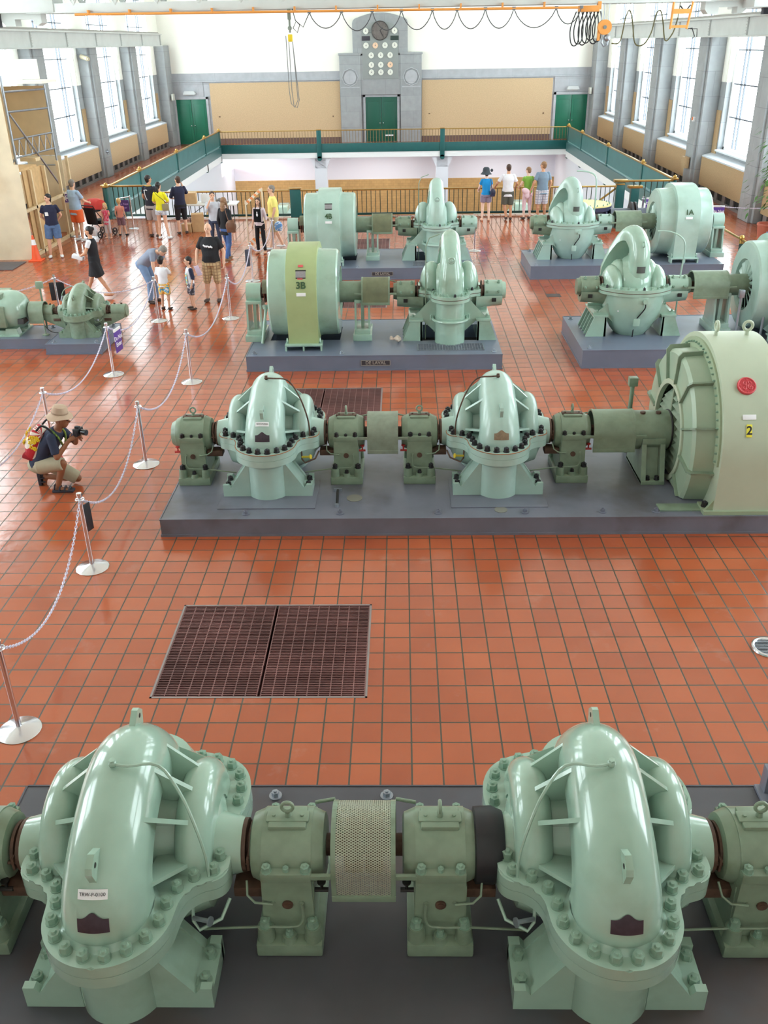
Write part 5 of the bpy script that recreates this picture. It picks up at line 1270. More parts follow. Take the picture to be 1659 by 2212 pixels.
m = MB(); m.box(-.4, .35, -.36, -.24, .02, .12, .01); m.box(-.4, .35, .24, .36, .02, .12, .01); m.prism([(.1, 0), (.4, 0), (.36, .16), (.14, .16)], -.38, -.2, 'Y'); m.box(-.5, .4, -.4, .4, 0, .04, .005); m.build('foot', G1, t)
m = MB(); m.lathe([(.49, .0), (.505, .12)], 'X', (.04, 0, .46), 24); m.prism([(-.13, -.05), (.13, -.05), (.1, .05), (-.1, .05)], .40, .52, 'X', Matrix.Translation((0, -.22, .30))); m.build('vent_opening', DARKM, b)
t = thing('switch_post', 'green post with small switch box behind the small coupling guard', 'switch', (-7.42, 18.5, HS)); m = MB(); m.cyl((0, 0, 0), (0, 0, .85), .02, n=8); m.build('post', G2, t); m = MB(); m.box(-.07, .07, -.04, .04, .82, .96, .01); m.build('switch_box', G2, t)
t = thing('floor_stand', 'thin green stand with curved cable under the small coupling guard', 'stand', (-7.25, 17.95, HS)); m = MB(); m.cyl((0, 0, 0), (0, 0, .02), .07, n=14); m.cyl((0, 0, 0), (0, 0, .3), .012); m.build('post', G2, t); m = MB(); m.tube(catmull([(0, 0, .2), (.12, .02, .06), (.4, .05, .03), (.7, .1, .03)], 4), .008, 6); m.build('cable', DARKM, t)
t = thing('vent_pipe', 'curved thin pipe with valve arching over the small pump', 'pipe', (-6.9, 18.25, HS)); m = MB(); m.tube(catmull([(0, 0, 0), (0, 0, .35), (0, 0, .7), (.08, 0, .85), (.25, 0, .92)], 4), .011, 6); m.build('pipe', G2, t); m = MB(); m.cyl((-.02, 0, .62), (.02, 0, .72), .025); m.build('valve', GALV, t)

# yellow topped drum and flanged pipe at the right rear
t = thing('valve_drum', 'dark blue drum with pale yellow lid behind the right rear pump', 'drum', (5.95, 30.6, 0))
DB = mat('dark_blue_paint', (52, 58, 84), .4, vary=.1)
m = MB(); m.cyl((0, 0, 0), (0, 0, .55), .72, n=44); m.cyl((0, 0, .52), (0, 0, .64), .82, n=44)
for k in range(8):
    a = 2*PI*k/8; m.prism([(.70, 0), (.95, 0), (.80, .5), (.70, .52)], -.04, .04, 'Y', Matrix.Rotation(a, 4, 'Z'))
m.build('drum_body', DB, t)
m = MB(); m.cyl((0, 0, .64), (0, 0, .68), .80, n=44); l = m.build('lid', mat('pale_yellow_lid', (236, 220, 150), .4), t)
for k in range(20):
    a = 2*PI*k/20; link('bolt', BOLTS, l, (.74*math.cos(a), .74*math.sin(a), .68))
t = thing('flanged_pipe', 'dark flanged pipe lying between the drum and the rear motor', 'pipe', (7.4, 30.2, .32))
m = MB(); m.cyl((-.75, 0, 0), (.9, 0, 0), .26, n=30); m.build('pipe', mat('blue_grey_pipe', (92, 98, 110), .4), t)
for x in (-.12, 0): m = MB(); m.cyl((x, 0, .05), (x+.06, 0, .05), .40, n=32); m.build('flange', mat('black_flange', (54, 56, 62), .4), t)
# ---------------------------------------------------------------- stanchions and chains
def make_stanchion(loc, label, sign=None, h=.97, group='chrome stanchion posts'):
    t = thing('stanchion', label, 'stanchion', loc, group=group)
    m = MB(); m.lathe([(0, 0), (0, .185), (.006, .19), (.012, .183), (.04, .06), (.055, .028), (.06, 0)], 'Z', (0, 0, 0), 40); m.build('base', CHROME, t)
    m = MB(); m.cyl((0, 0, .04), (0, 0, h-.03), .025, n=20); m.build('pole', CHROME, t)
    m = MB(); m.cyl((0, 0, h-.035), (0, 0, h), .030, n=20); m.torus((0, 0, h-.075), .048, .006, 'Z', 20, 6)
    for a in (0, PI/2): m.cyl((-.048*math.cos(a), -.048*math.sin(a), h-.075), (.048*math.cos(a), .048*math.sin(a), h-.075), .005, n=6)
    m.build('chain_ring', CHROME, t)
    return t
ST = [(-3.43, 6.23), (-3.63, 9.05), (-3.73, 11.97), (-3.80, 15.56), (-3.80, 19.79), (-3.82, 23.33), (-3.72, 26.9)]
LBL = ['chrome stanchion post nearest the camera at the left picture edge', 'chrome stanchion post with black card, just left of the long base corner', 'chrome stanchion post right of the crouching photographer', 'chrome stanchion post left of the middle left pump, beyond the photographer', 'chrome stanchion post beside the bald man in black t-shirt', 'chrome stanchion post with dark card beside the girl with long hair', 'chrome stanchion post behind the girl, near the stripy barrier']
for (x, y), l in zip(ST, LBL): make_stanchion((x, y, 0), l)
SL = [(-5.29, 12.57), (-5.35, 16.02), (-5.37, 19.65)]
for (x, y), l in zip(SL, ['chrome stanchion post directly behind the crouching man in the bucket hat', 'chrome stanchion post with purple card, in front of the small pump base', 'chrome stanchion post in front of the bending man and the boy in white']): make_stanchion((x, y, 0), l)
make_stanchion((-7.66, 19.98, 0), 'chrome stanchion post with black card behind the small left pump')
make_stanchion((2.1, 26.74, 0), 'chrome stanchion post behind the looped pump marked 4B')
def chain(a, b, sag, label, group='white plastic chains between the posts'):
    a = Vector(a); b = Vector(b); n = max(30, int((b-a).length*1.12/.036)); m = MB()
    for i in range(n):
        def P(u): return a.lerp(b, u)+Vector((0, 0, -sag*(1-(2*u-1)**2)))
        p = P((i+.5)/n); d = (P((i+1)/n)-P(i/n)).normalized(); side = d.cross(Vector((0, 0, 1))).normalized(); up = side.cross(d)
        q = side if i % 2 else up; q = (side*(1 if i % 2 else .25)+up*(.25 if i % 2 else 1)).normalized()
        pts = [p+d*(.026*math.cos(t_))+q*(.013*math.sin(t_)) for t_ in [2*PI*k/8 for k in range(8)]]
        m.tube(pts, .0052, 4, closed=True)
    o = m.build('plastic_chain', CHAINM, smooth=False); return tag(o, label, 'chain', group)
Z = .895
def P3(q): return (q[0], q[1], Z)
cl = ['white chain from the nearest post to the post with the black card', 'white chain from the black card post to the post right of the photographer', 'white chain from the post right of the photographer to the next post beyond', 'white chain sagging left of the middle pumps towards the bald man', 'white chain between the bald man and the post with the dark card', 'white chain hanging near the legs of the girl with long hair']
for i in range(6): chain(P3(ST[i]), P3(ST[i+1]), [.50, .52, .50, .48, .45, .42][i], cl[i])
chain((-5.4, 9.6, Z), P3(SL[0]), .42, 'white chain running behind the photographer\'s backpack to the left edge'); chain(P3(SL[0]), P3(SL[1]), .42, 'white chain from behind the photographer to the purple card post'); chain(P3(SL[1]), P3(SL[2]), .42, 'white chain from the purple card post to the boys and bending man')
chain((-7.66, 19.98, Z), P3(SL[2]), .3, 'white chain passing behind the small left pump to the bending man'); chain((-9.9, 19.3, Z), (-7.66, 19.98, Z), .25, 'white chain behind the small motor at the left edge')
def card(par_loc, label, w_, h_, material, rz, z0, txt=None, strip=False, name='hanging_sign', group=None, tilt=0):
    t = thing(name, label, 'sign', (*par_loc, 0), rz, group=group)
    m = MB(); m.box(-w_/2, w_/2, -.006, .006, z0-h_, z0, .001); m.build('card', material, t)
    if strip: m = MB(); m.box(-w_/2, w_/2, -.01, .01, z0-.0, z0+.05, .003); m.build('clip_strip', WHITEP, t)
    if txt:
        for k, l in enumerate(txt): text('sign_text', l, h_*.30, WHITET, t, (0, -.0085, z0-h_*(.33+.30*k)), extr=.001, bold=.002)
    return t
m = None
t = card((-3.60, 9.13), 'black card clipped to the post left of the long base corner', .10, .34, BLACKP, math.radians(70), .80)
card((-3.66, 9.12), 'second black card folded against the first on the same post', .12, .30, mat('dark_slate_card', (70, 76, 92), .5), math.radians(100), .84)
card((-3.50, 6.28), 'dark card behind the nearest post at the left picture edge', .12, .30, mat('dark_slate_card', (0, 0, 0)), math.radians(75), .98)
card((-5.20, 16.12), 'small purple card with white words on the post before the small pump', .30, .38, PURPLE, math.radians(84), .80, ['Do Not', 'Enter'], True)
card((-7.66, 20.06), 'square black card on the post behind the small left pump', .32, .40, BLACKP, math.radians(8), .78)
card((-3.92, 23.40), 'dark blue card on the post beside the girl with long hair', .14, .42, mat('dark_slate_card', (0, 0, 0)), math.radians(50), .78)
card((9.56, 28.64), 'purple card with white words hanging from the chain at the right', .36, .36, PURPLE, math.radians(-8), .82, ['Do Not', 'Enter'], True, group='purple cards hanging at the right')
card((7.95, 30.2), 'purple card with white words partly hidden by the upper right drum motor', .36, .38, PURPLE, math.radians(-8), .84, ['Do Not', 'Enter'], True, group='purple cards hanging at the right')
make_stanchion((7.72, 30.4, 0), 'short white post left of the purple card behind the upper right drum motor', h=.9)
make_stanchion((9.2, 28.9, 0), 'chrome stanchion post at the right of the upper right drum motor')
chain((9.2, 28.9, .86), (11.15, 27.6, .95), .06, 'white chain at the right running towards the near pilaster')
# brass rail on teal pole at the right
t = thing('barrier_rail', 'brass handrail on a dark teal pole beside the farther right base', 'handrail', (8.36, 23.0, 0))
m = MB(); m.tube([(0, 2.6, .95), (0, 0, .95), (0, -2.2, .95)], .03, 10); m.build('handrail', BRASS, t)
m = MB(); m.cyl((0.0, 0, 0), (0, 0, .9), .045, n=16); p_ = m.build('pole', TEALD, t); m = MB(); m.sphere((0, 0, .99), .07, 14); m.cyl((0, 0, .86), (0, 0, .94), .055, .05); m.build('post_cap', BRASS, p_)
# waste tub and plant
t = thing('plant_tub', 'terracotta red tub with small blue and white label at the right picture edge', 'tub', (10.5, 27.0, 0))
m = MB(); m.lathe([(0, 0), (0, .22), (.56, .29), (.57, .31), (.62, .31), (.62, .27), (.5, .25), (.5, 0)], 'Z', (0, 0, 0), 32); m.build('tub', mat('terracotta_plastic', (196, 112, 92), .5), t)
m = MB(); m.box(-.13, .10, -.30, -.265, .32, .44, .01); m.build('label', mat('blue_white_label', (150, 170, 214), .4), t)
random.seed(11)
t = thing('hanging_plant', 'leafy green plant at the right picture edge beside the near pilaster', 'plant', (10.75, 27.2, .5))
m = MB(); m.tube([(0, 0, 0), (.02, 0, 1.2), (-.03, 0, 2.3)], .025, 8); m.build('stem', mat('brown_stem', (92, 74, 52), .7), t)
m = MB()
for k in range(800):
    a = random.random()*2*PI; r = abs(random.gauss(0, .42)); z = .75+random.random()*1.9 if random.random() < .85 else 2.7+random.random()*.4
    c = Vector((r*math.cos(a), r*math.sin(a), z-r*.5)); d = Vector((math.cos(a)+random.uniform(-.4, .4), math.sin(a)+random.uniform(-.4, .4), -.6+random.uniform(-.5, .3))).normalized(); sd = d.cross(Vector((0, 0, 1))).normalized()*.034; L_ = random.uniform(.14, .26)
    v = [m.bm.verts.new(q) for q in (c, c+d*L_*.4+sd, c+d*L_, c+d*L_*.4-sd)]; m.bm.faces.new(v)
m.build('foliage', mat('leaf_green', (70, 116, 52), .5, vary=.3, scale=3), t, smooth=False, recalc=False)
# traffic cone
t = thing('traffic_cone', 'orange traffic cone with white collar beside the plywood hoarding', 'cone', (-10.42, 26.15, 0))
m = MB(); m.box(-.18, .18, -.18, .18, 0, .035, .012); m.lathe([(.03, .13), (.66, .03), (.70, .025), (.70, 0)], 'Z', (0, 0, 0), 24); m.build('cone_body', mat('cone_orange', (244, 96, 50), .45), t)
m = MB(); m.lathe([(.44, .068), (.59, .045)], 'Z', (0, 0, 0), 24); m.build('reflective_collar', WHITEP, t)
# arrow sign on stand
t = thing('arrow_sign', 'purple sign with white arrow pointing left, held on a thin stand', 'sign', (-10.45, 29.75, 0), math.radians(-6))
m = MB(); m.box(-.24, .24, -.01, .01, 1.03, 1.36, .003); m.build('sign_board', WHITEP, t)
m = MB(); m.box(-.23, .23, -.014, -.009, 1.05, 1.30, .001); m.build('purple_field', PURPLE, t)
m = MB(); m.prism([(-.20, 1.175), (-.08, 1.275), (-.08, 1.24), (-.115, 1.20), (.2, 1.20), (.2, 1.15), (-.115, 1.15), (-.08, 1.11), (-.08, 1.075)], -.018, -.013, 'Y'); m.build('arrow', WHITET, t)
m = MB(); m.cyl((0, .02, 0), (0, .02, 1.1), .015, n=10); m.cyl((0, .02, 0), (0, .02, .015), .16, n=24); m.build('stand', GALV, t)
# purple sign by the stair on chrome frame
t = thing('stand_sign', 'small purple sign with white words on a chrome stand before the dark green railing', 'sign', (-9.05, 31.0, 0))
m = MB(); m.cyl((.15, 0, 0), (.15, 0, .012), .17, n=24); m.cyl((.15, 0, 0), (.15, 0, 1.05), .02, n=12); m.cyl((-.3, .0, .96), (.15, 0, 1.02), .015, n=8); m.build('stand', CHROME, t)
m = MB(); m.box(-.28, .10, -.012, .0, .55, .92, .002); m.build('card', mat('deep_purple_card', (82, 54, 118), .5), t)
for k, l in enumerate(('Do Not', 'Enter')): text('sign_text', l, .10, mat('lilac_text', (170, 140, 200), .5), t, (-.09, -.0145, .79-.11*k), extr=.001, bold=.002)
# folding table with cartons and a hat
t = thing('folding_table', 'white folding table behind the group of three visitors', 'table', (-6.35, 31.2, 0))
m = MB(); m.box(-.95, .95, -.38, .38, .72, .765, .012); m.build('tabletop', mat('white_tabletop', (224, 226, 226), .45), t)
for s in (-1, 1):
    m = MB(); m.tube([(s*.75, -.3, 0), (s*.75, -.3, .72)], .014, 8); m.tube([(s*.75, .3, 0), (s*.75, .3, .72)], .014, 8); m.tube([(s*.75, -.3, .06), (s*.75, .3, .06)], .012, 8); m.tube([(s*.75, 0, .3), (s*.1, 0, .72)], .012, 8); m.build('leg', mat('grey_table_leg', (70, 72, 70), .4, .5), t)
CARD = mat('brown_cardboard', (196, 160, 118), .8, vary=.06)
def carton(x, y, z, w_, d_, h_, label, rz=0):
    t = thing('carton', label, 'box', (x, y, z), rz, group='cardboard cartons at the table')
    m = MB(); m.box(-w_/2, w_/2, -d_/2, d_/2, 0, h_, .006); m.build('box', CARD, t); m = MB(); m.box(-w_/2*.9, w_/2*.9, -.02, .02, h_-.001, h_+.003); m.build('tape', mat('packing_tape', (214, 190, 150), .3), t)
carton(-6.95, 31.15, .765, .42, .4, .34, 'open brown carton standing on the left end of the white table', .1); carton(-6.62, 30.45, 0, .40, .34, .55, 'tall brown carton on the floor in front of the table', .2)
carton(-6.95, 30.35, 0, .30, .34, .26, 'small brown carton on the floor beside the man in navy', -.1)
m = MB(); m.sphere((-5.95, 31.1, .83), (.12, .12, .10), 14); m.box(-6.2, -5.7, 30.98, 31.3, .766, .80, .01); tag(m.build('cap_display', mat('grey_cap', (110, 106, 108), .7)), 'grey cap lying on a flat tray on the white table', 'cap')
m = MB(); m.box(-6.6, -6.2, 31.2, 31.24, .765, 1.05, .004); tag(m.build('paper_stand', WHITEP), 'white display card standing on the white table', 'card')
# stripy barrier
t = thing('stripe_barrier', 'wooden A-frame barrier with orange and white striped boards', 'barrier', (-4.55, 27.6, 0), math.radians(12))
STRIPE = bpy.data.materials.new('orange_white_stripes'); STRIPE.use_nodes = True; nt = STRIPE.node_tree; pb = nt.nodes['Principled BSDF']
tcn = nt.nodes.new('ShaderNodeTexCoord'); wv = nt.nodes.new('ShaderNodeTexWave'); wv.bands_direction = 'DIAGONAL'; wv.inputs['Scale'].default_value = 3.2; rp = nt.nodes.new('ShaderNodeValToRGB'); rp.color_ramp.interpolation = 'CONSTANT'
rp.color_ramp.elements[0].color = (*lin((236, 150, 96)), 1); rp.color_ramp.elements[1].color = (*lin((238, 228, 214)), 1); rp.color_ramp.elements[1].position = .5
nt.links.new(tcn.outputs['Object'], wv.inputs[0]); nt.links.new(wv.outputs[0], rp.inputs[0]); nt.links.new(rp.outputs[0], pb.inputs[0])
m = MB(); m.box(-.02, .02, -.02, .02, 0, 1.35, .003); m.build('post', mat('cream_post', (226, 212, 190), .6), t)
m = MB(); m.prism([(-.03, 1.28), (.50, 1.70), (.54, 1.64), (.0, 1.20)], -.015, .015, 'Y'); m.build('striped_board', STRIPE, t, smooth=False)
m = MB(); m.prism([(.0, .16), (.50, .56), (.5, .40), (.03, .0)], -.015, .015, 'Y'); m.build('striped_board', STRIPE, t, smooth=False)
m = MB(); m.box(.48, .52, -.02, .02, 0.0, 1.68, .003); m.build('post', mat('cream_post', (0, 0, 0)), t)

# ---------------------------------------------------------------- hoarding and scaffold at the left
t = thing('plywood_hoarding', 'tall pale plywood hoarding with timber framing at the left edge', 'hoarding', (-11.5, 28.5, 0))
X0, Y0 = -11.5, 28.5
m = MB(); m.box(-13.5-X0, -10.50-X0, 26.28-Y0, 26.30-Y0, 0, 2.56); m.box(-13.5-X0, -10.62-X0, 26.28-Y0, 26.30-Y0, 2.56, 4.4); m.build('front_sheet', PLYL, t, smooth=False)
m = MB(); m.box(-11.9-X0, -10.80-X0, 30.6-Y0, 30.62-Y0, 0, 2.35); m.build('rear_sheet', PLYL, t, smooth=False)
m = MB(); m.box(-12.4-X0, -10.93-X0, 30.6-Y0, 30.62-Y0, 2.37, 4.36); m.build('rear_sheet', mat('tan_plywood', (208, 186, 150), .7, vary=.07, scale=2.2), t, smooth=False)
m = MB(); m.box(-12.3-X0, -12.28-X0, 26.3-Y0, 30.6-Y0, 0, 4.4); m.build('side_sheet', LUMBER, t, smooth=False)
m = MB()
for y, z in ((26.32, 2.5), (27.3, 2.3), (28.4, 2.3), (29.6, 2.3), (30.5, 2.35)): m.box(-10.66-X0, -10.58-X0, y-Y0, y+.09-Y0, 0, z)
m.box(-10.66-X0, -10.58-X0, 26.32-Y0, 30.5-Y0, 0, .09); m.box(-10.66-X0, -10.58-X0, 26.32-Y0, 30.5-Y0, 1.25, 1.33); m.build('timber_stud', LUMBER, t, smooth=False)
m = MB(); m.box(-12.2-X0, -10.72-X0, 26.32-Y0, 28.2-Y0, 2.30, 2.36); m.box(-10.74-X0, -10.70-X0, 27.0-Y0, 28.6-Y0, .09, 2.3); m.build('inner_board', mat('orange_brown_board', (206, 170, 122), .7, vary=.1), t, smooth=False)
m = MB(); m.box(-14.0-X0, -11.02-X0, 30.5-Y0, 30.54-Y0, 4.55, 5.10); m.box(-14-X0, -10.65-X0, 29.6-Y0, 30.9-Y0, 4.45, 4.53); m.build('top_box', mat('white_tarp_board', (246, 240, 226), .6), t, smooth=False)
t = thing('tube_scaffold', 'grey tube scaffold with lattice rail standing in the plywood hoarding', 'scaffold', (-11.0, 29.0, 0)); X0, Y0 = -11.0, 29.0
def sp(x, y, z): return (x-X0, y-Y0, z)
A, B = (-11.42, 28.5), (-10.86, 30.35)
m = MB(); m.cyl(sp(*A, 2.1), sp(*A, 4.7), .04, n=10); m.cyl(sp(-10.86, 30.35, 0), sp(-10.86, 30.35, 4.4), .03, n=10); m.build('upright', GALV, t)
m = MB()
for z in (4.28, 3.75): m.cyl(sp(*A, z), sp(*B, z+.0), .03, n=8)
m.cyl(sp(*A, 3.0), sp(*B, 3.05), .028, n=8); m.cyl(sp(*A, 2.5), sp(*B, 2.6), .028, n=8); m.build('ledger', GALV, t)
m = MB()
for k in range(6):
    u0, u1 = k/6, (k+1)/6; a = Vector(sp(*A, 3.0)).lerp(Vector(sp(*B, 3.05)), u0); b = Vector(sp(*A, 2.5)).lerp(Vector(sp(*B, 2.6)), (u0+u1)/2); c = Vector(sp(*A, 3.0)).lerp(Vector(sp(*B, 3.05)), u1)
    m.cyl(a, b, .014, n=6); m.cyl(b, c, .014, n=6)
m.build('lattice', GALV, t)
m = MB(); m.cyl(sp(-11.38, 28.55, 3.7), sp(-10.78, 30.3, 1.35), .028, n=8); m.cyl(sp(*A, 2.5), sp(-12.2, 28.0, 1.5), .028, n=8); m.build('brace', GALV, t)
m = MB(); m.box(-11.45-X0, -10.98-X0, 28.9-Y0, 29.3-Y0, 2.36, 2.46); m.build('plank', LUMBER, t)
m = MB(); m.cyl(sp(-11.4, 30.35, 2.1), sp(-10.86, 30.35, 2.1), .02, n=8); m.cyl(sp(-11.3, 30.35, .72), sp(-10.86, 30.35, .72), .02, n=8); m.build('ledger', GALV, t)
# ---------------------------------------------------------------- people
def remesh(mb, name, material, parent, vox, smooth=3, fac=.5):
    me = bpy.data.meshes.new('src'); mb.bm.to_mesh(me); mb.bm.free()
    o = bpy.data.objects.new('src', me); COL.objects.link(o)
    r = o.modifiers.new('r', 'REMESH'); r.mode = 'VOXEL'; r.voxel_size = vox; r.use_smooth_shade = True
    if smooth: s = o.modifiers.new('s', 'SMOOTH'); s.factor = fac; s.iterations = smooth
    dg = bpy.context.evaluated_depsgraph_get(); dg.update()
    me2 = bpy.data.meshes.new_from_object(o.evaluated_get(dg)); me2.name = name
    bpy.data.objects.remove(o); bpy.data.meshes.remove(me)
    for p in me2.polygons: p.use_smooth = True
    me2.materials.clear(); me2.materials.append(material)
    return link(name, me2, parent)
def limb(m, a, b, ra, rb, n=12, ends=True):
    a = Vector(a); b = Vector(b); m.cyl(a, b, ra, rb, n=n)
    if ends: m.sphere(a, ra*.99, 10); m.sphere(b, rb*.99, 10)
def torso(m, rings, side):
    # rings: (centre, rx, ry); loft with elliptical sections
    rows = []
    k = len(rings)
    for i, (c, rx, ry) in enumerate(rings):
        c = Vector(c); a = Vector(rings[max(i-1, 0)][0]); b = Vector(rings[min(i+1, k-1)][0]); up = (b-a).normalized()
        sd = (side-up*side.dot(up)).normalized(); fr = up.cross(sd)
        rows.append([m.bm.verts.new(c+sd*rx*math.cos(t)+fr*ry*math.sin(t)) for t in [2*PI*j/20 for j in range(20)]])
    for i in range(k-1):
        for j in range(20): m.bm.faces.new((rows[i][j], rows[i][(j+1) % 20], rows[i+1][(j+1) % 20], rows[i+1][j]))
    m.bm.faces.new(list(reversed(rows[0]))); m.bm.faces.new(rows[-1])
BASEJ = dict(pel=(0, 0, .94), chest=(0, .005, 1.28), neck=(0, 0, 1.47), head=(0, .025, 1.63),
    shR=(.172, 0, 1.395), elR=(.235, -.03, 1.13), wrR=(.245, .05, .89), shL=(-.172, 0, 1.395), elL=(-.235, -.03, 1.13), wrL=(-.245, .05, .89),
    hiR=(.09, 0, .90), knR=(.11, .02, .49), anR=(.12, -.02, .085), hiL=(-.09, 0, .90), knL=(-.11, .02, .49), anL=(-.12, -.02, .085))
SKIN = {'light': mat('skin_light', (226, 178, 152), .55), 'tan': mat('skin_tan', (206, 152, 120), .55), 'dark': mat('skin_brown', (150, 98, 70), .5), 'pale': mat('skin_pale', (236, 200, 182), .55)}
EYEM = mat('eye_dark', (40, 30, 28), .2); LIPM = mat('lip_red', (176, 98, 90), .5)
HAIRM = {'brown': mat('hair_brown', (74, 52, 42), .6, vary=.2, scale=40), 'black': mat('hair_black', (30, 26, 28), .5, vary=.2, scale=40), 'blond': mat('hair_blond', (214, 178, 120), .6, vary=.15, scale=40), 'grey': mat('hair_grey', (132, 124, 118), .6, vary=.2, scale=40), 'light': mat('hair_light_brown', (140, 104, 74), .6, vary=.2, scale=40), 'shaved': mat('hair_shaved', (196, 152, 132), .6)}
def person(label, loc, face, h, J={}, skin='light', top=None, sleeve=.62, bottom=None, blen=.9, hair='brown', hairstyle='short', shoes=None, girth=1., child=False, look=0, tilt=0, top_len=0., dress=False, vox=.013, group='visitors in the hall', fem=False, curl=.5, handpose={}, socks=None, neckline=1.0):
    """face: heading in degrees, 0 = +Y (away from the camera), 180 = towards it, 90 = to the left"""
    s = h/1.755; t = thing('person', label, 'person', loc, math.radians(face), group=None, scale=1)
    j = {k: Vector(v) for k, v in BASEJ.items()}
    if child:
        for k in j: j[k] = Vector((j[k].x*1.02, j[k].y, j[k].z*.97))
        j['head'] = j['neck']+Vector((0, .02, .19))
    if fem:
        for q in ('R', 'L'): j['sh'+q].x *= .88; j['el'+q].x *= .92; j['wr'+q].x *= .95
    for k, v in J.items(): j[k] = Vector(v)
    for k in j: j[k] = j[k]*s
    g = girth; side = (j['shR']-j['shL']).normalized(); up = (j['neck']-j['chest']).normalized(); fwd_ = up.cross(side)
    hs = 1.28 if child else 1.0     # children have larger heads
    sk = SKIN[skin]
    def rings(d, z0=0, zt=1):
        P, C_, N_ = j['pel'], j['chest'], j['neck']
        shw = (j['shR']-j['shL']).length/2
        f = .86 if fem else 1
        R = [(P-(C_-P).normalized()*.09*s, .150*s*g, .108*s*g), (P, .158*s*g, .115*s*g), (P.lerp(C_, .35), .138*s*g*f, .105*s*g*g), (P.lerp(C_, .7), .148*s*g*f, .112*s*g), (C_, .160*s*g*f, .116*s*g), (C_.lerp(N_, .5), .158*s*f*max(1, g*.95), .10*s), (C_.lerp(N_, .80), .112*s*f, .075*s), (C_.lerp(N_, .95), .070*s, .062*s)]
        return [(c, rx+d, ry+d) for c, rx, ry in R]
    m = MB(); torso(m, rings(0), side)
    limb(m, j['neck']-up*.03*s, j['head'], .056*s, .052*s)
    hd = j['head']; rotH = Matrix.Rotation(math.radians(look), 4, 'Z') @ Matrix.Rotation(math.radians(-tilt), 4, 'X')
    def H(x, y, z): return hd+rotH @ Vector((x*s*hs, y*s*hs, z*s*hs))
    Hq = rotH
    m.sphere(hd+rotH @ Vector((0, -.008*s*hs, .02*s*hs)), (.076*s*hs, .094*s*hs, .098*s*hs), 18, Hq); m.sphere(H(0, .022, -.05), (.052*s*hs, .062*s*hs, .062*s*hs), 14, Hq)
    m.sphere(H(0, .098, -.012), (.013*s*hs, .020*s*hs, .020*s*hs), 8, Hq)     # nose
    for q in (-1, 1): m.sphere(H(q*.078, -.005, -.005), (.010*s*hs, .020*s*hs, .030*s*hs), 8, Hq)
    for q in 'RL':
        sg = 1 if q == 'R' else -1
        a, e, w_ = j['sh'+q], j['el'+q], j['wr'+q]; kg = (g+1)/2
        limb(m, a, e, .048*s*kg, .038*s*kg); limb(m, e, w_, .039*s*kg, .026*s*kg); m.sphere(a, .058*s*kg, 12)
        limb(m, j['pel'].lerp(a, .0)+side*sg*.02*s, j['hi'+q], .09*s*g, .088*s*g); limb(m, j['hi'+q], j['kn'+q], .084*s*g, .054*s*kg); limb(m, j['kn'+q], j['an'+q], .055*s*kg, .036*s*kg)
        kn, an = j['kn'+q], j['an'+q]; calf = kn.lerp(an, .3); m.sphere(calf-fwd_*.012*s, (.052*s*kg,)*3, 10)
        # foot
        td = handpose.get('toe'+q); ft = Vector(td) if td else Vector((sg*.12, 1, 0)); ft.normalize()
        heel = an+Vector((0, 0, -.045*s)) if not td or ft.z > -.5 else an
        limb(m, heel-ft*.03*s, heel+ft*.13*s+Vector((0, 0, -.008*s)), .036*s, .026*s)
        # palm and fingers
        d = (w_-e).normalized(); hp = handpose.get(q); 
        if hp: d = Vector(hp).normalized()
        nrm = d.cross(Vector((0, 0, 1)));  nrm = nrm.normalized() if nrm.length > .05 else Vector((1, 0, 0))
        pn = Vector((-sg, 0, 0)); pn = (pn-d*pn.dot(d)); pn = pn.normalized() if pn.length > .1 else nrm
        ac = d.cross(pn).normalized()
        pc = w_+d*.045*s
        M_ = Matrix.Identity(4)
        for r_i in range(3): M_[r_i][0], M_[r_i][1], M_[r_i][2] = ac[r_i], pn[r_i], d[r_i]
        m.sphere(pc, (.038*s, .016*s, .050*s), 12, M_)
        j['palm'+q] = (pc, d, pn, ac, sg)
    body = remesh(m, 'body', sk, t, vox*s if s > .8 else vox*.8, 2)
    # fingers joined to the body mesh
    m = MB(); m.bm.from_mesh(body.data)
    for q in 'RL':
        pc, d, pn, ac, sg = j['palm'+q]
        for i, (off, L_) in enumerate(((.026, .066), (.009, .075), (-.009, .070), (-.025, .054))):
            base = pc+d*.036*s+ac*off*s; c1 = math.radians(25+50*curl); c2 = math.radians(50+80*curl)
            p1 = base+(d*math.cos(c1*.5)+pn*math.sin(c1*.5))*L_*.42*s; p2 = p1+(d*math.cos(c1*1.1)+pn*math.sin(c1*1.1))*L_*.32*s; p3 = p2+(d*math.cos(c2)+pn*math.sin(c2))*L_*.28*s
            m.tube([base-d*.012*s, p1, p2, p3], [.0085*s, .0082*s, .0075*s, .006*s], 8)
        b0 = pc-d*.015*s+ac*.028*s; m.tube([b0, b0+(d*.6+ac*.75+pn*.2)*.032*s, b0+(d*1.5+ac*.9+pn*.5)*.036*s], [.011*s, .0095*s, .007*s], 8)
    for f in m.bm.faces: f.smooth = True
    m.bm.to_mesh(body.data); m.bm.free()
    # face details
    m = MB()
    for q in (-1, 1): m.sphere(H(q*.030, .083, .012), .0095*s*hs, 8)
    m.build('eyes', EYEM, body)
    m = MB(); m.sphere(H(0, .083, -.052), (.022*s*hs, .008*s*hs, .006*s*hs), 8, Hq); m.build('mouth', LIPM, body)
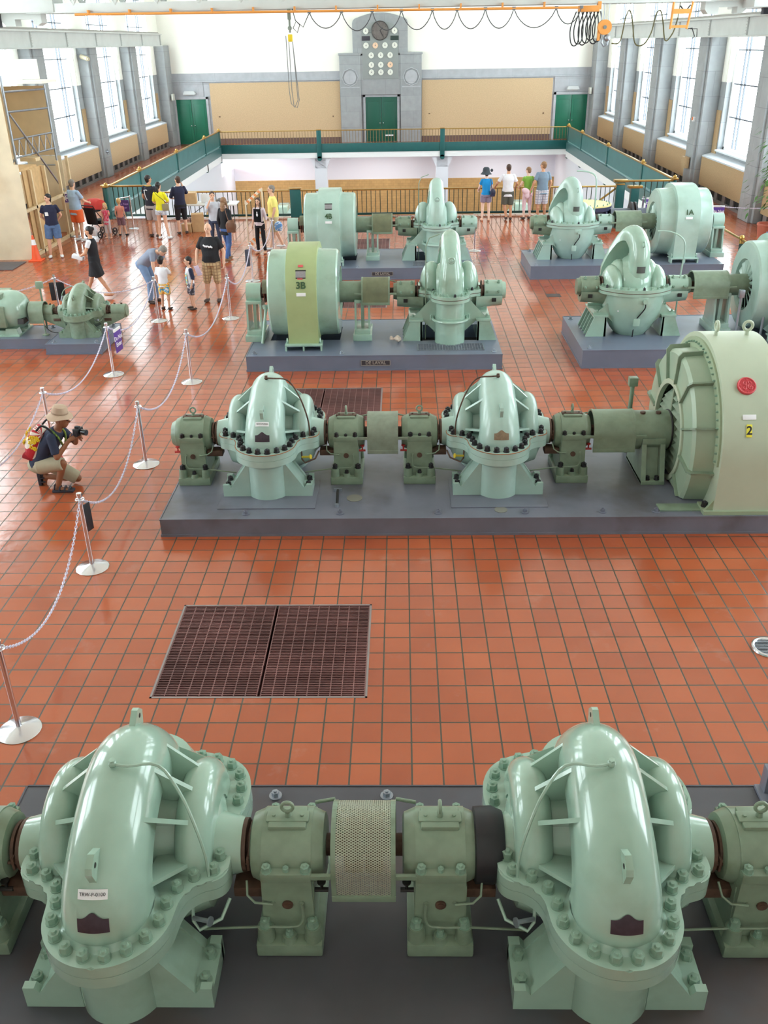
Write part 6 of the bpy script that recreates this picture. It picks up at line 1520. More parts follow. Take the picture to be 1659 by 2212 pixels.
    if hairstyle not in ('none', 'bald', 'hat'):
        m = MB()
        for q in (-1, 1): m.sphere(H(q*.030, .086, .032), (.018*s*hs, .006*s*hs, .004*s*hs), 8, Hq)
        m.build('eyebrows', HAIRM[hair], body)
        m = MB(); m.sphere(H(0, -.022, .040), (.084*s*hs, .098*s*hs, .092*s*hs), 18, Hq)
        m.sphere(H(0, -.045, -.01), (.075*s*hs, .062*s*hs, .085*s*hs), 14, Hq)
        if hairstyle in ('long', 'tail'):
            L_ = .36 if hairstyle == 'long' else .26; wd = .085 if hairstyle == 'long' else .045
            top_ = H(0, -.06, .0); dwn = -up*.9-fwd_*.12
            for k in range(7): m.sphere(top_+dwn*(L_*s*k/6)+fwd_*(-.035*s*math.sin(PI*min(1, k/5))), (wd*s*(1-.05*k), .040*s, .05*s), 10)
            if hairstyle == 'long':
                for q in (-1, 1):
                    for k in range(6): m.sphere(H(q*.078, -.01, -.02)-up*(.045*s*k)+fwd_*.01*k*s, (.024*s, .034*s, .04*s), 8)
        if hairstyle == 'bun': m.sphere(H(0, -.11, .06), .045*s*hs, 10)
        if hairstyle == 'bob':
            for q in (-1, 1):
                for k in range(3): m.sphere(H(q*.075, -.02, -.03-.03*k), (.026*s*hs, .05*s*hs, .036*s*hs), 8)
        remesh(m, 'hair', HAIRM[hair], body, .011, 2)
    # clothes
    if top:
        m = MB(); rr = rings(.016*s); P_ = rr[0][0]
        if dress: rr = [(P_+(P_-rr[1][0]).normalized()*(.30*s), rr[0][1]*1.35, rr[0][2]*1.5)]+rr
        elif top_len: rr = [(P_+(P_-rr[1][0]).normalized()*(top_len*s), rr[0][1]*1.05, rr[0][2]*1.08)]+rr
        torso(m, rr[:-1]+[(rr[-1][0], rr[-1][1]*.92, rr[-1][2]*.95)], side)
        for q in 'RL':
            a, e, w_ = j['sh'+q], j['el'+q], j['wr'+q]; kg = (g+1)/2
            m.sphere(a, .060*s*kg, 12)
            if sleeve <= 0: continue
            if sleeve <= 1: m.cyl(a.lerp(e, .12), a.lerp(e, sleeve), .057*s*kg, .058*s*kg, n=16)
            else: m.cyl(a, e, .060*s*kg, .050*s*kg, n=16); m.sphere(e, .050*s*kg, 10); m.cyl(e, e.lerp(w_, sleeve-1), .050*s*kg, .040*s*kg, n=16)
        tp = remesh(m, 'shirt' if not dress else 'dress', top, t, .013, 2, .35); 
    if bottom:
        m = MB(); P_ = j['pel']; C_ = j['chest']; ud = (C_-P_).normalized()
        torso(m, [(P_-ud*.11*s, .155*s*g+.012*s, .118*s*g+.012*s), (P_, .158*s*g+.011*s, .116*s*g+.012*s), (P_+ud*.09*s, .142*s*g+.010*s, .106*s*g+.010*s)], side)
        for q in 'RL':
            sg = 1 if q == 'R' else -1; hi, kn, an = j['hi'+q], j['kn'+q], j['an'+q]; kg = (g+1)/2; wd = 1.12 if blen < 1.4 else 1.0
            m.sphere(hi, .096*s*g, 12)
            if blen <= 1: m.cyl(hi, hi.lerp(kn, blen), .098*s*g*wd, .088*s*g*wd if blen < .98 else .078*s*g*wd, n=18)
            else: m.cyl(hi, kn, .094*s*g*wd, .070*s*kg*wd, n=18); m.sphere(kn, .069*s*kg*wd, 12); m.cyl(kn, kn.lerp(an, min(1.0, blen-1)), .069*s*kg*wd, .055*s*kg*wd, n=18)
        remesh(m, 'shorts' if blen < 1.4 else 'trousers', bottom, t, .013, 2, .35)
    if shoes:
        for q in 'RL':
            sg = 1 if q == 'R' else -1; an = j['an'+q]; td = handpose.get('toe'+q); ft = Vector(td) if td else Vector((sg*.12, 1, 0)); ft.normalize()
            m = MB(); heel = an+Vector((0, 0, -.045*s)); c = heel+ft*.055*s
            zz = Vector((0, 0, 1)) if abs(ft.z) < .8 else Vector((0, 1, 0)); sd = ft.cross(zz).normalized(); u_ = sd.cross(ft)
            M_ = Matrix.Identity(4)
            for r_i in range(3): M_[r_i][0], M_[r_i][1], M_[r_i][2] = sd[r_i], ft[r_i], u_[r_i]
            m.sphere(c, (.050*s, .140*s, .038*s), 16, M_); m.sphere(heel-ft*.01*s+u_*.01*s, (.044*s, .055*s, .05*s), 12, M_)
            sh = m.build('shoe', shoes, t)
    j['H'] = H; j['t'] = t; j['s'] = s; j['fwd'] = fwd_; j['body'] = body; j['up'] = up; j['side'] = side
    return j
def cloth(name, rgb, vary=.04): return mat('cloth_'+name, rgb, .85, vary=vary, scale=14, bump=.15)
def check_mat(name, c1, c2, sc):
    m = bpy.data.materials.new(name); m.use_nodes = True; nt = m.node_tree; p = nt.nodes['Principled BSDF']; p.inputs['Roughness'].default_value = .85
    t = nt.nodes.new('ShaderNodeTexCoord'); b = nt.nodes.new('ShaderNodeTexBrick'); b.offset = 0; b.inputs['Scale'].default_value = sc; b.inputs['Brick Width'].default_value = 1; b.inputs['Row Height'].default_value = 1; b.inputs['Mortar Size'].default_value = .12
    mp = nt.nodes.new('ShaderNodeMapping'); mp.inputs['Rotation'].default_value = (PI/2, 0, 0); nt.links.new(t.outputs['Object'], mp.inputs[0]); nt.links.new(mp.outputs[0], b.inputs['Vector'])
    b.inputs['Color1'].default_value = (*lin(c1), 1); b.inputs['Color2'].default_value = (*lin(c1), 1); b.inputs['Mortar'].default_value = (*lin(c2), 1); nt.links.new(b.outputs[0], p.inputs[0]); return m
def blot_mat(name, cols, sc):
    m = bpy.data.materials.new(name); m.use_nodes = True; nt = m.node_tree; p = nt.nodes['Principled BSDF']; p.inputs['Roughness'].default_value = .85
    t = nt.nodes.new('ShaderNodeTexCoord'); v = nt.nodes.new('ShaderNodeTexNoise'); v.inputs['Scale'].default_value = sc; r = nt.nodes.new('ShaderNodeValToRGB'); r.color_ramp.interpolation = 'CONSTANT'
    nt.links.new(t.outputs['Object'], v.inputs[0]); nt.links.new(v.outputs[0], r.inputs[0]); nt.links.new(r.outputs[0], p.inputs[0]); k = len(cols)
    pos = [0, .42, .50, .58, .66][:k]
    for i, c in enumerate(cols):
        e = r.color_ramp.elements[i] if i < 2 else r.color_ramp.elements.new(pos[i]); e.position = pos[i]; e.color = (*lin(c), 1)
    return m
NAVY = cloth('navy', (34, 38, 66)); BLACKC = cloth('black', (30, 30, 36)); DENIM = cloth('denim', (86, 112, 152), .15); WHITEC = cloth('white', (232, 232, 240)); KHAKI = check_mat('khaki_check', (200, 172, 132), (150, 120, 92), 14)
LEATHER = cloth('sandal_brown', (70, 56, 52)); SNEAK = cloth('white_trainer', (226, 228, 232))
def bag(name, label, cat, P, sz, material, rz=0, strap=None):
    t = thing(name, label, cat, P, rz); m = MB(); m.sphere((0, 0, 0), sz, 16); m.box(-sz[0]*.8, sz[0]*.8, -sz[1]*.8, sz[1]*.8, -sz[2]*.95, sz[2]*.6, .02); remesh(m, 'bag_body', material, t, .012, 2)
    if strap:
        m = MB(); m.tube(catmull(strap, 4), .010, 6); m.build('strap', material, t)
    return t
# 1 man in navy polo, hands behind back
p = person('man in navy polo and denim shorts standing by the traffic cone', (-9.95, 26.55, 0), 195, 1.76, dict(elR=(.27, -.12, 1.15), wrR=(.12, -.19, .95), elL=(-.27, -.12, 1.15), wrL=(-.10, -.19, .95), hiR=(.1, 0, .9), anR=(.19, -.02, .085), knR=(.15, .02, .49)), 'light', NAVY, .6, DENIM, .88, 'black', 'short', SNEAK, 1.08, look=-50)
m = MB(); m.box(.04, .13, .125, .14, 1.18, 1.28, .004); m.build('name_badge', WHITEP, p['t'])
# 2 man in light blue shirt
person('man in light blue shirt and orange shorts pushing the stroller, back turned', (-10.05, 29.0, 0), -28, 1.83, dict(elR=(.27, .10, 1.16), wrR=(.24, .32, 1.08), elL=(-.26, .08, 1.15), wrL=(-.22, .30, 1.08)), 'light', cloth('light_blue', (164, 192, 222)), .75, cloth('orange', (240, 110, 62)), .85, 'grey', 'short', SNEAK, 1.18, top_len=.08)
# 3 stroller
t = thing('stroller', 'black and red baby stroller with a white bag hanging below', 'stroller', (-9.62, 29.75, 0), math.radians(-25))
m = MB()
for s in (-1, 1):
    m.tube([(s*.24, -.45, 1.0), (s*.24, -.25, .72), (s*.24, .35, .12)], .014, 8); m.tube([(s*.24, .05, .45), (s*.24, -.30, .12)], .014, 8)
m.tube([(-.24, -.45, 1.0), (.24, -.45, 1.0)], .016, 8); m.build('frame', mat('dark_stroller_frame', (60, 60, 66), .4, .5), t)
m = MB(); m.box(-.2, .2, -.18, .28, .40, .52, .05); m.box(-.2, .2, -.28, -.18, .45, .98, .04, Matrix.Rotation(.15, 4, 'X')); m.build('seat', BLACKC, t)
m = MB(); m.lathe([(-.22, 0), (-.22, .30), (-.1, .33), (.1, .33), (.22, .30), (.22, 0)], 'X', (0, -.08, .84), 20, .3, PI*.95); m.build('hood', mat('red_hood', (206, 56, 50), .7), t)
m = MB(); m.lathe([(-.2, 0), (-.2, .26), (.2, .26), (.2, 0)], 'X', (0, -.10, .80), 20, .6, PI*1.0); m.build('hood_lining', BLACKC, t)
for x in (-.26, .26):
    for y in (-.32, .37): m = MB(); m.torus((x, y, .115), .095, .022, 'X', 22, 8); m.cyl((x-.02, y, .115), (x+.02, y, .115), .03); m.build('wheel', BLACKP, t)
bag('shopping_bag', 'white carrier bag hanging low at the back of the stroller', 'bag', (-9.72, 29.30, .24), (.14, .09, .15), WHITEC)
# children
person('little blond girl in pink patterned dress beside the stroller', (-9.25, 29.35, 0), 170, 1.07, dict(elL=(-.27, .16, 1.2), wrL=(-.38, .34, 1.3)), 'light', blot_mat('pink_print', [(214, 62, 98), (238, 160, 176), (214, 62, 98)], 22), .3, cloth('pale_grey', (208, 200, 206)), 1.55, 'blond', 'bob', SKIN['light'], 1.0, child=True, top_len=.12, fem=True)
person('small blond boy in salmon shirt and checked shorts seen from behind', (-8.93, 29.8, 0), -12, 1.14, dict(anR=(.16, .05, .085), anL=(-.14, -.06, .085)), 'light', cloth('salmon', (226, 150, 132)), .55, check_mat('plum_check', (152, 118, 130), (110, 84, 100), 22), .95, 'blond', 'short', BLACKC, 1.0, child=True, look=20)
# 6 walking woman
WP = person('woman in black and white outfit walking across the hall to the left', (-7.35, 21.9, 0), 83, 1.66, dict(knR=(.09, .16, .50), anR=(.08, .33, .10), knL=(-.10, -.12, .50), anL=(-.10, -.36, .13), elR=(.23, .02, 1.10), wrR=(.22, .06, .86), elL=(-.22, .1, 1.13), wrL=(-.14, .30, 1.04)), 'tan', BLACKC, .0, BLACKC, .95, 'black', 'bun', SKIN['tan'], 1.06, fem=True, look=6, dress=True)
for q in 'RL':
    m = MB(); a, e = WP['sh'+q], WP['el'+q]; m.sphere(a, .060, 12); m.cyl(a, a.lerp(e, .5), .058, .054, n=14); remesh(m, 'sleeve', WHITEC, WP['t'], .010, 1)
t = thing('white_bundle', 'white folded papers carried by the walking woman', 'papers', (-7.70, 21.83, .96)); m = MB(); m.box(-.13, .13, -.09, .09, -.04, .05, .02, Matrix.Rotation(.3, 4, 'Y')); m.build('papers', WHITEC, t)
# group of three
p = person('tall man in black jersey and grey shorts, back turned, at left of the trio', (-7.83, 29.5, 0), -18, 1.86, dict(elR=(.26, .08, 1.14), wrR=(.2, .22, .98), elL=(-.26, .04, 1.14), wrL=(-.22, .2, .98)), 'tan', cloth('black_jersey', (42, 44, 58)), .6, cloth('stone_grey', (184, 176, 176)), 1.0, 'black', 'short', LEATHER, 1.05, look=-30, top_len=.05)
m = MB(); m.tube(catmull([(-.12, -.115, 1.42), (-.03, -.15, 1.44), (.02, -.155, 1.43)], 3), .012, 6); m.tube(catmull([(-.09, -.14, 1.42), (-.07, -.155, 1.28), (-.02, -.15, 1.14)], 4), .012, 6); m.build('shirt_stripe', WHITEC, p['t'])
m = MB(); m.tube(catmull([(-.10, -.04, 1.555), (0, -.085, 1.55), (.10, -.04, 1.555)], 4), .016, 8); m.build('collar', mat('yellow_collar', (206, 168, 84), .8), p['t'])
p = person('woman with dark ponytail in bright yellow top and pale denim shorts', (-7.45, 29.15, 0), -8, 1.70, dict(elR=(.24, .10, 1.14), wrR=(.1, .22, 1.10), elL=(-.24, .06, 1.14), wrL=(-.12, .2, 1.0), anR=(.17, -.0, .085), anL=(-.13, -.04, .085)), 'light', cloth('yellow', (238, 230, 40)), .9, blot_mat('pale_denim', [(206, 212, 226), (168, 182, 204), (226, 228, 236)], 24), .35, 'black', 'tail', SNEAK, .98, fem=True, look=-15)
t = thing('crossbody_bag', 'small khaki crossbody bag on the hip of the woman in yellow', 'bag', (-7.27, 29.05, .97)); m = MB(); m.box(-.10, .10, -.05, .03, -.10, .10, .02); m.build('bag_body', cloth('khaki_bag', (150, 140, 108)), t); m = MB(); m.tube(catmull([(.05, -.02, .1), (-.05, -.10, .25), (-.2, -.11, .38), (-.3, -.04, .5)], 4), .008, 6); m.build('strap', LEATHER, t)
p = person('man in navy sweatshirt and long black shorts raising one hand by the table', (-7.02, 29.95, 0), 28, 1.76, dict(elR=(.27, .10, 1.22), wrR=(.20, .22, 1.44), elL=(-.25, .10, 1.12), wrL=(-.10, .30, 1.06)), 'light', NAVY, 1.0, BLACKC, 1.08, 'brown', 'short', LEATHER, 1.08, look=25, top_len=.05, curl=.2)
# bending man and boys
p = person('older man in grey shirt and jeans bending down towards the boys', (-5.85, 21.25, 0), 250, 1.75, dict(pel=(0, -.16, .92), chest=(0, .10, 1.13), neck=(0, .26, 1.20), head=(0, .40, 1.22), shR=(.17, .22, 1.19), shL=(-.17, .22, 1.19), elR=(.22, .24, .92), wrR=(.20, .27, .70), elL=(-.2, .26, .92), wrL=(-.18, .30, .70), hiR=(.09, -.15, .88), hiL=(-.09, -.15, .88)), 'light', cloth('grey_blue', (138, 146, 166)), .65, cloth('light_jeans', (120, 146, 184), .1), 2.0, 'grey', 'short', LEATHER, 1.1, tilt=55)
person('boy with black hair in white t-shirt and bright blue and orange shorts', (-5.42, 20.62, 0), -15, 1.20, dict(elR=(.24, .12, 1.15), wrR=(.16, .26, 1.25)), 'light', WHITEC, .75, blot_mat('hibiscus_print', [(236, 240, 244), (60, 160, 214), (240, 206, 120), (236, 160, 70), (240, 242, 244)], 9), .9, 'black', 'short', LEATHER, 1.05, child=True, top_len=.05)
p = person('small boy in white shirt with navy sleeves facing left', (-4.80, 20.62, 0), 118, 1.18, {}, 'light', WHITEC, .35, blot_mat('dark_floral', [(74, 70, 84), (180, 176, 186), (60, 58, 72)], 20), .9, 'black', 'short', LEATHER, .98, child=True, top_len=.08)
for q in 'RL':
    m = MB(); a, e, w_ = p['sh'+q], p['el'+q], p['wr'+q]; m.sphere(a, .052, 12); m.cyl(a, e, .050, .047, n=14); m.cyl(e, e.lerp(w_, .2), .047, .044, n=14); remesh(m, 'sleeve', NAVY, p['t'], .010, 1)
m = MB(); m.grid(lambda u, v: Vector((-.07+.14*u, .088+.012*math.cos((u-.5)*PI), .58+.26*v)), 6, 4); m.build('shirt_print', blot_mat('tie_dye', [(238, 238, 242), (90, 190, 220), (240, 220, 120)], 10), p['t'])
# bald man
p = person('bald man in black t-shirt and checked khaki shorts standing between the posts', (-4.42, 21.3, 0), 176, 1.80, dict(elR=(.31, -.02, 1.13), wrR=(.31, .10, .90), elL=(-.31, -.02, 1.13), wrL=(-.30, .06, .88), anR=(.17, .0, .085), knR=(.13, .03, .49), anL=(-.10, -.02, .085)), 'light', BLACKC, .72, KHAKI, 1.02, 'shaved', 'bald', LEATHER, 1.24, top_len=.02)
m = MB()
for k in range(9): m.sphere((.10-.024*k, .176-.0022*(k-4)**2*.4, 1.315-.004*k+(.012 if k in (0, 4, 7) else 0)), (.016, .012, .026 if k % 2 else .021), 8)
m.build('shirt_print', WHITET, p['t'])
t = thing('leaflet', 'white and purple leaflet in the right hand of the bald man', 'leaflet', (-4.72, 21.12, .78)); m = MB(); m.box(-.05, .06, -.01, .01, -.13, .10, .002, Matrix.Rotation(-.35, 4, 'Y')); m.build('paper', mat('lilac_leaflet', (222, 206, 232), .6), t)
# people behind him
person('dark haired person in pale grey top raising a hand to the face, behind the bag', (-5.45, 27.3, 0), 195, 1.66, dict(elR=(.24, .12, 1.20), wrR=(.10, .18, 1.50), elL=(-.26, -.05, 1.13)), 'light', cloth('pale_grey2', (196, 200, 212)), 1.3, cloth('dark_jeans', (58, 66, 92)), 2, 'brown', 'short', LEATHER, .98, curl=.8)
person('woman in black cardigan and blue jeans with long brown hair, walking away', (-4.87, 25.85, 0), -30, 1.70, dict(knL=(-.1, .14, .5), anL=(-.1, .16, .085), knR=(.1, -.02, .48), anR=(.11, -.22, .10)), 'light', BLACKC, 1.9, cloth('blue_jeans', (70, 100, 156), .12), 2.0, 'light', 'long', cloth('tan_shoe', (140, 110, 84)), 1.02, fem=True, top_len=.12, look=10)
bag('shoulder_bag', 'large brown shoulder bag on the back of the woman in black cardigan', 'bag', (-4.66, 25.55, .98), (.15, .08, .17), mat('brown_leather', (112, 76, 56), .5), 0, [(-.05, 0, .1), (-.12, .05, .35), (-.16, .12, .52)])
p = person('girl with very long brown hair in black dungarees, facing the camera', (-4.05, 26.75, 0), 165, 1.55, {}, 'light', cloth('pale_pink_top', (226, 208, 216)), 1.3, BLACKC, 1.95, 'brown', 'long', SKIN['tan'], .92, fem=True)
m = MB(); m.grid(lambda u, v: Vector((-.11+.22*u, .125+.012*math.cos((u-.5)*PI), .90+.36*v)), 8, 4); bmesh.ops.solidify(m.bm, geom=list(m.bm.faces), thickness=.012); m.build('bib', BLACKC, p['t'])
m = MB(); m.sphere((0, .142, 1.10), (.03, .006, .05), 10); m.sphere((0, .142, 1.17), (.02, .006, .02), 8); m.build('print', WHITEC, p['t'])
p = person('man in pale yellow t-shirt and white trainers, side on behind the girl', (-3.72, 27.35, 0), 100, 1.80, dict(anR=(.14, -.22, .10), knR=(.12, -.05, .49), anL=(-.12, .14, .085)), 'light', cloth('pale_yellow', (240, 224, 128)), .8, cloth('khaki_short', (196, 176, 140)), .95, 'grey', 'short', SNEAK, 1.15, look=10)
bag('carrier_bag', 'blue and white carrier bag held beside the man in pale yellow', 'bag', (-3.55, 27.0, .72), (.12, .07, .14), blot_mat('blue_bag', [(110, 160, 220), (226, 232, 240), (110, 160, 220)], 8))
# four at the far railing
person('woman in bright blue t-shirt and dark sun hat leaning at the far railing', (2.82, 31.65, 0), 0, 1.62, dict(elR=(.22, .10, 1.14), wrR=(.22, .36, 1.02), elL=(-.24, .10, 1.14), wrL=(-.26, .36, 1.02)), 'pale', cloth('bright_blue', (20, 140, 210)), .55, cloth('mauve_grey', (140, 128, 150)), .62, 'black', 'short', SKIN['light'], 1.05, fem=True)
t = thing('sun_hat', 'dark wide brimmed hat on the woman in bright blue', 'hat', (2.80, 31.66, 1.58)); m = MB(); m.lathe([(-.10, .19), (-.06, .15), (-.02, .12), (.02, .115), (.08, .105), (.115, .07), (.12, 0)], 'Z', (0, 0, 0), 28); m.build('crown', mat('dark_felt', (62, 70, 78), .8), t); m = MB(); m.sphere((.18, -.02, .02), (.05, .04, .05), 10); m.build('bow', mat('dark_felt', (0, 0, 0)), t)
bag('handbag', 'dark navy handbag on the shoulder of the woman in bright blue', 'bag', (3.03, 31.50, .92), (.09, .06, .13), mat('navy_leather', (44, 46, 72), .4), 0, [(-.02, 0, .08), (-.06, .02, .28), (-.07, .08, .42)])
person('man in white shirt and dark cargo shorts leaning at the far railing', (3.55, 31.75, 0), 0, 1.77, dict(elR=(.30, .02, 1.15), wrR=(.27, .30, .98), elL=(-.36, .02, 1.16), wrL=(-.42, .28, .98), knL=(-.10, .02, .5), anL=(-.02, -.02, .1)), 'tan', WHITEC, .75, cloth('dark_khaki', (92, 92, 84)), 1.0, 'brown', 'short', LEATHER, 1.12, top_len=.10)
person('fair haired woman in green top beside the man in grey t-shirt at the railing', (4.22, 31.85, 0), 20, 1.66, dict(elL=(-.24, .08, 1.16), wrL=(-.22, .28, 1.05), elR=(.22, .05, 1.14)), 'pale', cloth('leaf_green_top', (130, 176, 72)), .4, cloth('light_pink', (232, 200, 210)), 1.5, 'light', 'short', LEATHER, .98, fem=True, look=25, tilt=10)
t = thing('pink_jacket', 'pale pink garment over the arm of the woman in green', 'jacket', (4.14, 31.70, .92)); m = MB(); m.sphere((0, 0, 0), (.15, .06, .10), 14, Matrix.Rotation(.5, 4, 'Y')); m.sphere((.05, 0, -.12), (.09, .05, .12), 12); remesh(m, 'garment', cloth('light_pink', (0, 0, 0)), t, .012, 2)
p = person('man in grey-blue t-shirt and pale checked shorts, back turned, at the railing', (4.68, 31.7, 0), 15, 1.84, dict(elL=(-.30, -.03, 1.14), wrL=(-.36, .08, .90), elR=(.27, -.02, 1.13)), 'tan', cloth('grey_blue_tee', (122, 142, 164)), .7, check_mat('pale_check', (214, 210, 220), (160, 160, 176), 12), 1.0, 'light', 'short', LEATHER, 1.12, look=40, top_len=.06)

# crouching photographer
p = person('man crouching in navy t-shirt and khaki shorts, taking a photograph', (-4.84, 11.22, 0), -90, 1.75,
    dict(pel=(0, -.10, .40), chest=(0, .07, .68), neck=(0, .23, .87), head=(0, .30, 1.00), shR=(.18, .18, .815), shL=(-.18, .18, .815),
         elR=(.25, .24, .56), wrR=(.13, .40, .76), elL=(-.22, .34, .58), wrL=(-.05, .44, .74),
         hiR=(.10, -.08, .37), knR=(.15, .26, .43), anR=(.13, .13, .085), hiL=(-.10, -.08, .36), knL=(-.12, .32, .085), anL=(-.10, -.12, .12)), 'dark', cloth('navy_tee', (44, 52, 76)), .85, cloth('khaki_grey', (176, 166, 142)), 1.0, 'black', 'hat', None, 1.08, vox=.009, curl=.75, handpose=dict(R=(-.55, .7, .25), L=(.35, .85, .15), toeL=(0, -.25, -1)), look=0, tilt=6)
P = p['t']
for q in 'RL':
    an = p['an'+q]; 
    m = MB()
    if q == 'R':
        m.box(an.x-.055, an.x+.055, an.y-.08, an.y+.21, 0, .035, .012)
        for dy in (.02, .09, .15): m.tube([(an.x-.05, an.y+dy, .03), (an.x-.02, an.y+dy+.01, .085-dy*.15), (an.x+.02, an.y+dy+.01, .085-dy*.15), (an.x+.05, an.y+dy, .03)], .013, 6)
        m.tube([(an.x-.04, an.y-.05, .04), (an.x-.04, an.y-.03, .11), (an.x+.04, an.y-.03, .11), (an.x+.04, an.y-.05, .04)], .012, 6)
    else:
        m.box(an.x-.05, an.x+.05, an.y-.10, an.y-.05, .0, .24, .012); 
        for dz in (.05, .11, .18): m.tube([(an.x-.05, an.y-.06, dz), (an.x-.03, an.y-.01, dz), (an.x+.03, an.y-.01, dz), (an.x+.05, an.y-.06, dz)], .012, 6)
    m.build('sandal', mat('black_sandal', (46, 48, 60), .6), P)
m = MB(); m.tube(catmull([(.09, .15, .90), (.12, .25, .80), (.10, .28, .70), (.05, .28, .62)], 5), .014, 6); m.tube(catmull([(-.08, .17, .90), (-.07, .28, .80), (.0, .29, .66)], 4), .014, 6); m.build('neck_strap', blot_mat('green_floral_strap', [(110, 140, 60), (170, 180, 80), (90, 120, 60)], 30), P)
m = MB()
for (x, y, z) in ((.09, .21, .58), (.12, .20, .64), (.06, .23, .54), (.10, .235, .50)): m.sphere((x-.0, y+.0, z), (.028, .022, .028), 8)
m.build('shirt_flowers', mat('red_flower', (206, 70, 70), .6), P)
def wl(P_, loc, rz):
    c, s = math.cos(rz), math.sin(rz); return Vector((loc[0]+c*P_.x-s*P_.y, loc[1]+s*P_.x+c*P_.y, loc[2]+P_.z))
L0 = (-4.84, 11.22, 0); RZ = -PI/2
# hat
hc = wl(Vector((0, .285, 1.075)), L0, RZ)
t = thing('bucket_hat', 'beige bucket hat with drooping brim on the crouching man', 'hat', hc, RZ)
m = MB(); Rt = Matrix.Rotation(math.radians(-10), 4, 'X')
m.lathe([(-.040, .165), (-.035, .17), (-.005, .130), (.02, .107), (.03, .104), (.085, .100), (.115, .085), (.128, .05), (.132, 0)], 'Z', (0, 0, 0), 36)
for v in m.bm.verts:
    if v.co.z < .0: a = math.atan2(v.co.y, v.co.x); v.co.z += .012*math.sin(3*a)+(.022 if v.co.y > 0 else -.012)*abs(math.sin(a))
m._xf(list(m.bm.verts), Rt); m.build('crown', cloth('beige_hat', (190, 164, 142)), t)
m = MB(); m.lathe([(.018, .1085), (.040, .1065)], 'Z', (0, 0, 0), 36)
m._xf(list(m.bm.verts), Rt); m.build('hat_band', cloth('beige_band', (160, 134, 114)), t)
# backpack
bc = wl(Vector((0, -.09, .68)), L0, RZ)
t = thing('backpack', 'red and white sunburst backpack with yellow blossoms on the crouching man', 'backpack', bc, RZ)
SB = bpy.data.materials.new('red_white_rays'); SB.use_nodes = True; nt = SB.node_tree; pb = nt.nodes['Principled BSDF']; pb.inputs['Roughness'].default_value = .6
tcn = nt.nodes.new('ShaderNodeTexCoord'); sx = nt.nodes.new('ShaderNodeSeparateXYZ'); nt.links.new(tcn.outputs['Object'], sx.inputs[0])
at2 = nt.nodes.new('ShaderNodeMath'); at2.operation = 'ARCTAN2'; ad = nt.nodes.new('ShaderNodeMath'); ad.operation = 'ADD'; ad.inputs[1].default_value = -.16
nt.links.new(sx.outputs['Z'], ad.inputs[0]); 
ay = nt.nodes.new('ShaderNodeMath'); ay.operation = 'MULTIPLY_ADD'; ay.inputs[1].default_value = -1.0; ay.inputs[2].default_value = 0; nt.links.new(sx.outputs['Y'], ay.inputs[0])
sm = nt.nodes.new('ShaderNodeMath'); sm.operation = 'ADD'; nt.links.new(ay.outputs[0], sm.inputs[0]); nt.links.new(sx.outputs['X'], sm.inputs[1])
nt.links.new(ad.outputs[0], at2.inputs[0]); nt.links.new(sm.outputs[0], at2.inputs[1])
ml = nt.nodes.new('ShaderNodeMath'); ml.operation = 'MULTIPLY'; ml.inputs[1].default_value = 9; nt.links.new(at2.outputs[0], ml.inputs[0])
sn = nt.nodes.new('ShaderNodeMath'); sn.operation = 'SINE'; nt.links.new(ml.outputs[0], sn.inputs[0]); gt = nt.nodes.new('ShaderNodeMath'); gt.operation = 'GREATER_THAN'; gt.inputs[1].default_value = 0; nt.links.new(sn.outputs[0], gt.inputs[0])
mx = nt.nodes.new('ShaderNodeMix'); mx.data_type = 'RGBA'; mx.inputs['A'].default_value = (*lin((188, 34, 48)), 1); mx.inputs['B'].default_value = (*lin((236, 226, 216)), 1); nt.links.new(gt.outputs[0], mx.inputs['Factor']); nt.links.new(mx.outputs['Result'], pb.inputs[0])
Rb = Matrix.Rotation(math.radians(-22), 4, 'X')
m = MB(); m.box(-.16, .16, -.09, .08, -.22, .22, .06); m.sphere((0, -.06, -.03), (.145, .085, .17), 20); m._xf(list(m.bm.verts), Rb); remesh(m, 'pack_body', SB, t, .009, 3)
m = MB(); m.box(-.15, .15, -.12, .07, -.235, -.16, .03); m._xf(list(m.bm.verts), Rb); m.build('pack_bottom', mat('crimson_fabric', (160, 28, 42), .7), t)
m = MB(); random.seed(5)
for k in range(12):
    x = random.uniform(-.10, .12); z = random.uniform(-.06, .13); y = -.143 if abs(x) < .1 else -.085
    for a in range(5): m.sphere((x+.022*math.cos(a*1.257), y-.003, z+.022*math.sin(a*1.257)), (.014, .008, .014), 6)
    x2 = .158; y2 = random.uniform(-.05, .04); z2 = random.uniform(-.05, .14)
    for a in range(5): m.sphere((x2, y2+.02*math.cos(a*1.257), z2+.02*math.sin(a*1.257)), (.008, .013, .013), 6)
m._xf(list(m.bm.verts), Rb); m.build('yellow_blossoms', mat('yellow_blossom', (236, 206, 40), .6), t)
m = MB()
for s in (-1, 1): m.tube(catmull([(s*.11, .06, .20), (s*.13, .16, .28), (s*.15, .28, .20), (s*.15, .30, .02), (s*.13, .16, -.14), (s*.12, .06, -.20)], 5), .014, 6)
m.tube([(.12, -.10, -.2), (.13, -.11, -.36)], .008, 6); m.build('shoulder_strap', BLACKC, t)
# camera
cc = wl(Vector((.03, .50, .84)), L0, RZ)
t = thing('photo_camera', 'black camera held up by the crouching man', 'camera', cc, RZ-.35)
m = MB(); m.box(-.07, .07, -.035, .035, -.05, .05, .01); m.box(-.025, .025, -.03, .03, .045, .075, .008); m.build('camera_body', BLACKP, t)
m = MB(); m.cyl((0, .03, 0), (0, .13, 0), .037, n=24); m.cyl((0, .13, 0), (0, .135, 0), .040, n=24); m.build('lens', mat('black_lens', (22, 22, 28), .2), t)

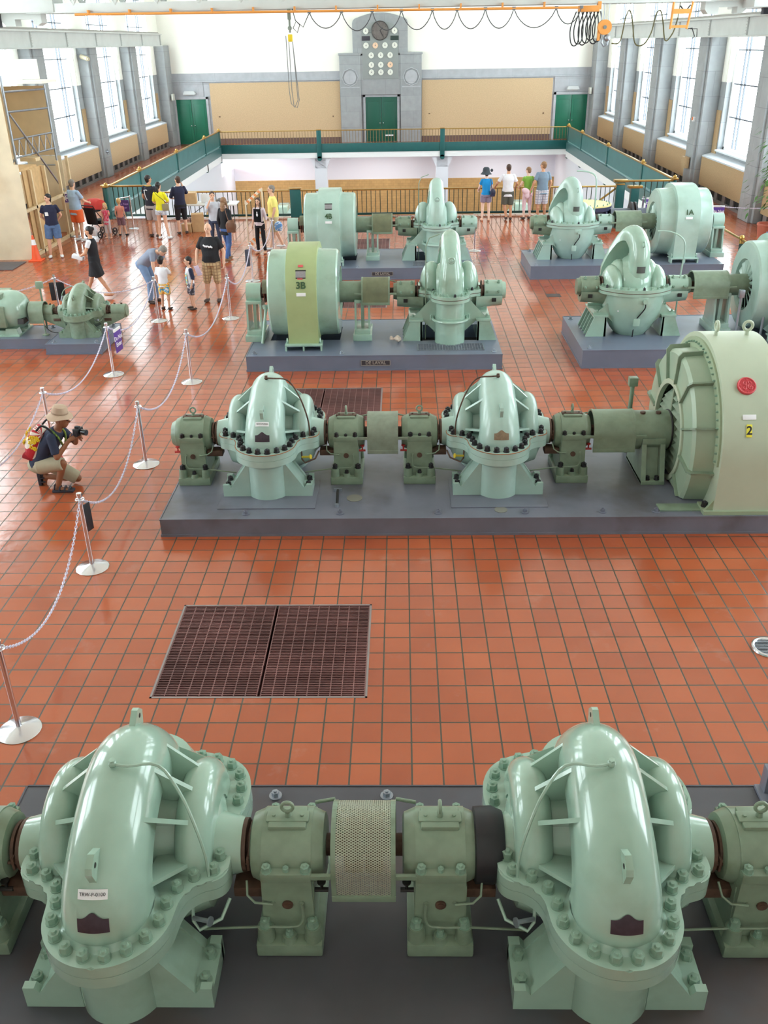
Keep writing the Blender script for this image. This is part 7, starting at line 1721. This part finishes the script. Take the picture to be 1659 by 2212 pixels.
# ---------------------------------------------------------------- every far-apart piece of a repeated part becomes a part of its own
def split_far(o, gap=.004):
    me = o.data; n = len(me.vertices); par = list(range(n))
    def find(a):
        while par[a] != a: par[a] = par[par[a]]; a = par[a]
        return a
    for e in me.edges:
        a, b = find(e.vertices[0]), find(e.vertices[1])
        if a != b: par[a] = b
    isl = {}
    for i in range(n): isl.setdefault(find(i), []).append(i)
    B = []
    for r, vs in isl.items():
        c = [me.vertices[i].co for i in vs]; B.append([vs, [min(v[k] for v in c)-gap for k in range(3)], [max(v[k] for v in c)+gap for k in range(3)]])
    ch = True
    while ch:
        ch = False
        for i in range(len(B)):
            for k in range(i+1, len(B)):
                if all(B[i][1][q] <= B[k][2][q] and B[k][1][q] <= B[i][2][q] for q in range(3)):
                    B[i] = [B[i][0]+B[k][0], [min(a, b) for a, b in zip(B[i][1], B[k][1])], [max(a, b) for a, b in zip(B[i][2], B[k][2])]]; B.pop(k); ch = True; break
            if ch: break
    if len(B) < 2 or len(B) > 90: return
    kids = [c for c in bpy.data.objects if c.parent == o]
    parts = [o]
    for vs, lo, hi in B[1:]:
        bm = bmesh.new(); bm.from_mesh(me); keep = set(vs); bm.verts.ensure_lookup_table()
        bmesh.ops.delete(bm, geom=[v for v in bm.verts if v.index not in keep], context='VERTS')
        m2 = bpy.data.meshes.new(me.name); bm.to_mesh(m2); bm.free()
        for mt in me.materials: m2.materials.append(mt)
        c = o.copy(); c.data = m2; COL.objects.link(c); parts.append(c)
    bm = bmesh.new(); bm.from_mesh(me); keep = set(B[0][0]); bm.verts.ensure_lookup_table()
    bmesh.ops.delete(bm, geom=[v for v in bm.verts if v.index not in keep], context='VERTS'); bm.to_mesh(me); bm.free()
    for c in kids:      # a sub-part goes with the piece it sits on
        d = [sum(max(lo[k]-c.location[k], 0, c.location[k]-hi[k]) for k in range(3)) for _, lo, hi in B]
        if c.location.length > 1e-6: c.parent = parts[d.index(min(d))]
SPLIT = ('foot', 'shield_rib', 'guard_strap', 'stiffening_rib', 'seal_stud', 'ledger', 'upright', 'lattice_brace', 'slip_ring', 'loose_cable', 'timber_stud', 'oil_cap', 'eyebrows', 'eyes', 'louvre', 'vent_louvre', 'brace', 'inner_board', 'shield_flange', 'cover')
for o in list(bpy.data.objects):
    if o.type == 'MESH' and o.parent and o.name.split('.')[0] in SPLIT: split_far(o)
for o in bpy.data.objects:
    b = o.name.split('.')
    if b[0] == 'eyes': o.name = 'eye'
    elif b[0] == 'eyebrows': o.name = 'eyebrow'
